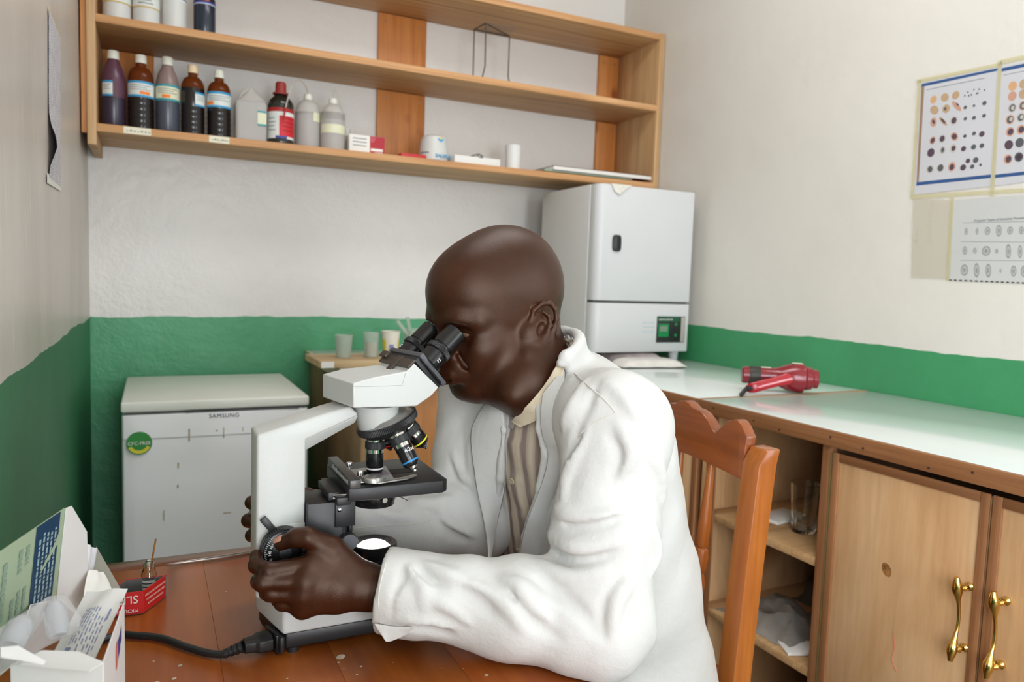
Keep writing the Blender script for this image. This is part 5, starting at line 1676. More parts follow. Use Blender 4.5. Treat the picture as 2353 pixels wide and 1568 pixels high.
for x, y in ((0.2405, 0.984), (0.2435, 0.937)):
    MB().cyl((x, y, ZS+0.0038), (x, y, ZS+0.008), 0.0022, n=14).build('thumb_screw', m_chrome, ms)
    knurl((x, y, ZS+0.008), (0, 0, 1), 0.0042, 0.0065, 18, 0.06, m_chrome, 'thumb_screw_head', ms)
m_slide = see_through('slide_glass', srgb(222, 226, 226), 0.05, 0.2, 0.35)
gs = MB().box((AX+0.006, AY-0.008, ZS+0.0018), (0.026, 0.074, 0.0012), X=(1, -0.12, 0))
sl_o = gs.build('glass_slide', m_slide, None, loc=(AX+0.006, AY-0.008, ZS+0.0012))
tag(sl_o, 'clear glass slide clamped on the black microscope stage under the objective', 'slide')
MB().mm((AX-0.004, AY-0.018, ZS+0.0025), (AX+0.016, AY+0.008, ZS+0.0027)).build('smear', see_through('smear_violet', srgb(150, 120, 140), 0.2, 0, 0.5), sl_o)
# ---- substage condenser
cz = ZS-0.017
MB().lathe((AX, AY, cz), [(0.024, 0), (0.024, -0.008), (0.029, -0.0085), (0.0295, -0.016), (0.028, -0.019), (0.0275, -0.024), (0.022, -0.0245), (0.020, -0.020)], n=44, caps=False).build('condenser', m_mskg, ms)
MB().cyl((AX+0.004, AY-0.029, cz-0.011), (AX+0.005, AY-0.0355, cz-0.011), 0.0036, n=14).build('condenser_screw', m_chrome, ms)
MB().tube([(AX+0.022, AY-0.02, cz-0.008), (AX+0.036, AY-0.036, cz-0.014)], 0.0006, 6).build('diaphragm_lever', m_msk, ms)
# ---- focus block
fb = [(c1.x+0.0005, 0.928), (c1.x+0.046, 0.928), (c1.x+0.055, 0.940), (c1.x+0.055, 0.985), (c1.x+0.0005, 0.990)]
MB().prism([(x, y, 0.8135) for x, y in fb], (0, 0, 0.935-0.8135-0.004)).build('focus_block', m_msk, ms, 0.0015)
MB().mm((c1.x+0.035, 0.9245, 0.898), (c1.x+0.061, 0.9278, 0.9305)).build('block_plate', m_msk, ms, 0.001)
MB().lathe((c1.x+0.040, 0.9242, 0.921), [(0.0026, 0), (0.0026, 0.001), (0.001, 0.002)], (0, -1, 0), 12).build('screw', m_chrome, ms)
MB().mm((c1.x+0.0555, 0.938, 0.862), (c1.x+0.0615, 0.965, 0.925)).build('block_cover', m_msk, ms, 0.002)
kc = at(800, 1243, Y=0.925)
knurl(Vector((kc.x, 0.9275, kc.z)), (0, -1, 0), 0.0115, 0.010, 34, 0.04, m_msk, 'condenser_knob', ms)
MB().lathe((kc.x, 0.9174, kc.z), [(0.0105, 0), (0.0105, 0.0008), (0.0095, 0.0015)], (0, -1, 0), 30).build('knob_cap', m_plate, ms)
# ---- coarse focus knob on the near side and its twin
KC = at(652, 1263, Y=0.925)
for sy, yb in ((-1, NY-0.0035), (1, FYm)):
    ax = (0, sy, 0)
    k0 = Vector((KC.x, yb, KC.z))
    kn = knurl(k0+Vector((0, sy*0.003, 0)), ax, 0.0285, 0.015, 64, 0.045, m_msk, 'coarse_knob', ms)
    MB().lathe(k0+Vector((0, sy*0.0005, 0)), [(0.0265, 0), (0.0275, 0.0022)], ax, 48).build('tension_ring', m_msk, ms)
    MB().lathe(k0+Vector((0, sy*0.0185, 0)), [(0.0255, 0), (0.0250, 0.001), (0.017, 0.0035), (0.016, 0.006), (0.014, 0.0066)], ax, 48).build('fine_knob', m_mskg, ms)
    MB().lathe(k0+Vector((0, sy*0.0252, 0)), [(0.0075, 0), (0.0075, 0.0004), (0.0068, 0.0006)], ax, 24).build('knob_button', m_msk, ms)
    if sy < 0:
        mk = MB()
        for j in range(60):
            a_ = 2*math.pi*j/60
            r0_, r1_ = (0.0205, 0.0243) if j % 5 == 0 else (0.0222, 0.0243)
            d_ = Vector((math.cos(a_), 0, math.sin(a_)))
            t_ = Vector((-math.sin(a_), 0, math.cos(a_)))*0.00018
            yy = lambda r__: yb-0.0185-0.0010-(0.0025*(0.0250-r__)/0.008)-0.0004
            mk.quad(*[k0*1+d_*r__+t_*s__+Vector((0, yy(r__)-yb, 0)) for r__, s__ in ((r0_, -1), (r0_, 1), (r1_, 1), (r1_, -1))])
        mk.build('scale_marks', m_wprint, kn)['kind'] = 'stuff'
        for tx, a_ in (('140', 178), ('150', 150), ('0', 202), ('130', 128), ('10', 228)):
            a_ = math.radians(a_)
            d_ = Vector((math.cos(a_), 0, math.sin(a_)))
            rt = Vector((-math.sin(a_)*-1, 0, math.cos(a_)*-1))
            writing('scale_number', tx, k0+d_*0.0165+Vector((0, -0.0222, 0)), rt, d_, 0.0046, m_wprint, kn, 'CENTER')
lv0 = Vector((KC.x-0.012, NY-0.006, KC.z+0.024))
lv1 = at(604, 1193, Y=NY-0.010)
MB().box((lv0+lv1)/2, ((lv1-lv0).length, 0.0085, 0.0055), X=(lv1-lv0), Z=(0, -1, 0)).build('tension_lever', m_msk, ms, 0.001)
# ---- illuminator
zl0 = zb1
m_lamp = NT('lamp_glow')
m_lamp.set(col=(1, 0.96, 0.9, 1), emis=(1.0, 0.93, 0.86, 1), emiss=14.0)
MB().lathe((AX, AY, zl0), [(0.034, 0.0), (0.034, 0.008), (0.0305, 0.010), (0.0305, 0.014), (0.0315, 0.0145), (0.0315, 0.018), (0.0302, 0.0185), (0.0302, 0.022), (0.0315, 0.0225), (0.0315, 0.026), (0.0302, 0.0265), (0.0302, 0.033), (0.0325, 0.0335), (0.0325, 0.0425), (0.0305, 0.044), (0.0275, 0.044), (0.0255, 0.042), (0.0225, 0.038), (0.0225, 0.034)], n=56, caps=False).build('lamp_housing', m_mskg, ms)
MB().lathe((AX, AY, zl0+0.034), [(0.0227, 0.0), (0.0222, 0.003), (0.018, 0.0075), (0.010, 0.0095), (0.001, 0.010)], n=40).build('lamp_lens', m_lamp.m, ms)
MB().lathe((AX, AY, zl0+0.036), [(0.0262, 0.006), (0.0252, 0.0055), (0.0226, 0.002)], n=40, caps=False).build('lens_rim', plain('brass_rim', srgb(196, 150, 100), 0.3, 0.05, metal=0.6), ms)
# ---- mains inlet, plug and cord
iv = Vector((plan[1][0]-x0, plan[1][1]-0.905, 0)).normalized()
nv = Vector((-iv.y, iv.x, 0))
nv = nv if nv.x < 0 else -nv
ic = Vector((x0, 0.905, 0.765))+iv*0.020
MB().box(ic+nv*0.001, (0.045, 0.006, 0.020), X=iv).build('mains_inlet', m_msk, ms, 0.002)
MB().box(ic+nv*0.0055, (0.036, 0.0035, 0.024), X=iv).build('inlet_flange', m_mskg, ms, 0.001)
pd = (at(520, 1503, Z=TZ+0.010)-ic)
pd.z = 0
pd.normalize()
m_cord = plain('black_cord', srgb(30, 30, 31), 0.4, 0.08, 40)
pc = thing('power_cord', 'black mains cord plugged into the microscope and running left behind the carton', 'cord', (ic.x-0.03, ic.y, TZ))
px_, py_, pz_ = frame((0, 0, 1), pd)
p0_ = ic+nv*0.0075
MB().loft([[p0_+pd*s_+py_*(a_*w_)+Vector((0, 0, b2*h_)) for a_, b2 in ((-1, -0.6), (-0.6, -1), (0.6, -1), (1, -0.6), (1, 0.6), (0.6, 1), (-0.6, 1), (-1, 0.6))] for s_, w_, h_ in ((0.0, 0.014, 0.0100), (0.016, 0.014, 0.0100), (0.020, 0.0105, 0.0085), (0.032, 0.0085, 0.0078))]).build('plug', m_cord, pc, 0.0006)
b = MB()
e0 = p0_+pd*0.0322
e1 = at(514, 1504, Z=TZ+0.0065)
for k in range(4):
    c_ = e0.lerp(e1, k/4)
    r_ = 0.0074-0.0006*k
    b.lathe(c_, [(r_*0.8, 0), (r_, 0.001), (r_, 0.0042), (r_*0.8, 0.0050)], e1-e0, 16)
b.tube([e0, e1], [0.0055, 0.0048], 14)
b.build('strain_relief', m_cord, pc)
path = [e0.lerp(e1, 0.9), e1, at(480, 1502, Z=TZ+0.0052), at(430, 1488, Z=TZ+0.0052), at(370, 1467, Z=TZ+0.0052), at(310, 1461, Z=TZ+0.0052), at(262, 1462, Z=TZ+0.0052), Vector((-0.10, 1.00, TZ+0.0052)), Vector((-0.165, 1.02, TZ+0.0052))]
MB().tube(smooth_path(path, 8), 0.0045, 12).build('cord', m_cord, pc)

# ================================================================== open carton in the left foreground
m_card = plain('carton_white', srgb(226, 224, 222), 0.45, 0.02, 5)
m_cardin = plain('carton_inside', srgb(186, 182, 172), 0.7, 0.05, 8)
m_cgreen = plain('carton_pale_green', srgb(160, 176, 148), 0.45, 0.03, 5)
m_cdblue = plain('carton_dark_blue', srgb(20, 62, 92), 0.4, 0.04, 5)
m_cprint = plain('carton_print', srgb(150, 172, 176), 0.5, 0)
m_cprint2 = plain('carton_print_grey', srgb(132, 156, 138), 0.5, 0)
ZR = 0.878
F0 = at(238, 1524, Z=ZR)
F1 = at(286, 1386, Z=ZR)
G0 = at(24, 1530, Z=ZR)
cbx = thing('carton', 'open white cardboard carton with a blue panel on its raised lid, left foreground', 'carton', (F0.x-0.05, F0.y+0.06, TZ))
up = Vector((0, 0, 1))
drop = lambda p: Vector((p.x, p.y, TZ+0.0008))
side = F1-F0
wid = G0-F0
Gb = F1+wid*1.2
thk = 0.0012
R_ = [F0, F1, Gb, G0]
for i, nm_ in enumerate(('side_wall', 'end_wall', 'side_wall', 'end_wall')):
    a, b = R_[i], R_[(i+1) % 4]
    if i == 2:
        continue
    if i == 1:      # the far end is low: its flap stands up instead
        a, b = Vector((a.x, a.y, a.z-0.06)), Vector((b.x, b.y, b.z-0.06))
    dd = (b-a).normalized()
    nn_ = Vector((-dd.y, dd.x, 0))*thk
    MB().prism([drop(a), drop(b), b, a], nn_).build(nm_, m_card, cbx)
MB().prism([drop(p) for p in R_], (0, 0, 0.001)).build('bottom', m_cardin, cbx)
# logo print on the side wall: oval blue and orange bars
sd = side.normalized()
lg = MB()
nout = Vector((sd.y, -sd.x, 0))
for u0, u1, z0_, z1_, mi in ((0.30, 0.42, 0.014, 0.034, 0), (0.22, 0.30, 0.008, 0.036, 1), (0.44, 0.50, 0.02, 0.038, 0), (0.08, 0.2, -0.01, -0.004, 1), (0.08, 0.16, -0.018, -0.013, 1)):
    p = F0+side*(u0+0.30)+nout*0.0006
    q = F0+side*(u1+0.30)+nout*0.0006
    lg.quad(p+up*(z0_-0.05), q+up*(z0_-0.046), q+up*(z1_-0.050), p+up*(z1_-0.054), mi)
lg.build('logo_print', [plain('logo_blue', srgb(60, 66, 140), 0.5, 0), plain('logo_orange', srgb(226, 120, 100), 0.5, 0)], cbx)
# raised lid: hinged on the far left wall, leaning towards the wall
L_tr, L_tl = at(150, 1168, D=0.80), at(-60, 1310, D=0.655)
L_br, L_bl = at(128, 1378, D=0.80), at(-60, 1520, D=0.60)
L_bl = L_tl+(L_br-L_tr)*1.25
lid_n = (L_tl-L_tr).cross(L_br-L_tr).normalized()
if lid_n.dot(CAM-L_tr) < 0:
    lid_n = -lid_n
lid = MB().prism([L_tr, L_tl, L_bl, L_br], -lid_n*thk).build('lid', m_cgreen, cbx)
MB().add([L_br-lid_n*0.001, L_bl-lid_n*0.001, G0, Gb], [(0, 1, 2, 3)]).build('lid_hinge', m_card, cbx, thick=0.001)
lp = lambda u, v: L_tr.lerp(L_tl, u).lerp(L_br.lerp(L_bl, u), v)+lid_n*0.0005
bl = MB().quad(lp(0.065, 0.0), lp(0.36, 0.0), lp(0.36, 1.0), lp(0.065, 1.0)).build('blue_panel', m_cdblue, lid)
rr = random.Random(9)


def print_rows(u0, u1, v0, v1, nrow, mat, parent, lift, gap=0.45):
    """lines of print running down the panel, broken into words"""
    b = MB()
    for k in range(nrow):
        ua = u0+(u1-u0)*k/nrow
        ub = ua+(u1-u0)/nrow*gap
        v = v0+rr.uniform(0, 0.08)
        e_ = v1-rr.uniform(0, 0.25)*(v1-v0)
        while v < e_:
            w_ = rr.uniform(0.02, 0.075)
            b.quad(*[lp(u, vv)+lid_n*lift for u, vv in ((ua, v), (ub, v), (ub, min(v+w_, e_)), (ua, min(v+w_, e_)))])
            v += w_+0.015
    o = b.build('print', mat, parent)
    o['kind'] = 'stuff'
    return o


print_rows(0.10, 0.34, 0.10, 0.92, 5, m_cprint, bl, 0.0004)
print_rows(0.42, 0.58, 0.06, 0.36, 2, m_cprint2, lid, 0.0004, 0.5)
print_rows(0.42, 0.62, 0.45, 0.9, 3, m_cprint2, lid, 0.0004, 0.5)
print_rows(0.66, 0.75, 0.1, 0.7, 1, m_cprint2, lid, 0.0004, 0.5)
tr_ = [lp(0.06, 0.20), lp(0.07, 0.34), lp(0.25, 0.50), lp(0.262, 0.47), lp(0.12, 0.32)]
MB().add([p+lid_n*0.0006 for p in tr_], [(0, 1, 2, 3, 4)]).build('torn_patch', m_cgreen, lid)
# thick tuck flap on the lid's free edge
t0, t1 = at(163, 1163, D=0.82), at(198, 1222, D=0.86)
t2, t3 = at(184, 1420, D=0.86), at(126, 1400, D=0.80)
fl_ = MB()
fl_.add([L_tr+lid_n*0.0003, t0, t1, at(200, 1300, D=0.86), t2, L_br+lid_n*0.0003], [(0, 1, 2, 3, 4, 5)])
fl_.build('tuck_flap', m_card, cbx, thick=0.001)
# inner flap and far end
e_ = [at(205, 1322, D=0.93), at(222, 1258, D=0.95), at(247, 1306, D=0.96), at(276, 1352, D=0.93), F1+up*0.0]
MB().add(e_+[at(215, 1395, D=0.90)], [(0, 1, 2, 3, 4, 5)]).build('end_flap', m_cardin, cbx, thick=0.001)


def sachet(label, pts, mat, seed, name='sachet'):
    P = [at(x, y, D=d) for x, y, d in pts]
    nx, ny = 10, 8
    rr = random.Random(seed)
    nrm = (P[1]-P[0]).cross(P[3]-P[0]).normalized()
    nrm = nrm if nrm.dot(CAM-P[0]) > 0 else -nrm
    vs, fs = [], []
    for j in range(ny+1):
        for i in range(nx+1):
            u, v = i/nx, j/ny
            p = P[0].lerp(P[1], u).lerp(P[3].lerp(P[2], u), v)
            vs.append(p+nrm*(0.004*math.sin(math.pi*u)*math.sin(math.pi*v)+0.0012*math.sin(9*u+3*v+seed)))
    for j in range(ny):
        for i in range(nx):
            a = j*(nx+1)+i
            fs.append((a, a+1, a+nx+2, a+nx+1))
    o = MB().add(vs, fs).build(name, mat, None, loc=P[3], thick=0.0006)
    tag(o, label, 'packet', 'paper sachets in the open carton')
    fn = lambda u, v, l=0.0012: P[0].lerp(P[1], u).lerp(P[3].lerp(P[2], u), v)+nrm*(0.004*math.sin(math.pi*u)*math.sin(math.pi*v)+0.0012*math.sin(9*u+3*v+seed)+l)
    return o, fn


m_sach = plain('sachet_paper', srgb(218, 216, 214), 0.55, 0.03, 8)
m_sprint = plain('sachet_print', srgb(120, 132, 168), 0.6, 0)
s1, f1_ = sachet('printed white paper sachet sticking out at the right of the open carton', ((200, 1362, 0.79), (293, 1352, 0.79), (214, 1530, 0.71), (110, 1520, 0.71)), m_sach, 2)
b = MB()
rr = random.Random(21)
for k in range(9):
    u = 0.30+0.065*k
    v = 0.30+(0.12 if k > 5 else 0)
    while v < 0.80:
        w_ = rr.uniform(0.03, 0.10)
        b.quad(f1_(u, v), f1_(u+0.022, v), f1_(u+0.022, v+w_), f1_(u, v+w_))
        v += w_+rr.uniform(0.01, 0.05)
b.quad(f1_(0.83, 0.30), f1_(0.87, 0.30), f1_(0.87, 0.45), f1_(0.83, 0.45))
b.quad(f1_(0.28, 0.84), f1_(0.40, 0.84), f1_(0.40, 0.92), f1_(0.28, 0.92))
b.build('print', m_sprint, s1)['kind'] = 'stuff'
sachet('plain white folded sachet behind the printed one in the open carton', ((205, 1310, 0.86), (236, 1316, 0.88), (262, 1372, 0.86), (190, 1372, 0.82)), m_paper, 4)
sachet('white paper slip pressed against the raised lid of the open carton', ((200, 1252, 0.90), (222, 1262, 0.92), (208, 1330, 0.90), (192, 1330, 0.86)), plain('slip_white', srgb(222, 222, 228), 0.6, 0.02), 6)
# blister strip of ampoules
bs = thing('blister_strip', 'clear blister strip holding two glassy capsules lying across the open carton', 'blister', at(80, 1470, D=0.66))
m_blis = see_through('blister_film', srgb(206, 204, 204), 0.08, 0.35, 0.38)
qs = [(-20, 1560, 0.60), (-10, 1450, 0.62), (110, 1372, 0.70), (150, 1366, 0.72), (186, 1420, 0.72), (180, 1450, 0.70), (100, 1490, 0.66)]
MB().add([at(x, y, D=d) for x, y, d in qs], [tuple(range(7))]).build('film', m_blis, bs, thick=0.0008)
m_amp = see_through('ampoule_glass', srgb(226, 228, 234), 0.06, 0.5, 0.6)
for (xa, ya, da), (xb, yb_, db), r_ in (((126, 1402, 0.69), (134, 1462, 0.68), 0.0095), ((46, 1440, 0.64), (20, 1490, 0.62), 0.0105)):
    a, b = at(xa, ya, D=da), at(xb, yb_, D=db)
    L = (b-a).length
    MB().lathe(a, [(0.001, -r_*0.9), (r_*0.6, -r_*0.7), (r_, 0), (r_, L*0.8), (r_*0.85, L*0.9), (r_*0.8, L)], b-a, 24).build('capsule', m_amp, bs)
# front flap hanging over the near edge and folded film
ff = [at(60, 1500, D=0.64), at(225, 1530, D=0.66), at(232, 1572, D=0.64), at(20, 1600, D=0.60)]
MB().add([at(95, 1497, Z=ZR), at(180, 1500, Z=ZR), F0, at(205, 1545, Z=ZR-0.005), G0], [(0, 1, 2, 3, 4)]).build('front_flap', m_card, cbx, thick=0.001)
fm = MB()
pts = [at(0, 1490, D=0.60), at(40, 1486, D=0.61), at(105, 1522, D=0.62), at(98, 1530, D=0.615), at(50, 1520, D=0.60), at(0, 1512, D=0.59)]
fm.add(pts, [(0, 1, 2, 3, 4, 5)])
tag(fm.build('film_scrap', plain('film_white', srgb(228, 228, 226), 0.3, 0.05), None, loc=pts[2], thick=0.0008), 'torn white strip of film on the near rim of the open carton', 'film')
# ================================================================== sculpting: blended solids turned into one skin
class Solid:
    """a list of blended shapes; eval() gives the signed distance"""
    def __init__(s):
        s.ops = []

    def put(s, fn, c, R, k=0.01, op='u'):
        s.ops.append((op, fn, np.array(c, float), float(R), float(k)))
        return s

    def ell(s, c, r, axes=None, k=0.01, op='u'):
        c = np.array(c, float)
        r = np.array(r, float)
        A = np.eye(3) if axes is None else np.array(axes, float)

        def fn(P):
            q = (P-c) @ A.T
            k0 = np.sqrt(((q/r)**2).sum(1))+1e-9
            k1 = np.sqrt(((q/(r*r))**2).sum(1))+1e-9
            return k0*(k0-1.0)/k1
        return s.put(fn, c, r.max(), k, op)

    def cone(s, a, b, ra, rb=None, k=0.01, op='u'):
        a, b = np.array(a, float), np.array(b, float)
        rb = ra if rb is None else rb
        d = b-a
        L2 = float(d @ d)+1e-12

        def fn(P):
            q = P-a
            t = np.clip(q @ d/L2, 0, 1)
            e = q-t[:, None]*d
            return np.sqrt((e*e).sum(1))-(ra+(rb-ra)*t)
        return s.put(fn, (a+b)/2, math.sqrt(L2)/2+max(ra, rb), k, op)

    def chain(s, pts, rad, k=0.01, op='u'):
        rad = [rad]*len(pts) if not hasattr(rad, '__len__') else rad
        for i in range(len(pts)-1):
            s.cone(pts[i], pts[i+1], rad[i], rad[i+1], k, op)
        return s

    def eval(s, P, cc=None, RR=0.0, margin=0.05):
        d = np.full(len(P), 0.5)
        for op, fn, c, R, k in s.ops:
            if cc is not None:
                if op != 'x' and R < 5 and np.sqrt(((c-cc)**2).sum())-R-RR > margin:
                    continue
            e = fn(P)
            if op == 'u':
                h = np.clip(k-np.abs(d-e), 0, None)
                d = np.minimum(d, e)-h*h/(4*k)
            elif op == 's':
                e = -e
                h = np.clip(k-np.abs(d-e), 0, None)
                d = np.maximum(d, e)+h*h/(4*k)
            elif op == 'x':
                d = d+e
        return d

    def hit(s, px, py, t0=0.4, t1=2.0):
        """where the line of sight through a place of the photograph meets the skin"""
        dr = np.array(ray(px, py))
        L = np.linalg.norm(dr)
        dr = dr/L
        o = np.array(CAM)
        t = t0
        for _ in range(160):
            d = float(s.eval((o+dr*t)[None, :])[0])
            if d < 0.0004:
                return o+dr*t
            t += max(0.0004, d*0.6)
            if t > t1:
                break
        return None


def skin_mesh(solid, lo, hi, h, B=8):
    """sparse surface nets: only blocks of the grid near the surface are looked at"""
    lo = np.array(lo, float)
    nb = np.ceil((np.array(hi)-lo)/(h*B)).astype(int)
    bi = np.stack(np.meshgrid(*[np.arange(n) for n in nb], indexing='ij'), -1).reshape(-1, 3)
    cen = lo+(bi+0.5)*h*B
    rad = h*B*0.866
    act = []
    M = 3
    key = (bi//M) @ np.array([1, 1000, 1000000])
    order = np.argsort(key, kind='stable')
    bnd = np.flatnonzero(np.diff(key[order]))+1
    groups = np.split(order, bnd)
    for g in groups:
        c = cen[g]
        cc = (c.min(0)+c.max(0))/2
        RR = np.linalg.norm(c.max(0)-c.min(0))/2+rad
        d = solid.eval(c, cc, RR, 0.06)
        keep = g[np.abs(d) < rad*1.7+0.004]
        if len(keep):
            act.append(keep)
    n1 = B+1
    off = np.stack(np.meshgrid(*[np.arange(n1)]*3, indexing='ij'), -1).reshape(-1, 3)
    N = (nb*B+2).astype(np.int64)
    ST = np.array([1, N[0], N[0]*N[1]], np.int64)
    ids, pos, eds = [], [], [[], [], []]
    cor = [(0, 0, 0), (1, 0, 0), (0, 1, 0), (1, 1, 0), (0, 0, 1), (1, 0, 1), (0, 1, 1), (1, 1, 1)]
    E12 = [(0, 1), (2, 3), (4, 5), (6, 7), (0, 2), (1, 3), (4, 6), (5, 7), (0, 4), (1, 5), (2, 6), (3, 7)]
    for g in act:
        org = bi[g]*B
        G = (org[:, None, :]+off[None]).reshape(-1, 3)
        P = lo+G*h
        cc = (P.min(0)+P.max(0))/2
        RR = np.linalg.norm(P.max(0)-P.min(0))/2
        V = solid.eval(P, cc, RR, 0.05).reshape(len(g), n1, n1, n1)
        I = V < 0
        cv = np.stack([V[:, a:a+B, b:b+B, c:c+B] for a, b, c in cor], -1)
        ci = cv < 0
        cnt = ci.sum(-1)
        w = np.argwhere((cnt > 0) & (cnt < 8))
        if len(w):
            v = cv[tuple(w.T)]
            acc = np.zeros((len(w), 3))
            num = np.zeros(len(w))
            for a, b in E12:
                m = (v[:, a] < 0) != (v[:, b] < 0)
                t = np.where(m, v[:, a]/(v[:, a]-v[:, b]+1e-12), 0)
                pa, pb = np.array(cor[a], float), np.array(cor[b], float)
                acc += np.where(m[:, None], pa+(pb-pa)*t[:, None], 0)
                num += m
            gi = org[w[:, 0]]+w[:, 1:]
            pos.append(lo+(gi+acc/num[:, None])*h)
            ids.append(gi.astype(np.int64) @ ST)
        for ax in range(3):
            s0 = [slice(0, B)]*3
            s1 = [slice(0, B)]*3
            s1[ax] = slice(1, B+1)
            a, b = I[(slice(None),)+tuple(s0)], I[(slice(None),)+tuple(s1)]
            e = np.argwhere(a != b)
            if len(e):
                gi = org[e[:, 0]]+e[:, 1:]
                eds[ax].append((gi.astype(np.int64) @ ST, a[tuple(e.T)]))
    ids = np.concatenate(ids)
    pos = np.concatenate(pos)
    o = np.argsort(ids)
    ids, pos = ids[o], pos[o]
    faces = []
    for ax in range(3):
        if not eds[ax]:
            continue
        c = np.concatenate([e[0] for e in eds[ax]])
        f = np.concatenate([e[1] for e in eds[ax]])
        u, v = ST[(ax+1) % 3], ST[(ax+2) % 3]
        q = np.stack([c, c-u, c-u-v, c-v], 1)
        j = np.searchsorted(ids, q)
        j = np.clip(j, 0, len(ids)-1)
        ok = (ids[j] == q).all(1)
        j, f = j[ok], f[ok]
        j[~f] = j[~f][:, ::-1]
        faces.append(j)
    return pos, np.concatenate(faces)[:, ::-1]


def skin_object(name, solid, lo, hi, h, mats, parent, relax=1):
    pos, quads = skin_mesh(solid, lo, hi, h)
    base = np.array(WLOC[parent.name]) if parent else np.zeros(3)
    for _ in range(relax):      # a light smoothing of the net
        acc = np.zeros_like(pos)
        n = np.zeros(len(pos))
        for a in range(4):
            b = (a+1) % 4
            np.add.at(acc, quads[:, a], pos[quads[:, b]])
            np.add.at(acc, quads[:, b], pos[quads[:, a]])
            np.add.at(n, quads[:, a], 1)
            np.add.at(n, quads[:, b], 1)
        pos = pos*0.5+acc/n[:, None]*0.5
    me = bpy.data.meshes.new(name)
    me.vertices.add(len(pos))
    me.vertices.foreach_set('co', (pos-base).astype(np.float32).ravel())
    me.loops.add(len(quads)*4)
    me.loops.foreach_set('vertex_index', quads.astype(np.int32).ravel())
    me.polygons.add(len(quads))
    me.polygons.foreach_set('loop_start', np.arange(0, len(quads)*4, 4, dtype=np.int32))
    me.polygons.foreach_set('use_smooth', np.ones(len(quads), bool))
    me.update(calc_edges=True)
    for m in (mats if isinstance(mats, (list, tuple)) else [mats]):
        me.materials.append(m)
    o = bpy.data.objects.new(name, me)
    COL.objects.link(o)
    WLOC[o.name] = Vector(base)
    if parent:
        o.parent = parent
    return o
# ================================================================== the man at the microscope
V3 = lambda v: np.array(tuple(v), float)
AF = np.array([-math.cos(math.radians(12)), -math.sin(math.radians(12)), 0.0])     # where he faces
AL = np.array([math.sin(math.radians(12)), -math.cos(math.radians(12)), 0.0])      # his left
AZ = np.array([0, 0, 1.0])
HP = math.radians(13.5)                                                              # head bowed by
hf = AF*math.cos(HP)-AZ*math.sin(HP)
hu = AZ*math.cos(HP)+AF*math.sin(HP)
hl_ = AL
HAX = np.stack([hf, hl_, hu])
eye_l = V3(at(1077, 765, D=(EYES[0]-CAM).dot(_f)+0.016))
EYE_LOC = np.array([0.0755, 0.0320, 0.018])
HO = eye_l-EYE_LOC @ HAX


def hw(f, l, u):
    u = u*0.81 if u < 0 else u
    return HO+np.array([f, l, u]) @ HAX


m_skin = NT('dark_brown_skin')
_v = m_skin.coord()
_a = m_skin.noise(_v, 14, 4)
_b = m_skin.noise(_v, 900, 3, 0.7)
_c = m_skin.ramp(_a, [(0.3, (0.026, 0.0072, 0.0028, 1)), (0.7, (0.043, 0.0124, 0.0050, 1))])
m_skin.set(col=_c, rough=m_skin.math('ADD', m_skin.math('MULTIPLY', _a, 0.08), 0.28), spec=0.40)
m_skin.b.inputs['Specular Tint'].default_value = (1.0, 0.80, 0.66, 1)
m_skin.bump(_b, 0.30, 0.0010)
m_skin = m_skin.m

B_ = Solid()
# ---- skull and face, in the head's own measures (forward, left, up)


def E(f, l, u, rf, rl, ru, k=0.02, op='u', rot=0.0):
    ax = HAX if not rot else np.stack([hf*math.cos(rot)+hu*math.sin(rot), hl_, hu*math.cos(rot)-hf*math.sin(rot)])
    B_.ell(hw(f, l, u), (rf, rl, ru), ax, k, op)


def both(fn):
    for s in (1, -1):
        fn(s)


E(-0.010, 0, 0.056, 0.100, 0.0760, 0.094)
E(-0.032, 0, 0.064, 0.086, 0.070, 0.084, 0.03)
E(0.040, 0, 0.070, 0.064, 0.062, 0.062, 0.03)
E(0.030, 0, 0.010, 0.062, 0.062, 0.055, 0.03)
E(0.046, 0, -0.030, 0.047, 0.052, 0.060, 0.03)
E(0.039, 0, -0.066, 0.044, 0.044, 0.034, 0.025)
E(0.069, 0, -0.086, 0.020, 0.024, 0.019, 0.022)
both(lambda s: E(0.012, s*0.046, -0.050, 0.028, 0.014, 0.032, 0.03))
both(lambda s: B_.cone(hw(0.004, s*0.050, -0.064), hw(0.066, s*0.020, -0.088), 0.013, 0.016, 0.02))
both(lambda s: E(0.056, s*0.046, -0.008, 0.026, 0.017, 0.017, 0.025))
both(lambda s: E(0.060, s*0.034, -0.034, 0.026, 0.020, 0.024, 0.025))
both(lambda s: B_.chain([hw(0.0905, s*0.010, 0.036), hw(0.086, s*0.030, 0.0395), hw(0.068, s*0.050, 0.034)], [0.008, 0.0095, 0.008], 0.018))
# eye hollows
both(lambda s: E(0.098, s*0.031, 0.017, 0.017, 0.018, 0.0125, 0.016, 's'))
# nose
B_.chain([hw(0.088, 0, 0.026), hw(0.099, 0, 0.006), hw(0.1085, 0, -0.011)], [0.0085, 0.0095, 0.0125], 0.012)
both(lambda s: E(0.096, s*0.0180, -0.0165, 0.0125, 0.0105, 0.0105, 0.005))
both(lambda s: E(0.104, s*0.008, -0.0245, 0.006, 0.0045, 0.005, 0.004, 's'))
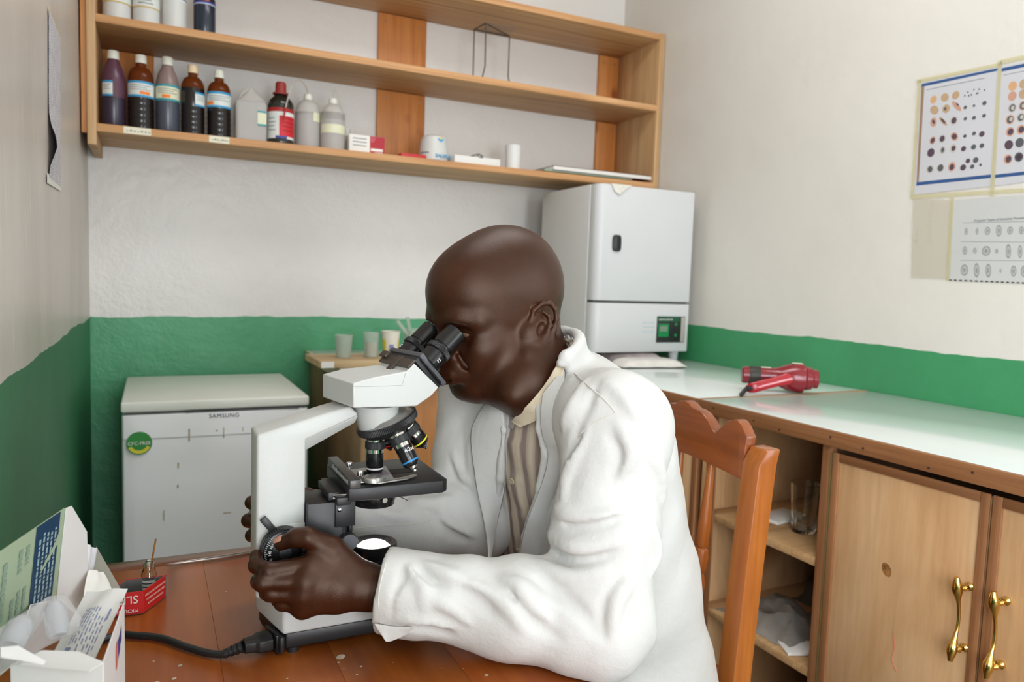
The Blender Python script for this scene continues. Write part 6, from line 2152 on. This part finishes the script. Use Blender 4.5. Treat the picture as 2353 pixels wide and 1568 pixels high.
# lips: upper, lower, the line between
E(0.092, 0, -0.047, 0.021, 0.030, 0.022, 0.015)
B_.chain([hw(0.0865, -0.0265, -0.0535), hw(0.1035, -0.013, -0.0475), hw(0.1085, 0, -0.0480), hw(0.1035, 0.013, -0.0475), hw(0.0865, 0.0265, -0.0535)], [0.003, 0.0070, 0.0072, 0.0070, 0.003], 0.006)
B_.chain([hw(0.0865, -0.0250, -0.0560), hw(0.1015, -0.012, -0.0610), hw(0.1055, 0, -0.0615), hw(0.1015, 0.012, -0.0610), hw(0.0865, 0.0250, -0.0560)], [0.003, 0.0078, 0.0082, 0.0078, 0.003], 0.004)
B_.chain([hw(0.0905, -0.0255, -0.0550), hw(0.1080, -0.013, -0.0546), hw(0.1140, 0, -0.0550), hw(0.1080, 0.013, -0.0546), hw(0.0905, 0.0255, -0.0550)], 0.0016, 0.004, 's')
B_.chain([hw(0.0990, -0.012, -0.0745), hw(0.1020, 0, -0.0745), hw(0.0990, 0.012, -0.0745)], 0.005, 0.012, 's')
# folds from nose to mouth corner
both(lambda s: B_.chain([hw(0.0945, s*0.0265, -0.014), hw(0.0905, s*0.0325, -0.030), hw(0.0845, s*0.0355, -0.046)], [0.0018, 0.0024, 0.0014], 0.008, 's'))


# lids
def lids(s):
    c = hw(0.0755, s*0.0320, 0.018)
    for lo_, off, r in ((1, -0.0012, 0.0146), (-1, -0.0030, 0.0140)):
        nrm = hu*lo_*math.cos(0.15)-hf*0.35*lo_*(1 if lo_ > 0 else 0.2)
        nrm = nrm/np.linalg.norm(nrm)

        def fn(P, c=c, nrm=nrm, off=off, r=r, lo_=lo_):
            q = P-c
            d = np.sqrt((q*q).sum(1))-r
            pl = -(q @ nrm)+(off*lo_ if lo_ > 0 else -off*-1*lo_)
            pl = -(q @ nrm)+off*lo_
            return np.maximum(d, pl)
        B_.put(fn, c, r, 0.0035)


both(lids)


def ear(s):
    t = math.radians(25)
    eb = -hf*math.cos(t)+hu*-math.sin(t)*0.0
    eb = -(hf*math.cos(t)-hu*math.sin(t)*0)
    eu = hu*math.cos(t)-hf*math.sin(t)
    eb = -hf*math.cos(t)-hu*math.sin(t)
    out = AL*s
    c0 = hw(-0.001, s*0.0735, 0.005)

    def e(b, u, o=0.0):
        b, u = b*1.06, u*1.32
        return c0+eb*b+eu*u+out*(0.0065+0.40*b+0.06*u+o)
    B_.ell(e(0.010, 0.003, -0.003), (0.019, 0.0046, 0.027), np.stack([(eb+out*0.38)/math.sqrt(1+0.38**2), (out-eb*0.38)/math.sqrt(1+0.38**2), eu]), 0.006)
    B_.chain([e(0.0, -0.002, -0.006), e(0.012, 0.004, -0.006)], 0.014, 0.012)
    B_.ell(e(0.0080, 0.0015, 0.0080), (0.0082, 0.0080, 0.0135), np.stack([eb, out, eu]), 0.005, 's')
    B_.ell(e(0.0160, 0.0165, 0.0068), (0.0065, 0.0062, 0.0105), np.stack([eb, out, eu]), 0.003, 's')
    B_.chain([e(0.004, 0.003, 0.0005), e(-0.005, 0.010, 0.0), e(-0.0045, 0.022, 0.0005), e(0.004, 0.031, 0.001), e(0.014, 0.0335, 0.001), e(0.0225, 0.0285, 0.001), e(0.0270, 0.018, 0.001), e(0.0275, 0.006, 0.001), e(0.0240, -0.008, 0.001), e(0.0170, -0.019, 0.0005)], [0.0026, 0.0030, 0.0034, 0.0036, 0.0036, 0.0036, 0.0036, 0.0034, 0.0032, 0.0036], 0.003)
    B_.chain([e(0.017, -0.019, 0.001), e(0.008, -0.0265, 0.003), e(0.0, -0.0245, 0.003), e(-0.004, -0.014, -0.001)], [0.0042, 0.0056, 0.0052, 0.004], 0.003)
    B_.chain([e(0.006, 0.0225, 0.003), e(0.0145, 0.0195, 0.004), e(0.0190, 0.0095, 0.0045), e(0.0165, -0.002, 0.004), e(0.0095, -0.0105, 0.003), e(0.002, -0.0125, 0.002)], [0.0022, 0.0030, 0.0032, 0.0032, 0.0036, 0.0040], 0.0035)
    B_.chain([e(-0.0055, 0.002, 0.001), e(-0.0065, -0.007, 0.0)], [0.0044, 0.0046], 0.004)


both(ear)
# ---- neck and upper chest
NB = V3(at(1215, 880, D=1.085))             # root of the neck
B_.cone(hw(-0.030, 0, -0.005), NB, 0.058, 0.055, 0.022)
B_.cone(hw(-0.046, 0, 0.005), NB-AF*0.025+AZ*0.02, 0.048, 0.048, 0.02)
both(lambda s: B_.cone(hw(-0.016, s*0.056, -0.030), NB+AF*0.045+AL*s*0.02-AZ*0.015, 0.011, 0.010, 0.02))
B_.cone(hw(0.040, 0, -0.075), NB+AF*0.030-AZ*0.01, 0.022, 0.026, 0.02)
PEL = np.array([0.705, 1.065, 0.555])
UP = (NB-PEL)/np.linalg.norm(NB-PEL)
FW = np.cross(AL, UP)
FW = FW if FW @ AF > 0 else -FW
TAX = np.stack([FW, AL, UP])


def tw(f, l, u):
    """a point of the trunk: forward, left, up from the root of the neck"""
    return NB+np.array([f, l, u]) @ TAX


B_.ell(tw(-0.03, 0, -0.13), (0.075, 0.13, 0.09), TAX, 0.03)
SHL, SHR = V3(at(1418, 985, D=0.965)), tw(-0.020, -0.165, -0.065)
ELL = V3(at(1372, 1425, Z=0.806))
ELR = V3(at(1092, 1185, D=1.19))
WRL = V3(at(862, 1352, Y=0.880))
WRR = np.array([0.262, 1.100, 0.842])
for S_, E_, W_ in ((SHL, ELL, WRL), (SHR, ELR, WRR)):
    B_.cone(tw(-0.04, 0, -0.10), S_, 0.05, 0.045, 0.03)
    B_.cone(S_, E_, 0.048, 0.038, 0.03)
    B_.cone(E_, E_+(W_-E_)*0.35, 0.036, 0.038, 0.02)
    B_.cone(E_+(W_-E_)*0.35, W_, 0.036, 0.0245, 0.02)

# ---- hands
z4 = lambda x, y, Y: V3(at(560+x/4.356, 1160+y/4.356, Y=Y))


def hand(wr, fingers, thumb, side):
    """fingers: four lists of joints knuckle..tip; thumb: four joints"""
    pal = [f[0] for f in fingers]
    for i, p in enumerate(pal):
        B_.cone(wr+(p-wr)*0.02, p, 0.0195, 0.0115+0.0005*(3-i), 0.016)
    for i in range(3):
        B_.cone(pal[i], pal[i+1], 0.0115, 0.0115, 0.008)
        B_.cone((pal[i]+wr)/2, (pal[i+1]+wr)/2, 0.0150, 0.0150, 0.014)
    rs = ((0.0108, 0.0098, 0.0088, 0.0078), (0.0110, 0.0100, 0.0090, 0.0080), (0.0104, 0.0094, 0.0085, 0.0075), (0.0092, 0.0083, 0.0075, 0.0068))
    for f, r in zip(fingers, rs):
        B_.chain(f, r[:len(f)], 0.0045)
        B_.ell(f[1], (r[1]*1.05,)*3, None, 0.004)
    B_.cone(wr+(thumb[0]-wr)*0.3, thumb[0], 0.018, 0.0165, 0.014)
    B_.chain(thumb, [0.0160, 0.0120, 0.0108, 0.0088], 0.006)


LI = [z4(690, 590, 0.882), z4(250, 665, 0.886), z4(125, 610, 0.905), z4(128, 512, 0.922)]
LM = [z4(615, 770, 0.874), z4(190, 780, 0.884), z4(150, 770, 0.912), z4(240, 760, 0.930)]
LR = [z4(590, 905, 0.874), z4(270, 885, 0.884), z4(230, 880, 0.912), z4(320, 860, 0.930)]
LP = [z4(590, 1040, 0.878), z4(385, 985, 0.888), z4(345, 960, 0.910), z4(400, 930, 0.926)]
LT = [z4(880, 455, 0.888), z4(640, 330, 0.890), z4(530, 330, 0.895), z4(375, 390, 0.906)]
hand(z4(1270, 830, 0.880), [LI, LM, LR, LP], LT, 1)
RI = [np.array(p)+np.array([0.015, 0, 0]) for p in ((0.196, 1.072, 0.893), (0.120, 1.066, 0.902), (0.107, 1.046, 0.905), (0.113, 1.026, 0.903))]
RM = [np.array(p)+np.array([0.015, 0, 0]) for p in ((0.192, 1.080, 0.872), (0.116, 1.072, 0.878), (0.103, 1.050, 0.879), (0.112, 1.028, 0.878))]
RR_ = [np.array(p)+np.array([0.015, 0, 0]) for p in ((0.194, 1.082, 0.852), (0.122, 1.074, 0.855), (0.108, 1.054, 0.856), (0.114, 1.032, 0.856))]
RP = [np.array(p)+np.array([0.015, 0, 0]) for p in ((0.198, 1.078, 0.834), (0.140, 1.072, 0.834), (0.122, 1.056, 0.835), (0.126, 1.036, 0.835))]
RT = [np.array(p) for p in ((0.228, 1.070, 0.884), (0.196, 1.052, 0.904), (0.176, 1.043, 0.909), (0.150, 1.036, 0.909))]
hand(WRR, [RI, RM, RR_, RP], RT, -1)

man = skin_object('person', B_, (0.06, 0.66, 0.74), (0.80, 1.36, 1.36), 0.0019, m_skin, None)
tag(man, 'man with a shaved head in a white lab coat bent over the microscope eyepieces', 'person')
WLOC[man.name] = Vector((0, 0, 0))
# ---- eyes, brows, lashes, nails
m_eye = NT('eye_white')
_sx = m_eye.n('ShaderNodeTexCoord')
m_eye.set(col=srgb(112, 88, 72), rough=0.2)
m_iris = plain('iris_brown', (0.02, 0.010, 0.006, 1), 0.08, 0)
for s in (1, -1):
    c = hw(0.0755, s*0.0320, 0.018)
    eb = MB().ball(c, 0.0122, 24).build('eyeball', m_eye.m, man)
    g = hf*0.80-hu*0.60
    g = g/np.linalg.norm(g)
    MB().lathe(Vector(c+g*0.0106), [(0.0062, 0), (0.0054, 0.0011), (0.003, 0.0019), (0.0005, 0.0021)], Vector(g), 24).build('iris', m_iris, eb)
m_lash = plain('black_hair', (0.008, 0.006, 0.005, 1), 0.6, 0)


def on_skin(p, dirn, solid=None, lift=0.0):
    """push a point along dirn until it lies on the skin"""
    solid = solid or B_
    p = np.array(p, float)
    for _ in range(40):
        d = float(solid.eval(p[None, :])[0])
        p = p-dirn*(d*0.7)
    return p+dirn*lift


for s in (1, -1):
    pts = [on_skin(hw(0.10, s*l, u), hf, lift=0.0003) for l, u in ((0.013, 0.0345), (0.022, 0.0385), (0.032, 0.0400), (0.042, 0.0375), (0.049, 0.0330))]
    MB().tube(smooth_path([Vector(p) for p in pts], 5), [0.0005]*4+[0.0008]*13+[0.0005]*4, 7).build('eyebrow', m_lash, man)
    b = MB()
    for k in range(9):
        a = -0.9+1.8*k/8
        c = hw(0.0755, s*0.0320, 0.018)
        d_ = hf*math.cos(a)*1.0+hl_*math.sin(a)+hu*0.03
        r0 = c+d_/np.linalg.norm(d_)*0.0146
        b.tube([Vector(r0), Vector(r0+d_*0.004-hu*0.0015), Vector(r0+d_*0.0065-hu*0.0012)], [0.0004, 0.0003, 0.00012], 4)
    b.build('eyelashes', m_lash, man)['kind'] = 'stuff'
m_nail = plain('fingernail', srgb(176, 128, 108), 0.3, 0.05, 60)


def nail(j0, j1, up, r, name='fingernail'):
    d = (j1-j0)/np.linalg.norm(j1-j0)
    u = up-d*(up @ d)
    u = u/np.linalg.norm(u)
    c = j1+u*(r-0.0012)-d*0.001
    w = np.cross(d, u)
    rings = []
    for t, k in ((-0.0062, 0.55), (-0.005, 0.9), (0.0, 1.0), (0.0045, 0.95), (0.0066, 0.6)):
        rings.append([Vector(c+d*t+w*(0.0056*k*math.sin(a))+u*(0.0022*math.cos(a)*(0.9 if k > 0.7 else 0.6))) for a in [math.pi*(-0.5+i/8) for i in range(9)]])
    MB().loft(rings, closed=False).build(name, m_nail, man, thick=0.0004)


nail(LT[2], LT[3], np.array([0.05, -0.45, 0.9]), 0.0088, 'thumbnail')
# ================================================================== his clothes
TX = lambda P: (P-NB) @ TAX.T


def torso(S, g):
    """the clothed trunk, grown by g"""
    S.ell(tw(-0.055, 0, -0.105), (0.088+g, 0.165+g, 0.105+g), TAX, 0.03)
    S.ell(tw(-0.040, 0, -0.200), (0.112+g, 0.170+g, 0.170+g), TAX, 0.06)
    S.ell(tw(-0.035, 0, -0.370), (0.140+g, 0.175+g, 0.190+g), TAX, 0.06)
    S.ell((0.700, 1.066, 0.60), (0.150+g, 0.180+g, 0.15+g), TAX, 0.06)
    for s_, sh_ in ((1, SHL), (-1, SHR)):
        S.cone(tw(-0.050, 0.03*s_, -0.060), sh_, 0.055+g, 0.052+g, 0.03)


CT_ = Solid()
torso(CT_, 0.018)
zz2 = lambda x, y: (800+x/1.849, 720+y/1.849)
# free edges of the open coat, found on the trunk
EDGE_L = [(1236, 925), (1240, 985), (1256, 1045), (1240, 1120), (1205, 1235), (1190, 1325)]
EDGE_R = [(1150, 925), (1158, 990), (1150, 1100), (1132, 1220), (1122, 1310)]


def edge(px):
    out = []
    for x, y in px:
        p = CT_.hit(x, y)
        if p is not None:
            q = TX(p[None, :])[0]
            out.append((q[2], q[1], p))
    return sorted(out, key=lambda e: e[0])


eL, eR = edge(EDGE_L), edge(EDGE_R)
lu, lw = np.array([e[0] for e in eL]), np.array([e[1] for e in eL])
ru, rw = np.array([e[0] for e in eR]), np.array([e[1] for e in eR])


def wedge(P):
    q = TX(P)
    return np.maximum(np.maximum(q[:, 1]-np.interp(q[:, 2], lu, lw), np.interp(q[:, 2], ru, rw)-q[:, 1]), 0.01-q[:, 0])


C_ = Solid()
torso(C_, 0.018)
# the skirt of the coat falling over the seat
C_.ell((0.725, 1.045, 0.53), (0.165, 0.195, 0.20), TAX, 0.05)
C_.cone((0.64, 0.95, 0.54), (0.50, 0.92, 0.53), 0.095, 0.085, 0.05)
C_.cone((0.62, 1.15, 0.54), (0.46, 1.10, 0.53), 0.095, 0.085, 0.05)
C_.put(wedge, tw(0.08, 0, -0.2), 0.36, 0.004, 's')
# rolled edges of the two fronts
for e, r_ in ((eL, 0.0065), (eR, 0.006)):
    C_.chain([p for _, _, p in e], r_, 0.006)
# sleeves
for S_, E_, W_, rr_ in ((SHL, ELL, WRL, (0.064, 0.064, 0.060, 0.049)), (SHR, ELR, WRR, (0.072, 0.064, 0.060, 0.046))):
    M_ = (S_+E_)/2+AZ*0.0
    C_.cone(S_, M_, rr_[0], rr_[0]*1.02, 0.035)
    C_.cone(M_, E_, rr_[0]*1.02, rr_[1], 0.02)
    dw = (W_-E_)/np.linalg.norm(W_-E_)
    C_.cone(E_, E_+(W_-E_)*0.35, rr_[1], rr_[2], 0.03)
    C_.cone(E_+(W_-E_)*0.35, W_, rr_[2], rr_[3], 0.02)
    W0 = W_-dw*0.010 if S_ is SHL else W_-dw*0.0
    C_.cone(W0-dw*0.050, W0+dw*0.004, rr_[3]+0.0045, rr_[3]+0.002, 0.003)

    def cut(P, W0=W0, dw=dw):
        q = P-W0
        return np.maximum(-(q @ dw), np.sqrt((q*q).sum(1))-0.10)
    C_.put(cut, W0, 0.10, 0.002, 's')
    C_.cone(W0-dw*0.012, W0+dw*0.03, rr_[3]-0.012, rr_[3]-0.0045, 0.003, 's')


# collar of the coat standing round the neck
def collar(S, r0, r1, h, phis, thick, k, tilt=0.012, drop=0.0):
    for p0_, p1_ in zip(phis, phis[1:]):
        prs = []
        for ph in (p0_, p1_):
            a = math.radians(ph)
            d = -FW*math.cos(a)+AL*math.sin(a)
            fr_ = max(0.0, -math.cos(a))
            b = NB+d*r0-UP*(0.035+0.055*fr_*fr_+drop)-FW*0.012
            t = NB+d*r1+UP*(h-0.060*fr_-drop)*1.0-FW*0.012
            prs.append((b, t))
        for f_ in (0.0, 0.5, 1.0):
            S.cone(prs[0][0]*(1-f_)+prs[0][1]*f_, prs[1][0]*(1-f_)+prs[1][1]*f_, thick, thick, k)
        S.cone(prs[0][0], prs[0][1], thick, thick, k)


collar(C_, 0.091, 0.077, 0.046, list(range(-96, 104, 8)), 0.0042, 0.008)
# folds drawn where the photograph shows them
FOLDS = [
    (1, 0.009, [(895, 825), (950, 862), (1060, 872), (1150, 850)]), (-1, 0.006, [(900, 880), (960, 910), (1060, 905), (1180, 870)]),
    (1, 0.010, [(865, 945), (930, 985), (1010, 1000), (1130, 975)]), (-1, 0.006, [(860, 1010), (930, 1050), (1020, 1055), (1150, 1020)]),
    (1, 0.010, [(815, 1060), (880, 1105), (960, 1125), (1090, 1095)]), (-1, 0.008, [(780, 1120), (860, 1170), (930, 1215), (1010, 1295), (1060, 1370)]),
    (1, 0.009, [(660, 1130), (720, 1170), (770, 1215), (840, 1290)]), (-1, 0.006, [(690, 1185), (730, 1260), (800, 1330), (900, 1390)]),
    (1, 0.008, [(500, 1145), (600, 1190), (680, 1255), (740, 1330)]), (-1, 0.005, [(450, 1160), (540, 1215), (620, 1290)]),
    (-1, 0.005, [(245, 1060), (225, 1130), (195, 1200), (185, 1290)]), (1, 0.007, [(250, 1080), (300, 1125), (330, 1190), (330, 1270)]),
    (-1, 0.006, [(290, 1075), (360, 1130), (420, 1160)]), (1, 0.007, [(330, 1062), (400, 1105), (470, 1135)]), (1, 0.006, [(230, 1300), (330, 1310), (450, 1340)]),
    (-1, 0.005, [(230, 1330), (320, 1345), (430, 1380)]), (1, 0.007, [(360, 1220), (430, 1250), (520, 1320)]),
    (1, 0.010, [(1010, 500), (965, 600), (935, 700), (925, 790)]), (-1, 0.007, [(985, 500), (945, 600), (915, 700), (905, 790)]),
    (1, 0.009, [(1150, 480), (1200, 580), (1160, 690)]), (-1, 0.006, [(1110, 520), (1150, 600), (1120, 690)]),
    (-1, 0.006, [(1330, 560), (1375, 680), (1385, 800), (1350, 900)]), (1, 0.008, [(1290, 600), (1330, 700), (1340, 820)]),
    (1, 0.008, [(1010, 290), (960, 400), (920, 480)]), (-1, 0.005, [(1060, 300), (1000, 420), (960, 500)]),
    (1, 0.007, [(1100, 300), (1180, 380), (1250, 470)]),
    (-1, 0.006, [(1160, 1130), (1110, 1210), (1080, 1300), (1090, 1390)]), (1, 0.010, [(1190, 1140), (1140, 1230), (1120, 1330)]),
    (-1, 0.006, [(1220, 1250), (1270, 1370), (1330, 1500)]), (1, 0.009, [(1260, 1240), (1320, 1370), (1390, 1520)]),
    (-1, 0.006, [(1330, 920), (1375, 1050), (1420, 1200), (1500, 1380)]), (1, 0.008, [(1290, 900), (1310, 1010), (1290, 1100)]),
    (1, 0.008, [(830, 560), (850, 600), (845, 690), (800, 800), (745, 890)]), (-1, 0.006, [(880, 560), (890, 660), (850, 780), (820, 900)]),
    (1, 0.007, [(530, 530), (520, 600), (540, 720), (590, 850)]), (-1, 0.006, [(570, 520), (560, 620), (590, 740), (620, 860)]),
    (1, 0.008, [(270, 800), (340, 810), (430, 790)]), (-1, 0.005, [(250, 870), (340, 850), (450, 860)]), (1, 0.008, [(400, 850), (450, 910), (530, 945)]),
    (-1, 0.005, [(380, 880), (440, 945), (500, 970)]), (1, 0.006, [(100, 830), (180, 860), (270, 870)]), (-1, 0.005, [(430, 640), (450, 700), (520, 760)]), (1, 0.007, [(450, 600), (480, 680), (530, 720)]),
]
base_C = Solid()
base_C.ops = list(C_.ops)
for sg, r_, pts in FOLDS:
    H_ = [base_C.hit(*zz2(x, y)) for x, y in pts]
    H_ = [Vector(h_) for h_ in H_ if h_ is not None]
    if len(H_) < 2:
        continue
    ok = all((a-b).length < 0.12 for a, b in zip(H_, H_[1:]))
    if not ok:
        continue
    pth = smooth_path(H_, 3)
    n_ = len(pth)
    rad = [0.72*r_*(0.40+0.60*math.sin(math.pi*(i+0.5)/n_)) for i in range(n_)]
    vdir = np.array(CAM)
    P_ = []
    for p in pth:
        d_ = (V3(p)-vdir)/np.linalg.norm(V3(p)-vdir)
        P_.append(V3(p)+d_*(0.0030 if sg > 0 else -0.0010))
    C_.chain(P_, rad, 0.010 if sg > 0 else 0.007, 'u' if sg > 0 else 's')


def ripple(P):
    a = np.sin(P[:, 0]*34+2.2*np.sin(P[:, 1]*17+P[:, 2]*9)+1.0)*np.sin(P[:, 2]*27+2.0*np.sin(P[:, 0]*21+1.3)+P[:, 1]*12)
    b = np.sin(P[:, 1]*52+P[:, 2]*31+2.5*np.sin(P[:, 0]*26+P[:, 2]*14))*np.sin(P[:, 0]*47-P[:, 2]*22+1.5*np.sin(P[:, 1]*33))
    return 0.0026*a+0.0013*b


C_.put(ripple, NB, 10.0, 1.0, 'x')
C_.put(lambda P: P[:, 2]-0.459, NB, 10.0, 0.003, 's')                                              # lies on the seat
C_.put(lambda P: np.maximum(P[:, 2]-0.7520, P[:, 0]-0.474), NB, 10.0, 0.003, 's')                  # and on the table
C_.put(lambda P: 0.856-P[:, 0], NB, 10.0, 0.010, 's')                                              # against the chair back
m_coat = NT('white_cotton')
_w = m_coat.noise(m_coat.coord(), 7, 4)
m_coat.set(col=m_coat.ramp(_w, [(0.3, srgb(196, 195, 191)), (0.7, srgb(202, 202, 199))]), rough=0.85, spec=0.25)
m_coat.bump(m_coat.math('ADD', m_coat.noise(m_coat.coord(), 45, 5, 0.65), m_coat.math('MULTIPLY', m_coat.noise(m_coat.coord(), 900, 2), 0.12)), 0.30, 0.006)
m_coat = m_coat.m
coat = skin_object('lab_coat', C_, (0.22, 0.60, 0.40), (1.05, 1.42, 1.22), 0.0038, m_coat, man)
lab(coat, 'creased white cotton lab coat worn open over a striped shirt')
# seams and buttonholes on the coat
m_seam2 = plain('coat_seam', srgb(206, 202, 192), 0.9, 0.05, 60)
for pts in ([(962, 255), (1010, 300), (1070, 350), (1110, 390), (1138, 425)], [(1138, 425), (1060, 460), (1000, 500), (975, 530)], [(160, 1062), (137, 1150), (128, 1230), (140, 1320)], [(1200, 1240), (1250, 1350), (1320, 1490)], [(25, 915), (150, 905), (260, 898), (350, 880)]):
    H_ = [C_.hit(*zz2(x, y)) for x, y in pts]
    H_ = [Vector(h_) for h_ in H_ if h_ is not None]
    if len(H_) > 1 and all((a-b).length < 0.12 for a, b in zip(H_, H_[1:])):
        P_ = [p_ for p_ in smooth_path(H_, 6)]
        MB().tube(P_, 0.0009, 6).build('seam', m_seam2, coat)
# ---- striped shirt
S_s = Solid()
torso(S_s, 0.002)
collar(S_s, 0.074, 0.066, 0.036, list(range(-110, 111, 10)), 0.0036, 0.006)
pl = []
for u_ in (-0.075, -0.13, -0.19, -0.25, -0.31, -0.37):
    p0_ = tw(0.20, 0.002, u_)
    d_ = FW
    p_ = p0_.copy()
    for _ in range(60):
        p_ = p_-d_*float(S_s.eval(p_[None, :])[0])*0.8
    pl.append(p_)
for o_ in (-0.010, 0.0, 0.010):
    S_s.chain([p_+AL*o_ for p_ in pl], 0.0045, 0.005)
def ripple2(P):
    return 0.0020*np.sin(P[:, 2]*38+2.5*np.sin(P[:, 0]*25+P[:, 1]*18))*np.sin(P[:, 1]*60+P[:, 0]*30+2*np.sin(P[:, 2]*17))


S_s.put(ripple2, NB, 10.0, 1.0, 'x')
m_shirt = NT('striped_cotton')
_tc = m_shirt.n('ShaderNodeTexCoord')
_vm = m_shirt.n('ShaderNodeVectorMath', operation='DOT_PRODUCT')
_vm.inputs[1].default_value = tuple(AL)
m_shirt.l(_tc.outputs['Object'], _vm.inputs[0])
_ph = m_shirt.math('ADD', m_shirt.math('MULTIPLY', _vm.outputs['Value'], 260.0), m_shirt.math('MULTIPLY', m_shirt.noise(m_shirt.coord(), 6, 2), 2.0))
_s1 = m_shirt.math('SINE', _ph)
_s2 = m_shirt.math('SINE', m_shirt.math('MULTIPLY', _ph, 2.7))
_c1 = m_shirt.ramp(m_shirt.math('ADD', m_shirt.math('MULTIPLY', _s1, 0.5), 0.5), [(0.15, srgb(190, 176, 156)), (0.6, srgb(172, 156, 138)), (0.85, srgb(136, 122, 114))])
_c2 = m_shirt.ramp(m_shirt.math('ADD', m_shirt.math('MULTIPLY', _s2, 0.5), 0.5), [(0.0, (0.8, 0.8, 0.84, 1)), (0.6, (1, 1, 1, 1))])
m_shirt.set(col=m_shirt.mix(0.5, _c1, _c2, 'MULTIPLY'), rough=0.85, spec=0.2)
m_shirt.bump(m_shirt.noise(m_shirt.coord(), 60, 4), 0.25, 0.004)
shirt = skin_object('shirt', S_s, (0.36, 0.80, 0.52), (0.98, 1.34, 1.20), 0.0040, m_shirt.m, man)
lab(shirt, 'brown and grey striped shirt with a buttoned placket')
m_btn = plain('shirt_button', srgb(196, 180, 150), 0.35, 0.05)
for i in (1, 3, 4):
    p_ = V3(pl[i])+FW*0.0045
    bt = MB().lathe(Vector(p_), [(0.0055, 0), (0.0058, 0.0012), (0.0048, 0.0020), (0.0030, 0.0014)], Vector(FW), 20).build('button', m_btn, shirt)
# ---- collar leaves of the shirt and the loose fronts of the coat


def front_depth(x, y, solids):
    best = None
    for S in solids:
        h_ = S.hit(x, y)
        if h_ is not None:
            d_ = float((Vector(h_)-CAM).dot(_f))
            best = d_ if best is None else min(best, d_)
    return best


def cloth_strip(name, A, B, solids, mat, parent, lift_a, lift_b, n=18, m=5, thick=0.0018, bulge=0.0, label=None):
    """a piece of cloth between two edges of the photograph, lying on what is behind it"""
    def resample(pts):
        P = smooth_path([Vector((x, y, 0)) for x, y in pts], 6)
        return [P[int(round(i*(len(P)-1)/(n-1)))] for i in range(n)]
    ra, rb = resample(A), resample(B)
    D = []
    for p, q, l_ in [(p, None, lift_a) for p in ra]+[(q, None, lift_b) for q in rb]:
        D.append(front_depth(p.x, p.y, solids))
    known = [d for d in D if d is not None]
    med = sorted(known)[len(known)//2]
    Da, Db = D[:n], D[n:]

    def fill(v, other):
        v = [d if d is not None else o for d, o in zip(v, other)]
        v = [d if d is not None else med for d in v]
        return [sum(v[max(0, i-2):i+3])/len(v[max(0, i-2):i+3]) for i in range(n)]
    Fa, Fb = fill(Da, Db), fill(Db, Da)
    rows = []
    for i in range(n):
        row = []
        for j in range(m):
            t = j/(m-1)
            x, y = ra[i].x*(1-t)+rb[i].x*t, ra[i].y*(1-t)+rb[i].y*t
            d = (Fa[i]-lift_a)*(1-t)+(Fb[i]-lift_b)*t-bulge*math.sin(math.pi*t)
            row.append(at(x, y, D=d))
        rows.append(row)
    o = MB().loft(rows, closed=False).build(name, mat, parent, thick=thick, subdiv=1, angle=80)
    return lab(o, label) if label else o


m_collar = plain('cream_collar', srgb(222, 208, 182), 0.85, 0.06, 30, 0.2, 500)
m_collard = plain('grey_striped_collar', srgb(150, 142, 134), 0.85, 0.12, 50, 0.2, 500)
cloth_strip('collar_leaf', [(1296, 802), (1278, 842), (1250, 886), (1212, 930), (1182, 958), (1176, 970)], [(1304, 812), (1292, 868), (1266, 925), (1240, 962), (1212, 976), (1194, 984)], (B_, S_s), m_collar, shirt, 0.002, 0.012, label='cream shirt collar')
cloth_strip('collar_leaf', [(1164, 916), (1176, 920), (1188, 932), (1194, 948)], [(1136, 946), (1148, 964), (1164, 980), (1178, 988)], (S_s,), m_collard, shirt, 0.002, 0.008, label='grey striped shirt collar')
cloth_strip('coat_front', [(1152, 925), (1160, 985), (1163, 1042), (1160, 1129), (1138, 1232), (1124, 1326)], [(1128, 903), (1086, 970), (1079, 1013), (1087, 1078), (1098, 1144), (1119, 1232), (1121, 1326)], (C_,), m_coat, coat, 0.006, 0.016, bulge=0.006)
cloth_strip('coat_front', [(1246, 905), (1242, 965), (1249, 1010), (1261, 1046), (1246, 1108), (1209, 1202), (1191, 1290), (1186, 1330)], [(1300, 840), (1296, 920), (1296, 1000), (1308, 1050), (1292, 1120), (1252, 1200), (1238, 1290), (1234, 1330)], (CT_,), m_coat, coat, 0.014, -0.006, bulge=0.003)
cloth_strip('loose_cuff', [(856, 1432), (900, 1440), (950, 1442)], [(880, 1466), (893, 1478), (944, 1456)], (C_,), m_coat, coat, 0.004, 0.006, n=8)
# ---- trousers and shoes under the table
T_ = Solid()
for s in (1, -1):
    hip = PEL+AL*s*0.085
    knee = np.array([0.30, 0.975, 0.525])+AL*s*0.11
    ank = np.array([0.38, 0.99, 0.11])+AL*s*0.11
    T_.cone(hip, knee, 0.085, 0.066, 0.03)
    T_.cone(knee, ank, 0.064, 0.048, 0.02)
T_.ell(PEL, (0.12, 0.15, 0.095), None, 0.05)
T_.put(lambda P: P[:, 2]-0.459+0.30*(P[:, 0] < 0.46), NB, 10.0, 0.004, 's')
tr_o = skin_object('trousers', T_, (0.18, 0.74, 0.05), (0.92, 1.32, 0.70), 0.010, plain('dark_grey_trousers', srgb(62, 60, 64), 0.85, 0.1), man)
for s in (1, -1):
    a = np.array([0.395, 0.99, 0.055])+AL*s*0.11
    F_ = Solid()
    F_.cone(a, a+AF*0.17-AZ*0.018, 0.043, 0.034, 0.02)
    F_.put(lambda P: P[:, 2]-0.004, a, 0.4, 0.004, 's')
    skin_object('shoe', F_, tuple(a-0.14-np.array([0.14, 0, 0])), tuple(a+0.14), 0.008, plain('black_leather', (0.01, 0.01, 0.01, 1), 0.3, 0), man)
